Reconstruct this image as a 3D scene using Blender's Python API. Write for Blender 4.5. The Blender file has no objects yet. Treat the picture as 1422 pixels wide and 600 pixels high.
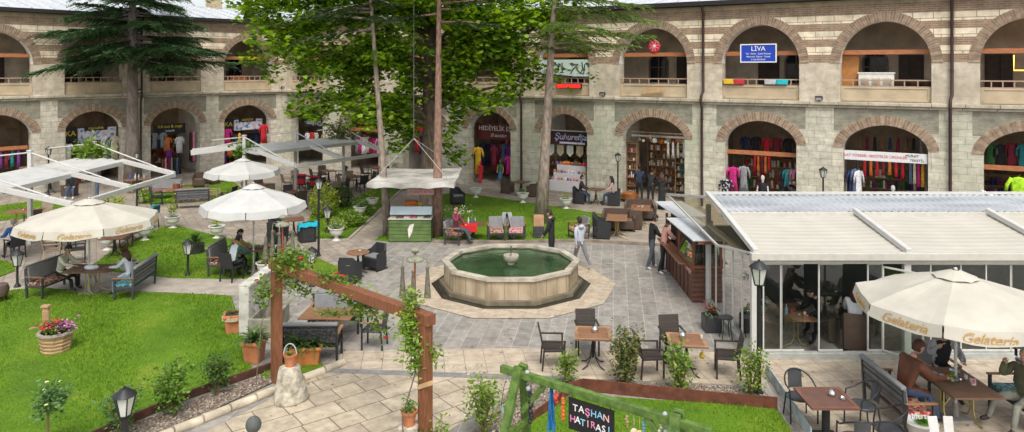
import bpy, bmesh, math, random
import numpy as np
from mathutils import Vector, Matrix, Euler
random.seed(7); rng = np.random.default_rng(7)
PI = math.pi; R = math.radians
S = bpy.context.scene; COL = S.collection

# ---------------------------------------------------------------- camera, sky, sun, exposure
EYE = 6.6; FPX = 1000.0; HX = 711.0; HY = 96.0       # eye height, focal length in photo pixels, horizon
cd = bpy.data.cameras.new('camera'); cam = bpy.data.objects.new('camera', cd); COL.objects.link(cam)
cam.location = (0, 0, EYE); cam.rotation_euler = (R(90), 0, 0)
cd.sensor_width = 36; cd.lens = 36*FPX/1422; cd.shift_y = -(300-HY)/1422; cd.clip_start = .1; cd.clip_end = 900
S.camera = cam
w = bpy.data.worlds.new('World'); S.world = w; w.use_nodes = True
wn = w.node_tree.nodes; wl = w.node_tree.links; wn.clear()
sk = wn.new('ShaderNodeTexSky'); sk.sky_type = 'NISHITA'; sk.sun_disc = False
SUN_EL, SUN_AZ = 56, 172
sk.sun_elevation = R(SUN_EL); sk.sun_rotation = R(SUN_AZ); sk.dust_density = 3; sk.air_density = 1.0
hs = wn.new('ShaderNodeHueSaturation'); hs.inputs['Saturation'].default_value = .30
bg = wn.new('ShaderNodeBackground'); bg.inputs[1].default_value = .15
wo = wn.new('ShaderNodeOutputWorld')
wl.new(sk.outputs[0], hs.inputs['Color']); wl.new(hs.outputs[0], bg.inputs[0]); wl.new(bg.outputs[0], wo.inputs[0])
sl = bpy.data.lights.new('sun', 'SUN'); sl.energy = 1.25; sl.angle = R(22); sl.color = (1, .95, .86)
so = bpy.data.objects.new('sun', sl); COL.objects.link(so)
a, e = R(SUN_AZ), R(SUN_EL)
so.rotation_euler = Vector((math.sin(a)*math.cos(e), math.cos(a)*math.cos(e), math.sin(e))).to_track_quat('Z', 'Y').to_euler()
S.view_settings.view_transform = 'Standard'; S.view_settings.look = 'None'
S.view_settings.exposure = 0.72; S.view_settings.gamma = 1.0
S.render.engine = 'CYCLES'
S.cycles.max_bounces = 6; S.cycles.transparent_max_bounces = 12
S.cycles.use_denoising = True
S.cycles.sample_clamp_indirect = 8

# ---------------------------------------------------------------- helpers
def G(px, py, z=0.0):
    """ground point (height z) that the photo shows at pixel px, py"""
    Y = FPX*(EYE-z)/(py-HY); return Vector(((px-HX)/FPX*Y, Y, z))
class MB:
    def __init__(s): s.v = []; s.f = []; s.m = []
    def face(s, pts, mi=0):
        n = len(s.v); s.v += [tuple(p) for p in pts]; s.f.append(tuple(range(n, n+len(pts)))); s.m.append(mi); return s
    def raw(s, vs, fs, mi=0):
        n = len(s.v); s.v += [tuple(p) for p in vs]
        for f in fs: s.f.append(tuple(n+i for i in f)); s.m.append(mi)
        return s
    def box(s, c, d, rz=0, mi=0, rx=0, ry=0, taper=1.0):
        M = Matrix.Translation(c) @ Euler((rx, ry, rz)).to_matrix().to_4x4()
        h = [x/2 for x in d]; vs = []
        for z in (-1, 1):
            t = taper if z > 0 else 1.0
            for x, y in ((-1, -1), (1, -1), (1, 1), (-1, 1)): vs.append(M @ Vector((x*h[0]*t, y*h[1]*t, z*h[2])))
        return s.raw(vs, [(3, 2, 1, 0), (4, 5, 6, 7), (0, 1, 5, 4), (1, 2, 6, 5), (2, 3, 7, 6), (3, 0, 4, 7)], mi)
    def bar(s, p, q, w, h=None, mi=0, up=(0, 0, 1)):
        """square-section bar from p to q"""
        p = Vector(p); q = Vector(q); h = h or w; d = (q-p).normalized(); u = Vector(up)
        if abs(d.dot(u)) > .98: u = Vector((1, 0, 0))
        x = d.cross(u).normalized(); y = x.cross(d).normalized(); vs = []
        for c in (p, q):
            for i, j in ((-1, -1), (1, -1), (1, 1), (-1, 1)): vs.append(c + x*i*w/2 + y*j*h/2)
        return s.raw(vs, [(3, 2, 1, 0), (4, 5, 6, 7), (0, 1, 5, 4), (1, 2, 6, 5), (2, 3, 7, 6), (3, 0, 4, 7)], mi)
    def tube(s, pts, r, n=7, mi=0, cap=True):
        pts = [Vector(p) for p in pts]; k = len(pts); rs = r if isinstance(r, (list, tuple)) else [r]*k
        vs = []; ref = None
        for i, p in enumerate(pts):
            d = (pts[min(i+1, k-1)]-pts[max(i-1, 0)]).normalized()
            if ref is None: ref = d.orthogonal().normalized()
            x = (ref - d*ref.dot(d)).normalized(); ref = x; y = d.cross(x)
            for j in range(n):
                a = 2*PI*j/n; vs.append(p + (x*math.cos(a)+y*math.sin(a))*rs[i])
        fs = [(i*n+j, i*n+(j+1) % n, (i+1)*n+(j+1) % n, (i+1)*n+j) for i in range(k-1) for j in range(n)]
        if cap: fs += [tuple(range(n))[::-1], tuple(range((k-1)*n, k*n))]
        return s.raw(vs, fs, mi)
    def lathe(s, prof, c=(0, 0, 0), n=16, mi=0, sx=1, sy=1, rot=0):
        vs = []; k = len(prof)
        for r, z in prof:
            for j in range(n):
                a = 2*PI*j/n+rot; vs.append((c[0]+r*math.cos(a)*sx, c[1]+r*math.sin(a)*sy, c[2]+z))
        fs = [(i*n+j, i*n+(j+1) % n, (i+1)*n+(j+1) % n, (i+1)*n+j) for i in range(k-1) for j in range(n)]
        fs += [tuple(range(n))[::-1], tuple(range((k-1)*n, k*n))]
        return s.raw(vs, fs, mi)
    def prism(s, poly, z0, z1, mi=0):
        n = len(poly)
        ar = sum(poly[i][0]*poly[(i+1) % n][1]-poly[(i+1) % n][0]*poly[i][1] for i in range(n))
        if ar < 0: poly = poly[::-1]
        vs = [(p[0], p[1], z0) for p in poly]+[(p[0], p[1], z1) for p in poly]
        fs = [tuple(range(n))[::-1], tuple(range(n, 2*n))]+[(i, (i+1) % n, n+(i+1) % n, n+i) for i in range(n)]
        return s.raw(vs, fs, mi)
    def ball(s, c, r, n=10, m=7, sc=(1, 1, 1), mi=0):
        vs = [(c[0], c[1], c[2]-r*sc[2])]
        for i in range(1, m):
            t = PI*i/m
            for j in range(n):
                a = 2*PI*j/n; vs.append((c[0]+r*sc[0]*math.sin(t)*math.cos(a), c[1]+r*sc[1]*math.sin(t)*math.sin(a), c[2]-r*sc[2]*math.cos(t)))
        vs.append((c[0], c[1], c[2]+r*sc[2])); L = len(vs)-1
        fs = [(0, 1+(j+1) % n, 1+j) for j in range(n)]
        fs += [(1+i*n+j, 1+i*n+(j+1) % n, 1+(i+1)*n+(j+1) % n, 1+(i+1)*n+j) for i in range(m-2) for j in range(n)]
        fs += [(L, 1+(m-2)*n+j, 1+(m-2)*n+(j+1) % n) for j in range(n)]
        return s.raw(vs, fs, mi)
    def merge(s, o, mi=None):
        n = len(s.v); s.v += o.v; s.f += [tuple(n+i for i in f) for f in o.f]; s.m += o.m if mi is None else [mi]*len(o.m); return s
    def build(s, name, mats, parent=None, smooth=False, bevel=0, loc=None):
        me = bpy.data.meshes.new(name); me.from_pydata(s.v, [], s.f)
        for m in (mats if isinstance(mats, (list, tuple)) else [mats]): me.materials.append(m)
        if len(set(s.m)) > 1: me.polygons.foreach_set('material_index', s.m)
        if smooth:
            me.polygons.foreach_set('use_smooth', [True]*len(s.f))
            if smooth != 'all':
                try: me.set_sharp_from_angle(angle=R(42))
                except Exception: pass
        me.update()
        o = bpy.data.objects.new(name, me); COL.objects.link(o)
        if parent: o.parent = parent
        if loc is not None: o.location = loc
        if bevel:
            b = o.modifiers.new('edge', 'BEVEL'); b.width = bevel; b.segments = 2; b.limit_method = 'ANGLE'; b.angle_limit = R(40)
        return o
def tag(o, label=None, cat=None, group=None, kind=None):
    if label: o['label'] = label
    if cat: o['category'] = cat
    if group: o['group'] = group
    if kind: o['kind'] = kind
    return o
def thing(name, label, cat, loc=(0, 0, 0), rz=0, group=None):
    o = bpy.data.objects.new(name, None); COL.objects.link(o); o.empty_display_size = .1
    o.location = loc; o.rotation_euler = (0, 0, rz); return tag(o, label, cat, group)
KIDS = {}
def dup(o, loc=None, rz=None, label=None, group=None, parent=None, scale=None):
    c = o.copy(); COL.objects.link(c)
    if parent: c.parent = parent
    if loc is not None: c.location = loc
    if rz is not None: c.rotation_euler = (0, 0, rz)
    if scale: c.scale = (scale,)*3 if not isinstance(scale, tuple) else scale
    if label: c['label'] = label
    if group: c['group'] = group
    for k in list(o.children): dup(k, parent=c)
    return c
PROTO_USED = set()
def put(proto, loc, rz, label, group=None, scale=None):
    """first use moves the built one itself, later uses copy it with its parts"""
    if proto.name not in PROTO_USED:
        PROTO_USED.add(proto.name); o = proto; o.location = loc; o.rotation_euler = (0, 0, rz)
        if scale: o.scale = (scale,)*3 if not isinstance(scale, tuple) else scale
        o['label'] = label
        if group: o['group'] = group
        elif 'group' in o: pass
        return o
    return dup(proto, loc, rz, label, group, scale=scale)
def facing(dx, dy): return math.atan2(-dx, dy)

# ---------------------------------------------------------------- materials
MC = {}
def node_mat(name):
    m = bpy.data.materials.new(name); m.use_nodes = True; nt = m.node_tree
    return m, nt, nt.nodes['Principled BSDF'], nt.nodes, nt.links
def mat(name, c, rough=.6, var=.18, scale=6.0, bump=0.0, metal=0.0, spec=.4, c2=None, coat=0, bscale=None, tr=0, stretch=None, subs=0):
    if name in MC: return MC[name]
    m, nt, b, N, L = node_mat(name)
    tc = N.new('ShaderNodeTexCoord'); no = N.new('ShaderNodeTexNoise'); no.inputs['Scale'].default_value = scale; no.inputs['Detail'].default_value = 5
    src = tc.outputs['Object']
    if stretch:
        mp = N.new('ShaderNodeMapping'); mp.inputs['Scale'].default_value = stretch; L.new(src, mp.inputs[0]); src = mp.outputs[0]
    L.new(src, no.inputs['Vector'])
    rp = N.new('ShaderNodeValToRGB'); rp.color_ramp.elements[0].position = .32; rp.color_ramp.elements[1].position = .7
    lo = [x*(1-var) for x in c]; hi = [min(1, x*(1+var)) for x in c] if c2 is None else c2
    rp.color_ramp.elements[0].color = (*lo, 1); rp.color_ramp.elements[1].color = (*hi, 1)
    L.new(no.outputs['Fac'], rp.inputs[0]); L.new(rp.outputs[0], b.inputs['Base Color'])
    b.inputs['Roughness'].default_value = rough; b.inputs['Metallic'].default_value = metal; b.inputs['Specular IOR Level'].default_value = spec
    if coat: b.inputs['Coat Weight'].default_value = coat
    if tr: b.inputs['Transmission Weight'].default_value = tr
    if bump:
        n2 = N.new('ShaderNodeTexNoise'); n2.inputs['Scale'].default_value = bscale or scale*6; n2.inputs['Detail'].default_value = 4
        L.new(src, n2.inputs['Vector']); bp = N.new('ShaderNodeBump'); bp.inputs['Strength'].default_value = bump; bp.inputs['Distance'].default_value = .02
        L.new(n2.outputs['Fac'], bp.inputs['Height']); L.new(bp.outputs[0], b.inputs['Normal'])
    MC[name] = m; return m
def emit(name, c, s):
    if name in MC: return MC[name]
    m, nt, b, N, L = node_mat(name); b.inputs['Base Color'].default_value = (*c, 1)
    b.inputs['Emission Color'].default_value = (*c, 1); b.inputs['Emission Strength'].default_value = s; MC[name] = m; return m
def bricks(name, c1, c2, mortar, bw, bh, ms=.012, rz=0, plane='xy', rough=.85, stain=None, stain_s=.6, stain_a=.5, bump=.35, vscale=3.0, off=.5, squash=1.0, freq=2, wob=0, big=None):
    """masonry / paving in courses, in object coordinates; plane xy = ground, xz = wall"""
    if name in MC: return MC[name]
    m, nt, b, N, L = node_mat(name)
    tc = N.new('ShaderNodeTexCoord'); src = tc.outputs['Object']
    if plane == 'xz':
        sp = N.new('ShaderNodeSeparateXYZ'); cb = N.new('ShaderNodeCombineXYZ'); L.new(src, sp.inputs[0])
        ad = N.new('ShaderNodeMath'); L.new(sp.outputs[0], ad.inputs[0]); L.new(sp.outputs[1], ad.inputs[1])
        L.new(ad.outputs[0], cb.inputs[0]); L.new(sp.outputs[2], cb.inputs[1]); v = cb.outputs[0]
    else: v = src
    mp = N.new('ShaderNodeMapping'); mp.inputs['Rotation'].default_value = (0, 0, rz); L.new(v, mp.inputs[0]); v = mp.outputs[0]
    if wob:
        nw = N.new('ShaderNodeTexNoise'); nw.inputs['Scale'].default_value = 1.7; L.new(v, nw.inputs['Vector'])
        sb = N.new('ShaderNodeVectorMath'); sb.operation = 'SUBTRACT'; L.new(nw.outputs['Color'], sb.inputs[0]); sb.inputs[1].default_value = (.5, .5, .5)
        sc = N.new('ShaderNodeVectorMath'); sc.operation = 'SCALE'; sc.inputs['Scale'].default_value = wob; L.new(sb.outputs[0], sc.inputs[0])
        ad2 = N.new('ShaderNodeVectorMath'); L.new(v, ad2.inputs[0]); L.new(sc.outputs[0], ad2.inputs[1]); v = ad2.outputs[0]
    br = N.new('ShaderNodeTexBrick'); L.new(v, br.inputs['Vector'])
    br.inputs['Scale'].default_value = 1; br.inputs['Brick Width'].default_value = bw; br.inputs['Row Height'].default_value = bh
    br.inputs['Mortar Size'].default_value = ms; br.inputs['Mortar Smooth'].default_value = .3; br.offset = off; br.squash = squash; br.squash_frequency = freq
    br.inputs['Color1'].default_value = (*c1, 1); br.inputs['Color2'].default_value = (*c2, 1); br.inputs['Mortar'].default_value = (*mortar, 1)
    col = br.outputs['Color']
    def mix(fac, a_, b_, mode='MIX'):
        x = N.new('ShaderNodeMix'); x.data_type = 'RGBA'; x.blend_type = mode
        if isinstance(fac, (int, float)): x.inputs[0].default_value = fac
        else: L.new(fac, x.inputs[0])
        for sck, val in ((x.inputs[6], a_), (x.inputs[7], b_)):
            if isinstance(val, tuple): sck.default_value = (*val, 1)
            else: L.new(val, sck)
        return x.outputs[2]
    n1 = N.new('ShaderNodeTexNoise'); n1.inputs['Scale'].default_value = vscale; n1.inputs['Detail'].default_value = 8; n1.inputs['Roughness'].default_value = .65; L.new(v, n1.inputs['Vector'])
    r1 = N.new('ShaderNodeValToRGB'); r1.color_ramp.elements[0].color = (.62, .62, .62, 1); r1.color_ramp.elements[1].color = (1.25, 1.25, 1.25, 1)
    r1.color_ramp.elements[0].position = .28; r1.color_ramp.elements[1].position = .72
    L.new(n1.outputs['Fac'], r1.inputs[0]); col = mix(1.0, col, r1.outputs[0], 'MULTIPLY')
    if stain:
        n3 = N.new('ShaderNodeTexNoise'); n3.inputs['Scale'].default_value = stain_s; n3.inputs['Detail'].default_value = 7; n3.inputs['Roughness'].default_value = .6; L.new(v, n3.inputs['Vector'])
        r3 = N.new('ShaderNodeValToRGB'); r3.color_ramp.elements[0].position = .46; r3.color_ramp.elements[1].position = .66
        r3.color_ramp.elements[1].color = (stain_a,)*3+(1,); L.new(n3.outputs['Fac'], r3.inputs[0]); col = mix(r3.outputs[0], col, stain)
    L.new(col, b.inputs['Base Color']); b.inputs['Roughness'].default_value = rough; b.inputs['Specular IOR Level'].default_value = .3
    bp = N.new('ShaderNodeBump'); bp.inputs['Strength'].default_value = bump; bp.inputs['Distance'].default_value = .03
    mx = N.new('ShaderNodeMath'); mx.operation = 'MULTIPLY_ADD'; mx.inputs[1].default_value = -1.2; L.new(br.outputs['Fac'], mx.inputs[0]); L.new(n1.outputs['Fac'], mx.inputs[2])
    L.new(mx.outputs[0], bp.inputs['Height']); L.new(bp.outputs[0], b.inputs['Normal'])
    MC[name] = m; return m
def banded(name):
    """upper wall: brick courses with rows of pale stone blocks between them"""
    m, nt, b, N, L = node_mat(name)
    tc = N.new('ShaderNodeTexCoord'); sp = N.new('ShaderNodeSeparateXYZ'); L.new(tc.outputs['Object'], sp.inputs[0])
    cb = N.new('ShaderNodeCombineXYZ'); L.new(sp.outputs[0], cb.inputs[0]); L.new(sp.outputs[2], cb.inputs[1])
    def brick(bw, bh, ms, c1, c2, mo, off):
        br = N.new('ShaderNodeTexBrick'); L.new(cb.outputs[0], br.inputs['Vector']); br.inputs['Scale'].default_value = 1
        br.inputs['Brick Width'].default_value = bw; br.inputs['Row Height'].default_value = bh; br.inputs['Mortar Size'].default_value = ms
        br.inputs['Color1'].default_value = (*c1, 1); br.inputs['Color2'].default_value = (*c2, 1); br.inputs['Mortar'].default_value = (*mo, 1); br.offset = off; return br
    bk = brick(.36, .085, .016, (.24, .15, .095), (.31, .205, .135), (.36, .28, .20), .5)
    wt = brick(.74, .3333, .012, (.80, .70, .54), (.72, .61, .45), (.22, .15, .10), .37)
    def M(op, a_, b_=None):
        x = N.new('ShaderNodeMath'); x.operation = op
        for i, v in enumerate((a_, b_)):
            if v is None: continue
            if isinstance(v, (int, float)): x.inputs[i].default_value = v
            else: L.new(v, x.inputs[i])
        return x.outputs[0]
    z = sp.outputs[2]
    rel = M('SUBTRACT', z, 7.22); md = M('MODULO', rel, .672)
    inb = M('MULTIPLY', M('LESS_THAN', md, .345), M('MULTIPLY', M('GREATER_THAN', rel, 0), M('LESS_THAN', z, 8.95)))
    top = M('GREATER_THAN', z, 9.36)
    def mix(fac, a_, b_, mode='MIX'):
        x = N.new('ShaderNodeMix'); x.data_type = 'RGBA'; x.blend_type = mode
        if isinstance(fac, (int, float)): x.inputs[0].default_value = fac
        else: L.new(fac, x.inputs[0])
        for sck, val in ((x.inputs[6], a_), (x.inputs[7], b_)):
            if isinstance(val, tuple): sck.default_value = (*val, 1)
            else: L.new(val, sck)
        return x.outputs[2]
    col = mix(inb, bk.outputs['Color'], wt.outputs['Color']); col = mix(top, col, (.40, .33, .21))
    n1 = N.new('ShaderNodeTexNoise'); n1.inputs['Scale'].default_value = 2.4; n1.inputs['Detail'].default_value = 8; L.new(cb.outputs[0], n1.inputs['Vector'])
    r1 = N.new('ShaderNodeValToRGB'); r1.color_ramp.elements[0].position = .3; r1.color_ramp.elements[1].position = .7
    r1.color_ramp.elements[0].color = (.66, .68, .66, 1); r1.color_ramp.elements[1].color = (1.18, 1.16, 1.14, 1)
    L.new(n1.outputs['Fac'], r1.inputs[0]); col = mix(1.0, col, r1.outputs[0], 'MULTIPLY')
    L.new(col, b.inputs['Base Color']); b.inputs['Roughness'].default_value = .85
    bp = N.new('ShaderNodeBump'); bp.inputs['Strength'].default_value = .3; bp.inputs['Distance'].default_value = .02
    L.new(M('ADD', M('MULTIPLY', bk.outputs['Fac'], -.8), n1.outputs['Fac']), bp.inputs['Height']); L.new(bp.outputs[0], b.inputs['Normal'])
    return m
def stripes(name, c1, c2, n=40, axis=0, rough=.6, mode='SIN', bump=.4, metal=0, dist=.02):
    """fine parallel ribs or slats along an axis of the object"""
    if name in MC: return MC[name]
    m, nt, b, N, L = node_mat(name)
    tc = N.new('ShaderNodeTexCoord'); wv = N.new('ShaderNodeTexWave'); wv.wave_type = 'BANDS'; wv.bands_direction = 'XYZ'[axis]; wv.wave_profile = mode
    wv.inputs['Scale'].default_value = n/20; wv.inputs['Distortion'].default_value = 0
    L.new(tc.outputs['Object'], wv.inputs['Vector'])
    rp = N.new('ShaderNodeValToRGB'); rp.color_ramp.elements[0].color = (*c1, 1); rp.color_ramp.elements[1].color = (*c2, 1); L.new(wv.outputs['Fac'], rp.inputs[0])
    no = N.new('ShaderNodeTexNoise'); no.inputs['Scale'].default_value = 5; no.inputs['Detail'].default_value = 6; L.new(tc.outputs['Object'], no.inputs['Vector'])
    r2 = N.new('ShaderNodeValToRGB'); r2.color_ramp.elements[0].color = (.78, .78, .78, 1); r2.color_ramp.elements[1].color = (1.15, 1.15, 1.15, 1); r2.color_ramp.elements[0].position = .3; r2.color_ramp.elements[1].position = .7
    L.new(no.outputs['Fac'], r2.inputs[0])
    x = N.new('ShaderNodeMix'); x.data_type = 'RGBA'; x.blend_type = 'MULTIPLY'; x.inputs[0].default_value = 1; L.new(rp.outputs[0], x.inputs[6]); L.new(r2.outputs[0], x.inputs[7])
    L.new(x.outputs[2], b.inputs['Base Color']); b.inputs['Roughness'].default_value = rough; b.inputs['Metallic'].default_value = metal
    bp = N.new('ShaderNodeBump'); bp.inputs['Strength'].default_value = bump; bp.inputs['Distance'].default_value = dist; L.new(wv.outputs['Fac'], bp.inputs['Height']); L.new(bp.outputs[0], b.inputs['Normal'])
    MC[name] = m; return m
def woven(name, c1, c2, s=60, rough=.55):
    if name in MC: return MC[name]
    m, nt, b, N, L = node_mat(name)
    tc = N.new('ShaderNodeTexCoord'); ck = N.new('ShaderNodeTexChecker'); ck.inputs['Scale'].default_value = s
    ck.inputs['Color1'].default_value = (*c1, 1); ck.inputs['Color2'].default_value = (*c2, 1); L.new(tc.outputs['Object'], ck.inputs['Vector'])
    no = N.new('ShaderNodeTexNoise'); no.inputs['Scale'].default_value = 9; L.new(tc.outputs['Object'], no.inputs['Vector'])
    x = N.new('ShaderNodeMix'); x.data_type = 'RGBA'; x.blend_type = 'MULTIPLY'; x.inputs[0].default_value = .6; L.new(ck.outputs['Color'], x.inputs[6]); L.new(no.outputs['Color'], x.inputs[7])
    bp = N.new('ShaderNodeBump'); bp.inputs['Strength'].default_value = .5; bp.inputs['Distance'].default_value = .006; L.new(ck.outputs['Fac'], bp.inputs['Height']); L.new(bp.outputs[0], b.inputs['Normal'])
    L.new(x.outputs[2], b.inputs['Base Color']); b.inputs['Roughness'].default_value = rough; MC[name] = m; return m
def patterned(name, cols, s=14, rough=.9):
    """printed cloth: cells of several colours"""
    if name in MC: return MC[name]
    m, nt, b, N, L = node_mat(name)
    tc = N.new('ShaderNodeTexCoord'); vo = N.new('ShaderNodeTexVoronoi'); vo.inputs['Scale'].default_value = s; vo.inputs['Randomness'].default_value = .7; L.new(tc.outputs['Object'], vo.inputs['Vector'])
    sp = N.new('ShaderNodeSeparateColor'); L.new(vo.outputs['Color'], sp.inputs[0])
    rp = N.new('ShaderNodeValToRGB'); rp.color_ramp.interpolation = 'CONSTANT'; el = rp.color_ramp.elements
    el[0].position = 0; el[0].color = (*cols[0], 1); el[1].position = 1/len(cols); el[1].color = (*cols[1], 1)
    for i in range(2, len(cols)): q = el.new(i/len(cols)); q.color = (*cols[i], 1)
    L.new(sp.outputs[0], rp.inputs[0]); L.new(rp.outputs[0], b.inputs['Base Color']); b.inputs['Roughness'].default_value = rough; MC[name] = m; return m
def leafmat(name, c1, c2, tl=.35, rough=.45):
    """leaves: tone varies per leaf through the crown, light passes through"""
    if name in MC: return MC[name]
    m, nt, b, N, L = node_mat(name)
    tc = N.new('ShaderNodeTexCoord'); no = N.new('ShaderNodeTexNoise'); no.inputs['Scale'].default_value = 1.6; no.inputs['Detail'].default_value = 9; no.inputs['Roughness'].default_value = .8
    L.new(tc.outputs['Object'], no.inputs['Vector'])
    rp = N.new('ShaderNodeValToRGB'); rp.color_ramp.elements[0].position = .34; rp.color_ramp.elements[1].position = .66
    rp.color_ramp.elements[0].color = (*c1, 1); rp.color_ramp.elements[1].color = (*c2, 1)
    ge = N.new('ShaderNodeNewGeometry'); ma = N.new('ShaderNodeMath'); ma.operation = 'MULTIPLY_ADD'; ma.inputs[1].default_value = .45; mb_ = N.new('ShaderNodeMath'); mb_.operation = 'MULTIPLY_ADD'; mb_.inputs[1].default_value = .55; mb_.inputs[2].default_value = 0
    L.new(no.outputs['Fac'], mb_.inputs[0]); L.new(ge.outputs['Random Per Island'], ma.inputs[0]); L.new(mb_.outputs[0], ma.inputs[2]); L.new(ma.outputs[0], rp.inputs[0]); L.new(rp.outputs[0], b.inputs['Base Color'])
    b.inputs['Roughness'].default_value = rough; b.inputs['Specular IOR Level'].default_value = .35
    if tl:
        tr = N.new('ShaderNodeBsdfTranslucent'); mx = N.new('ShaderNodeMixShader'); mx.inputs[0].default_value = tl
        hv = N.new('ShaderNodeHueSaturation'); hv.inputs['Value'].default_value = 1.5; hv.inputs['Saturation'].default_value = 1.1; L.new(rp.outputs[0], hv.inputs['Color']); L.new(hv.outputs[0], tr.inputs[0])
        L.new(b.outputs[0], mx.inputs[1]); L.new(tr.outputs[0], mx.inputs[2]); L.new(mx.outputs[0], N['Material Output'].inputs['Surface'])
    MC[name] = m; return m
def glassmat(name, tint=(.8, .9, .86), alpha=.22, rough=.02):
    if name in MC: return MC[name]
    m, nt, b, N, L = node_mat(name); N.remove(b)
    t = N.new('ShaderNodeBsdfTransparent'); t.inputs[0].default_value = (*tint, 1); g = N.new('ShaderNodeBsdfGlossy'); g.inputs['Roughness'].default_value = rough
    fr = N.new('ShaderNodeFresnel'); fr.inputs[0].default_value = 1.5; ad = N.new('ShaderNodeMath'); ad.inputs[1].default_value = alpha; L.new(fr.outputs[0], ad.inputs[0])
    mx = N.new('ShaderNodeMixShader'); L.new(ad.outputs[0], mx.inputs[0]); L.new(t.outputs[0], mx.inputs[1]); L.new(g.outputs[0], mx.inputs[2]); L.new(mx.outputs[0], N['Material Output'].inputs['Surface'])
    MC[name] = m; return m
def grassmat(name, c1, c2, c3):
    m, nt, b, N, L = node_mat(name)
    tc = N.new('ShaderNodeTexCoord')
    def nz(s, d):
        n = N.new('ShaderNodeTexNoise'); n.inputs['Scale'].default_value = s; n.inputs['Detail'].default_value = d; n.inputs['Roughness'].default_value = .7; L.new(tc.outputs['Object'], n.inputs['Vector']); return n
    a1, a2 = nz(.55, 6), nz(26, 4)
    rp = N.new('ShaderNodeValToRGB'); el = rp.color_ramp.elements; el[0].position = .33; el[0].color = (*c1, 1); el[1].position = .55; el[1].color = (*c2, 1); q = el.new(.74); q.color = (*c3, 1)
    L.new(a1.outputs['Fac'], rp.inputs[0])
    r2 = N.new('ShaderNodeValToRGB'); r2.color_ramp.elements[0].position = .3; r2.color_ramp.elements[1].position = .7; r2.color_ramp.elements[0].color = (.55, .55, .5, 1); r2.color_ramp.elements[1].color = (1.3, 1.3, 1.2, 1); L.new(a2.outputs['Fac'], r2.inputs[0])
    x = N.new('ShaderNodeMix'); x.data_type = 'RGBA'; x.blend_type = 'MULTIPLY'; x.inputs[0].default_value = .8; L.new(rp.outputs[0], x.inputs[6]); L.new(r2.outputs[0], x.inputs[7])
    L.new(x.outputs[2], b.inputs['Base Color']); b.inputs['Roughness'].default_value = .8; b.inputs['Specular IOR Level'].default_value = .2
    bp = N.new('ShaderNodeBump'); bp.inputs['Strength'].default_value = .6; bp.inputs['Distance'].default_value = .03; L.new(a2.outputs['Fac'], bp.inputs['Height']); L.new(bp.outputs[0], b.inputs['Normal'])
    return m
WHITE = mat('white_paint', (.53, .52, .49), .45, .06); CREAM = mat('cream_canvas', (.475, .445, .375), .85, .09, 1.8, .5, bscale=7); CANVAS = mat('white_canvas', (.48, .475, .45), .85, .09, 1.8, .5, bscale=7)
BLACK = mat('black_metal', (.022, .023, .025), .45, .3); DARKW = woven('dark_wicker', (.045, .032, .026), (.085, .062, .05), 55); BLACKW = woven('black_wicker', (.02, .02, .022), (.05, .05, .055), 60)
BEIGEW = woven('beige_wicker', (.42, .33, .22), (.30, .23, .15), 55); BROWNW = woven('brown_wicker', (.085, .052, .034), (.15, .10, .07), 50)
WOOD = mat('table_wood', (.24, .12, .062), .5, .3, 5, .2, stretch=(1, 9, 1)); REDWOOD = mat('stained_timber', (.22, .085, .04), .55, .3, 4, .3, stretch=(9, 9, 1))
GREYW = stripes('grey_slats', (.07, .07, .072), (.16, .16, .165), 60, 2, .6); DARKG = mat('charcoal_paint', (.045, .047, .05), .5, .2)
BRASS = mat('brass_tube', (.45, .36, .13), .4, .15, metal=.6); CHROME = mat('chrome', (.7, .7, .7), .15, .05, metal=1.0); BARK = mat('bark', (.16, .115, .085), .95, .4, 3, 1.0, stretch=(4, 4, 1), bscale=9)
PALEBARK = mat('pale_bark', (.27, .215, .17), .95, .4, 3.5, .9, stretch=(3, 3, 1), bscale=10)
TERRA = mat('terracotta', (.46, .17, .075), .75, .2, 5, .2); SOIL = mat('soil', (.06, .042, .03), .95, .4, 20, .8); STONEW = mat('white_plaster', (.68, .66, .60), .7, .12, 6, .15)
SKIN = mat('skin', (.50, .29, .20), .5, .06); ORANGEB = mat('orange_timber', (.40, .15, .06), .5, .25, 4, .2, stretch=(1, 8, 8)); DARKIN = mat('dark_shop_wall', (.30, .23, .165), .9, .3, 2)
GLASS = glassmat('clear_glass', (.66, .78, .70), .10); GREENP = mat('green_paint', (.10, .20, .035), .55, .25, 5, .2, stretch=(1, 1, 1)); RUST = mat('rusted_steel', (.13, .042, .022), .8, .35, 6, .3)
# ---------------------------------------------------------------- ground, paving, lawns
def struct(name, mb, m, parent=None, **k): return tag(mb.build(name, m, parent, **k), kind='structure')
def sheet(name, pts, m, z, thick=0):
    mb = MB(); P = [(p[0], p[1]) if not isinstance(p, Vector) else (p.x, p.y) for p in pts]
    if thick: mb.prism(P, z-thick, z)
    else:
        ar = sum(P[i][0]*P[(i+1) % len(P)][1]-P[(i+1) % len(P)][0]*P[i][1] for i in range(len(P)))
        mb.face([(p[0], p[1], z) for p in (P if ar > 0 else P[::-1])])
    return struct(name, mb, m)
GREYSLAB = bricks('grey_slab_paving', (.33, .305, .27), (.245, .23, .205), (.42, .39, .34), .85, .40, .011, R(-82), stain=(.30, .235, .19), stain_s=.5, stain_a=.25, rough=.75, vscale=4, bump=.15, freq=3, squash=.7)
BEIGESLAB = bricks('beige_terrace_slabs', (.52, .44, .33), (.45, .375, .285), (.22, .18, .14), .46, .46, .008, R(-7), off=0, stain=(.40, .29, .21), stain_s=.7, stain_a=.4, rough=.7, vscale=3.5, bump=.15)
WALKSLAB = bricks('walkway_slabs', (.40, .345, .27), (.32, .275, .22), (.22, .19, .15), .7, .5, .012, R(-31), stain=(.22, .18, .15), stain_s=.5, stain_a=.6, vscale=3, bump=.2)
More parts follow.
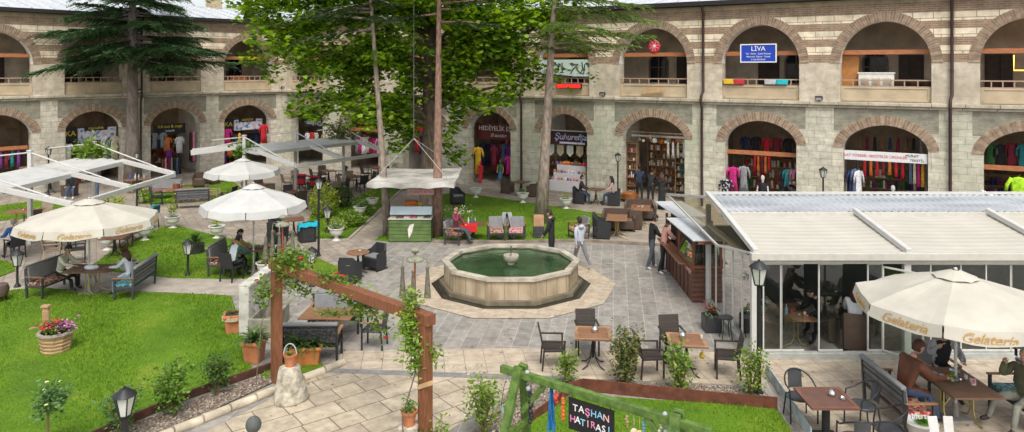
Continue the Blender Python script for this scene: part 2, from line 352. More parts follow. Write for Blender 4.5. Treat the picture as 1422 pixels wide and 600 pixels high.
LEFTSLAB = bricks('old_courtyard_slabs', (.40, .34, .275), (.31, .265, .22), (.20, .17, .14), .8, .42, .014, R(60), stain=(.23, .19, .155), stain_s=.45, stain_a=.6, vscale=3, bump=.2)
CONC = mat('path_concrete', (.38, .335, .28), .85, .22, 2.2, .3, bscale=30)
FLAG = bricks('flagstone_paving', (.52, .44, .32), (.43, .36, .265), (.15, .115, .08), .86, .56, .013, R(-38), stain=(.27, .225, .165), stain_s=.9, stain_a=.55, vscale=4, bump=.3, squash=.62, freq=2, off=.4)
RINGSLAB = bricks('fountain_apron_slabs', (.50, .42, .31), (.43, .36, .27), (.30, .24, .18), .6, .45, .008, R(20), stain=(.37, .25, .17), stain_s=1.2, stain_a=.5, vscale=4, bump=.15)
sheet('ground', [(-250, -60), (250, -60), (250, 420), (-250, 420)], mat('earth_ground', (.23, .2, .16), .95, .2, 1.0), -.03)
sheet('plaza_pavement', [(-34, 2), (34, 2), (34, 60), (-34, 60)], GREYSLAB, 0)
g2 = lambda *pp: [G(*p) for p in pp]
sheet('courtyard_pavement', g2((-260, 420), (-60, 300), (-60, 262), (600, 232), (640, 268), (612, 272), (560, 300), (528, 326), (470, 372), (410, 372), (330, 394), (100, 394), (0, 398)), LEFTSLAB, .004)
sheet('walkway', g2((590, 248), (620, 247), (1500, 320), (1500, 372), (1000, 372), (940, 341), (700, 337), (604, 335), (600, 270)), WALKSLAB, .008)
sheet('path', g2((-40, 402), (0, 396), (60, 390), (120, 383), (200, 384), (322, 387), (345, 388), (345, 412), (200, 405), (60, 401), (-40, 424)), CONC, .012)
sheet('terrace', g2((452, 512), (476, 488), (700, 484), (1000, 489), (1062, 497), (1600, 492), (1600, 720), (1180, 720), (1066, 521), (1060, 540), (1000, 534), (720, 523), (552, 520)), BEIGESLAB, .008)
sheet('drain_channel', g2((452, 512), (720, 521), (795, 524), (795, 531), (715, 528), (450, 518)), stripes('drain_grating', (.10, .10, .10), (.42, .40, .37), 900, 0, .5), .013)
sheet('flagstone_court', g2((90, 700), (450, 517), (715, 527), (700, 552), (590, 620), (560, 720)), FLAG, .010)
# fountain apron: ten-sided ring
FX, FY = -.03, 22.1
def decagon(r, n=10, sx=1, sy=1): return [(FX+r*sx*math.cos(2*PI*i/n), FY+r*sy*math.sin(2*PI*i/n)) for i in range(n)]
mb = MB(); o_, i_ = decagon(3.22), decagon(2.45)
for k in range(10):
    q = (k+1) % 10; mb.face([(*i_[k], .016), (*o_[k], .016), (*o_[q], .016), (*i_[q], .016)])
struct('fountain_apron', mb, RINGSLAB)
sheet('drainage_moat', decagon(2.5), mat('wet_moat', (.035, .033, .022), .15, .3, 3), .011)
# lawns
LAWN = grassmat('lawn_grass', (.07, .15, .010), (.12, .22, .012), (.22, .27, .035))
BLADE = leafmat('grass_blades', (.075, .17, .010), (.20, .31, .022), .3, .6)
LAWNS = [
 ('big', g2((-160, 470), (-20, 408), (60, 400), (118, 409), (200, 407), (321, 412), (326, 428), (338, 470), (352, 519), (250, 557), (150, 600), (40, 660), (-160, 660)), 150),
 ('mid', g2((122, 374), (160, 346), (225, 316), (250, 315), (283, 324), (330, 335), (390, 347), (440, 359), (480, 377), (468, 386), (345, 387), (310, 388), (240, 387)), 75),
 ('bush', g2((418, 326), (445, 334), (482, 331), (515, 301), (556, 262), (520, 262), (470, 288), (436, 292)), 45),
 ('fountain_side', g2((603, 335), (611, 270), (640, 269), (700, 277), (780, 289), (836, 298), (806, 334)), 40),
 ('back', g2((195, 273), (240, 260), (320, 250), (336, 262), (290, 280), (205, 284)), 25),
 ('far', g2((-60, 296), (0, 286), (70, 277), (99, 284), (60, 302), (-60, 312)), 25),
 ('strip', g2((-40, 366), (0, 362), (19, 367), (21, 377), (0, 385), (-40, 396)), 60),
 ('swing', g2((796, 550), (1000, 563), (1078, 570), (1128, 640), (1150, 720), (640, 720), (690, 620)), 190),
 ('stand', g2((521, 334), (540, 322), (556, 331), (545, 336)), 40),
 ('pots', g2((362, 528), (372, 508), (440, 500), (452, 511), (392, 527)), 130),
]
gv, gf = [], []
for nm, poly, dens in LAWNS:
    P = [(p.x, p.y) for p in poly]; sheet('lawn', P, LAWN, .035, .034)
    xs = [p[0] for p in P]; ys = [p[1] for p in P]; A = (max(xs)-min(xs))*(max(ys)-min(ys)); n = int(min(90000, A*dens*4.0))
    X = rng.uniform(min(xs), max(xs), n); Y = rng.uniform(min(ys), max(ys), n); ins = np.zeros(n, bool); j = len(P)-1
    for i in range(len(P)):
        xi, yi = P[i]; xj, yj = P[j]; c = ((yi > Y) != (yj > Y)) & (X < (xj-xi)*(Y-yi)/(yj-yi+1e-9)+xi); ins ^= c; j = i
    ins &= (np.sin(1.3*X+.7*Y)+np.sin(.6*X-1.9*Y)+.6*np.sin(2.9*X+1.7+Y) < rng.uniform(1.1, 3.0, n))
    ins &= (np.abs(X/np.maximum(Y, 1)) < .80) & (Y > 8.0)
    X, Y = X[ins], Y[ins]; n = len(X)
    th = rng.uniform(0, 2*PI, n); hgt = rng.uniform(.02, .055, n)*(1.0+.5*np.sin(X*2.1+Y*1.3)); wd = rng.uniform(.006, .012, n)*np.clip(Y/14, 1, 2); ln = rng.uniform(-.03, .03, (n, 2))
    b0 = len(gv)*0
    A0 = np.stack([X-wd*np.cos(th), Y-wd*np.sin(th), np.full(n, .03)], 1); A1 = np.stack([X+wd*np.cos(th), Y+wd*np.sin(th), np.full(n, .03)], 1); A2 = np.stack([X+ln[:, 0], Y+ln[:, 1], .035+hgt], 1)
    gv.append(np.stack([A0, A1, A2], 1).reshape(-1, 3))
def mesh_np(name, V, nper, m, parent=None, kind=None):
    """many equal polygons from one array"""
    V = np.asarray(V, dtype=np.float32).reshape(-1, 3); nf = len(V)//nper; me = bpy.data.meshes.new(name)
    me.vertices.add(len(V)); me.vertices.foreach_set('co', V.ravel()); me.loops.add(len(V)); me.loops.foreach_set('vertex_index', np.arange(len(V), dtype=np.int32))
    me.polygons.add(nf); me.polygons.foreach_set('loop_start', np.arange(0, len(V), nper, dtype=np.int32)); me.polygons.foreach_set('loop_total', np.full(nf, nper, dtype=np.int32))
    me.materials.append(m); me.update(calc_edges=True); me.validate(); o = bpy.data.objects.new(name, me); COL.objects.link(o)
    if parent: o.parent = parent
    if kind: o['kind'] = kind
    return o
tag(mesh_np('grass', np.concatenate(gv), 3, BLADE, kind='stuff'), 'short bright green grass covering the courtyard lawns', 'grass')
# gravel beds, edging, kerbs
GRAV = mat('bark_gravel', (.20, .15, .115), .95, .6, 22, 1.0, bscale=45, c2=(.36, .29, .22))
sheet('gravel_bed', g2((150, 604), (378, 516), (398, 524), (250, 592), (160, 640), (90, 660)), GRAV, .03)
sheet('gravel_bed', g2((795, 531), (1000, 538), (1062, 545), (1077, 566), (1000, 560), (810, 543)), GRAV, .03)
sheet('gravel_bed', g2((712, 536), (792, 534), (800, 546), (718, 600), (640, 700), (560, 700), (700, 556)), GRAV, .028)
def pebbles(poly, n, m):
    P = [(p.x, p.y) for p in poly]; xs = [p[0] for p in P]; ys = [p[1] for p in P]; mb = MB(); k = 0
    while k < n:
        x = random.uniform(min(xs), max(xs)); y = random.uniform(min(ys), max(ys)); ins = False; j = len(P)-1
        for i in range(len(P)):
            if (P[i][1] > y) != (P[j][1] > y) and x < (P[j][0]-P[i][0])*(y-P[i][1])/(P[j][1]-P[i][1])+P[i][0]: ins = not ins
            j = i
        k += 1
        if ins: mb.box((x, y, .035), (random.uniform(.02, .06), random.uniform(.01, .03), .02), random.uniform(0, 3), random.randint(0, 2), random.uniform(-.4, .4), random.uniform(-.4, .4))
    return mb
pm = pebbles(g2((150, 604), (378, 516), (398, 524), (250, 592), (160, 640), (90, 660)), 3600, 0)
pm.merge(pebbles(g2((795, 531), (1000, 538), (1062, 545), (1077, 566), (1000, 560), (810, 543)), 3000, 0)); pm.merge(pebbles(g2((712, 536), (792, 534), (800, 546), (718, 600), (640, 700), (700, 556)), 2500, 0))
tag(pm.build('gravel', [mat('bark_chip', (.16, .10, .07), .9), mat('pale_chip', (.42, .36, .29), .9), mat('grey_chip', (.25, .21, .18), .9)]), 'brown bark chips and pale stones in the planting beds', 'gravel', kind='stuff')
def edging(name, pts, h, t, m, label, cat='edging'):
    mb = MB()
    for p, q in zip(pts, pts[1:]):
        p = Vector((p.x, p.y, h/2)); q = Vector((q.x, q.y, h/2)); d = (q-p).normalized()*t*.5; mb.bar(p-d*.0, q+d, t, h)
    return tag(mb.build(name, m, bevel=.006), label, cat)
edging('timber_edging', g2((120, 616), (250, 558), (377, 514), (400, 526)), .17, .05, mat('dark_timber', (.085, .035, .022), .7, .35, 4, .3), 'dark brown timber edging between the big lawn and the gravel bed')
edging('steel_edging', g2((790, 549), (810, 543), (1000, 563), (1079, 570)), .26, .02, RUST, 'rusty red steel edging in front of the bushes by the terrace')
edging('steel_edging', g2((792, 549), (716, 604)), .2, .02, RUST, 'short rusty steel edging beside the green swing frame')
edging('metal_edging', g2((1064, 519), (1126, 612)), .24, .03, mat('weathered_zinc', (.42, .47, .48), .6, .3, 4), 'weathered pale zinc edging between the terrace and the swing lawn')
edging('lawn_kerb', g2((602, 337), (700, 338), (806, 336), (940, 343)), .11, .12, mat('kerb_stone', (.22, .18, .14), .9, .3, 3, .3), 'low stone kerb along the lawn behind the fountain', 'kerb')
edging('concrete_kerb', g2((398, 330), (432, 334), (484, 333), (517, 303), (558, 263)), .05, .1, CONC, 'low concrete kerb curving round the lawn of bushes', 'kerb')
# round-topped kerb stones beside the flagstones
KS = mat('limestone_kerb', (.50, .43, .32), .85, .3, 3, .5)
A_, B_ = G(150, 640), G(478, 506); nk = 9
for k in range(nk):
    p = A_.lerp(B_, k/nk+.003); q = A_.lerp(B_, (k+1)/nk-.004); mb = MB(); mb.tube([p+Vector((0, 0, .06)), q+Vector((0, 0, .045))], .088, 12)
    tag(mb.build('kerb_stone', KS, smooth=True), 'rounded limestone kerb stone in the row beside the flagstones', 'kerb stone', 'kerb stones beside the flagstones')

# ---------------------------------------------------------------- the arcaded building
LSTONE = bricks('rough_ashlar', (.60, .565, .45), (.50, .47, .38), (.34, .32, .26), .62, .30, .011, plane='xz', stain=(.37, .40, .28), stain_s=.45, stain_a=.6, bump=.5, vscale=3.2, wob=.07, squash=.75, freq=3)
LSTONEL = bricks('pale_ashlar', (.66, .61, .51), (.56, .51, .42), (.36, .32, .26), .58, .29, .011, plane='xz', stain=(.40, .37, .28), stain_s=.5, stain_a=.5, bump=.5, vscale=3.2, wob=.07, squash=.75, freq=3)  # colour raised above the other wing's stone to offset weaker sun here
SPAND = bricks('spandrel_brick', (.24, .225, .175), (.31, .285, .215), (.31, .29, .23), .42, .075, .012, plane='xz', stain=(.19, .22, .16), stain_s=.6, stain_a=.6, bump=.4)
SMOOTH = bricks('smooth_ashlar', (.58, .51, .40), (.53, .465, .365), (.40, .34, .25), .9, .55, .005, plane='xz', stain=(.37, .30, .21), stain_s=.8, stain_a=.5, bump=.2, vscale=2.5)
BAND = banded('banded_brick_and_stone')
VOUS = [mat('arch_brick', (.27, .185, .125), .9, .3, 5, .3), mat('arch_brick_pale', (.34, .25, .175), .9, .3, 5, .3), mat('arch_mortar', (.43, .36, .27), .95, .2, 5)]
CORN = bricks('cornice_stone', (.56, .50, .39), (.47, .42, .33), (.14, .12, .09), 1.15, 3.0, .014, plane='xz', stain=(.26, .24, .16), stain_s=.9, stain_a=.6, bump=.5)
PANEL = mat('parapet_panel', (.47, .375, .25), .8, .14, 2, .15); RAILM = mat('railing_paint', (.40, .27, .19), .6, .15)
CEIL = mat('gallery_plaster', (.74, .72, .67), .9, .12, 2); BACKW = mat('gallery_wall', (.56, .46, .35), .9, .25, 1.6, .2); FLOOR = mat('gallery_floor', (.34, .29, .24), .9)
PIPE = mat('brown_pipe', (.05, .026, .022), .5, .2); ZINC = stripes('zinc_roof', (.50, .52, .54), (.56, .58, .60), 8, 0, .45, bump=0); GUT = mat('gutter_dark', (.018, .015, .014), .6); DOORM = mat('old_door', (.05, .032, .022), .6, .3)
PANE = mat('dark_pane', (.02, .026, .03), .08, .3, 2, spec=.6)
def arch_pts(hw, spring, rise, n):
    P = []
    if rise >= hw:
        c = (rise*rise-hw*hw)/(2*hw); rho = hw+c; am = math.atan2(rise, c)
        half = [(-c+rho*math.cos(am*i/n), spring+rho*math.sin(am*i/n)) for i in range(n+1)]
    else:
        half = [(hw*math.cos(PI/2*i/n), spring+rise*(max(0, 1-math.cos(PI/2*i/n)**2))**.56*(.93+.07*(i/n))) for i in range(n+1)]
    return [(-x, z) for x, z in half][:-1] + half[::-1]
def voussoirs(hw, spring, rise, t, nv, y0, y1):
    P = np.array(arch_pts(hw, spring, rise, 60)); d = np.r_[0, np.cumsum(np.hypot(*np.diff(P, axis=0).T))]
    T = np.gradient(P, axis=0); T /= np.linalg.norm(T, axis=1)[:, None]; Nn = np.stack([-T[:, 1], T[:, 0]], 1)
    mb = MB()
    def at(s, out):
        x = np.interp(s, d, P[:, 0]); z = np.interp(s, d, P[:, 1]); nx = np.interp(s, d, Nn[:, 0]); nz = np.interp(s, d, Nn[:, 1]); return x+nx*out, z+nz*out
    L = d[-1]
    for k in range(nv):
        for a, b_, m, pr in ((k/nv, (k+.80)/nv, k*7 % 3 == 0, 0), ((k+.80)/nv, (k+1)/nv, 2, .012)):
            (x0, z0), (x1, z1), (x2, z2), (x3, z3) = at(a*L, 0), at(b_*L, 0), at(b_*L, t), at(a*L, t); y = y0+pr
            mb.face([(x0, y, z0), (x1, y, z1), (x2, y, z2), (x3, y, z3)], int(m)); mb.face([(x3, y, z3), (x2, y, z2), (x2, y1, z2), (x3, y1, z3)], 2); mb.face([(x1, y, z1), (x0, y, z0), (x0, y1, z0), (x1, y1, z1)], int(m))
    for s in (0, L):
        (x0, z0), (x3, z3) = at(s, 0), at(s, t); mb.face([(x0, y0, z0), (x3, y0, z3), (x3, y1, z3), (x0, y1, z0)], 1)
    return mb
CTOP, EAVE, WT = 5.2, 9.55, .62
CX, CY = -15.65, 48.9
def wing(label, piers, rz, mlo, mup, lower_stone, xc, dsc):
    t = thing('arcaded_building', label, 'building', (CX, CY, 0), rz)
    wb = MB()
    def rect(x0, x1, z0, z1, mi, y=0): wb.face([(x0, y, z0), (x1, y, z0), (x1, y, z1), (x0, y, z1)], mi)
    x_lo, x_hi = piers[0], piers[-1]
    for a, b in zip(piers, piers[1:]):
        c = (a+b)/2; P = b-a; w1 = P/2-mlo; w2 = P/2-mup
        lo = arch_pts(w1, 3.25, 1.0, 14); up = arch_pts(w2, 6.87, 1.74 if P > 4.9 else 1.66, 14); hi_rise = 1.74 if P > 4.9 else 1.66
        se = .38     # spandrel brick reaches a little past the arch on either side
        rect(a, c-w1-se, 0, CTOP-.1, 0); rect(c-w1-se, c-w1, 0, 3.95, 0); rect(c-w1-se, c-w1, 3.95, CTOP-.1, 1)
        rect(c+w1+se, b, 0, CTOP-.1, 0); rect(c+w1, c+w1+se, 0, 3.95, 0); rect(c+w1, c+w1+se, 3.95, CTOP-.1, 1)
        for (x0, z0), (x1, z1) in zip(lo, lo[1:]): wb.face([(c+x0, 0, z0), (c+x1, 0, z1), (c+x1, 0, CTOP-.1), (c+x0, 0, CTOP-.1)], 1)
        rect(a, c-w2, CTOP-.1, 6.87, 2); rect(c+w2, b, CTOP-.1, 6.87, 2); rect(a, c-w2, 6.87, EAVE, 3); rect(c+w2, b, 6.87, EAVE, 3)
        for (x0, z0), (x1, z1) in zip(up, up[1:]): wb.face([(c+x0, 0, z0), (c+x1, 0, z1), (c+x1, 0, EAVE), (c+x0, 0, EAVE)], 3)
        for prof, zb in ((lo, 0), (up, CTOP-.1)):                        # reveals
            w_ = prof[-1][0]; full = [(-w_, zb)]+prof+[(w_, zb)]
            for k, ((x0, z0), (x1, z1)) in enumerate(zip(full, full[1:])):
                mi = (0 if zb == 0 else 2) if k in (0, len(full)-2) else 4
                wb.face([(c+x0, 0, z0), (c+x0, WT, z0), (c+x1, WT, z1), (c+x1, 0, z1)], mi)
        wb.face([(c-w2, 0, CTOP-.1), (c+w2, 0, CTOP-.1), (c+w2, WT, CTOP-.1), (c-w2, WT, CTOP-.1)], 2)
    wb.face([(x_lo, WT, 0), (x_lo, 0, 0), (x_lo, 0, EAVE), (x_lo, WT, EAVE)], 0); wb.face([(x_hi, 0, 0), (x_hi, WT, 0), (x_hi, WT, EAVE), (x_hi, 0, EAVE)], 0)
    wb.build('wall', [lower_stone, SPAND, SMOOTH, BAND, CEIL], t)
    # inner shell: back walls, floors, ceilings, shop partitions
    def part(name, fn, m, **k):
        q = MB(); fn(q); return q.build(name, m, t, **k)
    L = x_hi-x_lo; mid = (x_lo+x_hi)/2
    part('gallery_floor', lambda q: q.box((mid, 2.05, 5.06), (L, 2.86, .24)), [FLOOR]); part('gallery_ceiling', lambda q: q.box((mid, 2.05, 9.35), (L, 2.86, .2)), [CEIL])
    mid2, L2 = (mid-1.6, L+3.2) if xc > 0 else (mid+1.6, L+3.2)     # the inner walls run on past the corner
    part('gallery_back_wall', lambda q: q.box((mid2, 3.6, 7.2), (L2, .2, 4.1)), [BACKW]); part('shop_back_wall', lambda q: q.box((mid2, 4.4, 2.45), (L2, .2, 4.9)), [DARKIN]); part('outer_wall', lambda q: q.box((mid, 9.8, 4.7), (L, .4, 9.4)), [lower_stone])
    part('shop_ceiling', lambda q: q.box((mid2, 2.5, 4.75), (L2, 3.7, .1)), [CEIL]); part('shop_floor', lambda q: q.box((mid, 2.2, .07), (L, 4.3, .14)), [FLOOR])
    for p in piers[1:-1]: part('shop_partition', lambda q: q.box((p, 2.5, 2.35), (.5, 3.7, 4.6)), [CEIL if p % 2 > 1 else DARKIN])
    part('cornice', lambda q: (q.box((mid, -.06, CTOP-.07), (L, .28, .16)), q.box((mid, -.02, CTOP-.21), (L, .18, .10))), [CORN], bevel=.03)
    for i, (a, b) in enumerate(zip(piers, piers[1:])):
        c = (a+b)/2; P = b-a; w1 = P/2-mlo; w2 = P/2-mup; hr = 1.74 if P > 4.9 else 1.66
        q = voussoirs(w1, 3.25, 1.0, .40, 38, -.03, .25)
        o = q.build('lower_arch', VOUS, t); o.location = (c, 0, 0)
        q = voussoirs(w2, 6.87, hr, .40, 58, -.03, .25); o = q.build('upper_arch', VOUS, t); o.location = (c, 0, 0)
        q = MB(); q.box((c, .2, (CTOP+5.84)/2), (2*w2, .12, 5.84-CTOP)); q.box((c, .14, 5.80), (2*w2, .05, .07)); q.box((c, .14, CTOP+.08), (2*w2, .05, .1))
        for s in (-1, 1): q.box((c+s*(w2-.07), .14, 5.53), (.13, .05, .5))
        q.build('parapet', PANEL, t, bevel=.008)
        q = MB(); q.box((c, .2, 6.13), (2*w2, .06, .05)); q.box((c, .2, 5.865), (2*w2, .08, .04)); nb = int(2*w2/(.46 if i % 2 else .34))
        for k in range(1, nb): q.box((c-w2+2*w2*k/nb, .2, 6.0), (.045, .045, .24))
        q.build('railing', RAILM, t)
        q = MB(); q.box((c, .42, 7.32), (2*w2+.06, .16, .19)); q.build('tie_beam', ORANGEB, t)
        d = MB(); dx = (-.9, .6, -.3, .85)[i % 4]; d.box((c+dx, 3.46, 6.2), (1.0, .08, 2.1)); d.box((c+dx-.25, 3.40, 6.2), (.38, .06, 1.8)); d.box((c+dx+.25, 3.40, 6.2), (.38, .06, 1.8)); d.build('gallery_door', DOORM, t)
        q = MB(); wx = (.8, -.9, 1.0, -.6)[i % 4]; pr = arch_pts(.5, 7.0, .42, 8); full = [(-.5, 5.9)]+pr+[(.5, 5.9)]
        q.face([(c+wx+x, 3.47, z) for x, z in full], 0)
        for k in range(len(full)-1): q.bar((c+wx+full[k][0], 3.45, full[k][1]), (c+wx+full[k+1][0], 3.45, full[k+1][1]), .09, mi=1, up=(0, 1, 0))
        q.bar((c+wx, 3.44, 5.9), (c+wx, 3.44, 7.4), .05, mi=1); q.bar((c+wx-.5, 3.44, 6.7), (c+wx+.5, 3.44, 6.7), .05, mi=1)
        q.build('gallery_window', [PANE, mat('window_paint', (.16, .11, .08), .6)], t)
        if i % 2 == 0:
            q = MB(); q.box((b-.0, -.22, CTOP+.14), (.3, .12, .16), rx=.5); q.box((b, -.14, CTOP+.05), (.06, .06, .12)); f = q.build('floodlight', BLACK, t); e = MB(); e.box((b, -.285, CTOP+.11), (.24, .01, .11), rx=.5); e.build('lens', WHITE, f)
    # gutter, roof with standing seams, downpipes
    part('gutter', lambda q: q.box((mid, -.32, 9.68), (L, .24, .20)), [GUT]); part('eave_soffit', lambda q: q.box((mid, -.05, 9.60), (L, .32, .06)), [GUT])
    s = xc; yr, zr, y0, z0 = 5.0, 10.86, -.44, 9.77
    k = .83
    q = MB()
    if s > 0:   # corner at the low end
        a0 = (x_lo-k*y0, y0, z0); a1 = (x_hi, y0, z0); b1 = (x_hi, yr, zr); b0 = (x_lo-k*yr, yr, zr); c0 = (x_lo-k*10.4, 10.4, z0); c1 = (x_hi, 10.4, z0)
    else:
        a0 = (x_lo, y0, z0); a1 = (x_hi+k*y0, y0, z0); b1 = (x_hi+k*yr, yr, zr); b0 = (x_lo, yr, zr); c0 = (x_lo, 10.4, z0); c1 = (x_hi+k*10.4, 10.4, z0)
    q.face([a0, a1, b1, b0]); q.face([b0, b1, c1, c0])
    x = x_lo-8
    while x < x_hi+8:
        lo_x = x; y_a = y0; 
        if s > 0 and x < x_lo: y_a = (x_lo-x)/k
        if s < 0 and x > x_hi: y_a = (x-x_hi)/k
        if x_lo-8 <= x <= x_hi+8 and y_a < yr and (x < x_hi if s > 0 else x > x_lo):
            za = z0+(zr-z0)*(y_a-y0)/(yr-y0); q.bar((x, y_a, za+.03), (x, yr, zr+.03), .035, .07)
        x += 1.02
    q.bar(b0, b1, .2, .12); q.build('roof', ZINC, t)
    for xp in dsc:
        q = MB(); q.tube([(xp, -.30, 9.6), (xp, -.30, 9.45), (xp, -.12, 9.2), (xp, -.12, 5.55), (xp-.06, -.24, 5.35), (xp-.06, -.30, 5.1), (xp-.06, -.14, 4.75), (xp-.06, -.13, .15)], .062, 10)
        for z in (2.0, 4.2, 6.5, 8.4): q.tube([(xp-(.06 if z < 5 else 0), -.13, z), (xp-(.06 if z < 5 else 0), -.13, z+.06)], .075, 10)
        q.build('downpipe', PIPE, t, smooth=True)
    return t
RP = [0, 4.83, 9.6, 14.4, 19.13, 23.74, 28.87, 33.92, 38.97, 44.0, 49.0]; LP = [-23, -18.4, -13.79, -9.33, -4.81, 0]
RRZ, LRZ = math.atan2(-.5158, .8567), math.atan2(.7474, .6644)
RW = wing('long two storey stone arcade with zinc roof, its shops facing the fountain', RP, RRZ, .95, .83, LSTONE, 1, (19.0, 28.85, 38.85))
LW = wing('two storey arcade of pale stone behind the conifer and white awnings', LP, LRZ, .78, .74, LSTONEL, -1, (-9.1,))
q = MB(); q.box((0, 0, .6), (.8, .8, 1.2)); q.box((0, 0, 1.24), (.95, .95, .12)); ch = q.build('chimney', mat('chimney_render', (.42, .33, .22), .9), LW); ch.location = (-2.2, 5.2, 10.6)
def W(wg, x, y, z):
    rz = RRZ if wg is RW else LRZ; c, s = math.cos(rz), math.sin(rz); return Vector((CX+x*c-y*s, CY+x*s+y*c, z))
def wrz(wg): return RRZ if wg is RW else LRZ
# ---------------------------------------------------------------- trees
LEAF = np.array([(0, 0), (.35, .08), (.50, .34), (.28, .46), (.30, .72), (.12, .66), (0, 1.0), (-.12, .66), (-.30, .72), (-.28, .46), (-.50, .34), (-.35, .08)])
OVAL = np.array([(0, 0), (.26, .3), (.22, .65), (0, 1), (-.22, .65), (-.26, .3)])
def leaves(name, cen, size, m, parent, shape=LEAF, up=.75, droop=.35, kind=None):
    """one leaf-shaped polygon at every point of cen, facing mostly upward, tips hanging a little"""
    cen = np.asarray(cen); n = len(cen)
    nrm = rng.normal(0, .55, (n, 3)); nrm[:, 2] = np.abs(nrm[:, 2])+up; nrm /= np.linalg.norm(nrm, axis=1)[:, None]
    d = rng.normal(0, 1, (n, 3)); d[:, 2] -= droop; d -= nrm*np.sum(d*nrm, 1)[:, None]; d /= np.linalg.norm(d, axis=1)[:, None]; x = np.cross(d, nrm)
    sz = size*rng.uniform(.65, 1.3, n)
    V = cen[:, None, :]+(x[:, None, :]*shape[None, :, :1]+d[:, None, :]*shape[None, :, 1:2]-nrm[:, None, :]*(np.abs(shape[None, :, :1])*.25))*sz[:, None, None]
    return mesh_np(name, V, len(shape), m, parent, kind)
def limb(mb, p, q, r0, r1, sag=.0, n=5, jit=.12):
    p = Vector(p); q = Vector(q); L = (q-p).length; P = []
    for i in range(n+1):
        t = i/n; v = p.lerp(q, t); v += Vector((random.uniform(-1, 1), random.uniform(-1, 1), random.uniform(-.5, .5)))*jit*L*.15*(0 < t < 1); v.z -= sag*L*math.sin(PI*t); P.append(v)
    mb.tube(P, [r0+(r1-r0)*i/n for i in range(n+1)], 8); return P
PLANE = leafmat('plane_leaf', (.042, .11, .008), (.33, .48, .045), .48); SPRUCE = leafmat('spruce_needle', (.022, .06, .022), (.075, .15, .05), .1, .6)
FIRG = leafmat('larch_needle', (.07, .13, .025), (.22, .30, .08), .3, .6); PINEG = leafmat('pine_needle', (.02, .045, .015), (.06, .10, .03), .15, .6)
# the big plane tree
t = thing('plane_tree', 'huge broadleaf plane tree spreading over the ice cream stand', 'tree', (-3.75, 32.6, 0))
tb = MB(); tb.tube([(0, 0, 0), (.03, .02, .4), (.0, .05, 2), (.12, .05, 4.0), (.05, 0, 6.2), (.1, 0, 9), (0, 0, 12), (.1, .2, 15)], [.68, .5, .43, .40, .36, .28, .18, .05], 14)
tips = []
for k in range(34):
    z = random.uniform(4.6, 12); a = random.uniform(0, 2*PI); L = random.uniform(3.2, 7.2)*(1.1-abs(z-8)/14)
    ex = Vector((math.cos(a)*L*1.08-1.0, math.sin(a)*L*.62, z+random.uniform(-.8, 2.2)))
    P = limb(tb, (0, 0, z-.6), ex, .13, .025, -.05, 6); tips += [(P[i], .55+.25*i) for i in range(2, 7)]
for k in range(9):   # low hanging shoots about the trunk
    a = random.uniform(0, 2*PI); ex = Vector((math.cos(a)*1.3+random.uniform(-.9, .6), math.sin(a)*1.2-.5, random.uniform(2.4, 4.6))); P = limb(tb, (0, 0, ex.z+.8), ex, .04, .012, -.1); tips += [(P[4], .5), (P[5], .5)]
tb.build('trunk', BARK, t, smooth='all')
cen = []
def clump(c, r, n, flat=.6):
    d = rng.normal(0, 1, (n, 3)); d /= np.linalg.norm(d, axis=1)[:, None]; d *= (rng.uniform(.25, 1, n)**.6)[:, None]*np.array([r, r, r*flat]); cen.append(np.array(c)+d)
for P, r in tips: clump(P, min(1.25, r+.2), int(60*min(1.6, r+.3)))
for k in range(250):  # outer shell of the crown
    u = rng.uniform(-1, 1); a = rng.uniform(0, 2*PI); s_ = math.sqrt(1-u*u); rr = rng.uniform(.55, 1.0)
    c = np.array([-1.4+7.3*rr*s_*math.cos(a), 4.6*rr*s_*math.sin(a), 9.6+5.4*rr*u])
    if c[2] < 4.9+.25*max(0, c[0]-1)+.35*max(0, -3.2-c[0]): continue
    if c[0] > 3.6 and c[2] < 7: continue
    clump(c, rng.uniform(.55, 1.15), int(rng.uniform(60, 130)), .55)
for (px, py, Y, r) in ((420, 120, 31, .8), (445, 150, 30.5, .9), (480, 130, 30.5, .9), (520, 150, 31, .8), (470, 95, 31, 1), (400, 70, 32, 1), (375, 30, 32.5, .9), (352, 12, 33, .8), (655, 130, 30, .8), (685, 110, 30, .9), (700, 135, 30.3, .6), (640, 100, 30, 1), (665, 60, 30, 1.2), (715, 60, 30.5, 1.1), (745, 40, 31, 1), (620, 60, 29.6, 1.1), (575, 60, 29.8, 1.2), (545, 100, 30, .9), (510, 70, 30, 1.1), (560, 170, 31, .7), (410, 150, 30.8, .6), (735, 85, 31.2, .6), (640, 150, 30.5, .6), (672, 148, 30, .6), (586, 130, 30, .9), (552, 205, 31, .5), (573, 190, 31.5, .5), (735, 10, 31, 1.2), (782, 10, 31.6, 1.0), (700, 10, 31, 1.2), (430, 20, 31, 1.2), (480, 20, 31, 1.2)):
    clump(np.array([(px-711)*Y/1000+3.75, Y-32.6, EYE-(py-96)*Y/1000]), r, int(150*r), .7)
C_ = np.concatenate(cen); x_, y_, z_ = C_.T        # the trunk stays in view below, and the lower crown has see-through gaps
keep = ~((np.abs(x_-.05) < .62) & (y_ < .1) & (z_ < 7.3) & (rng.random(len(C_)) < .9)) & ~((np.sin(1.5*x_+.9)*np.sin(1.7*z_+.6) > .60) & (z_ < 9.0) & (rng.random(len(C_)) < .93))
leaves('crown', C_[keep], .235, PLANE, t)
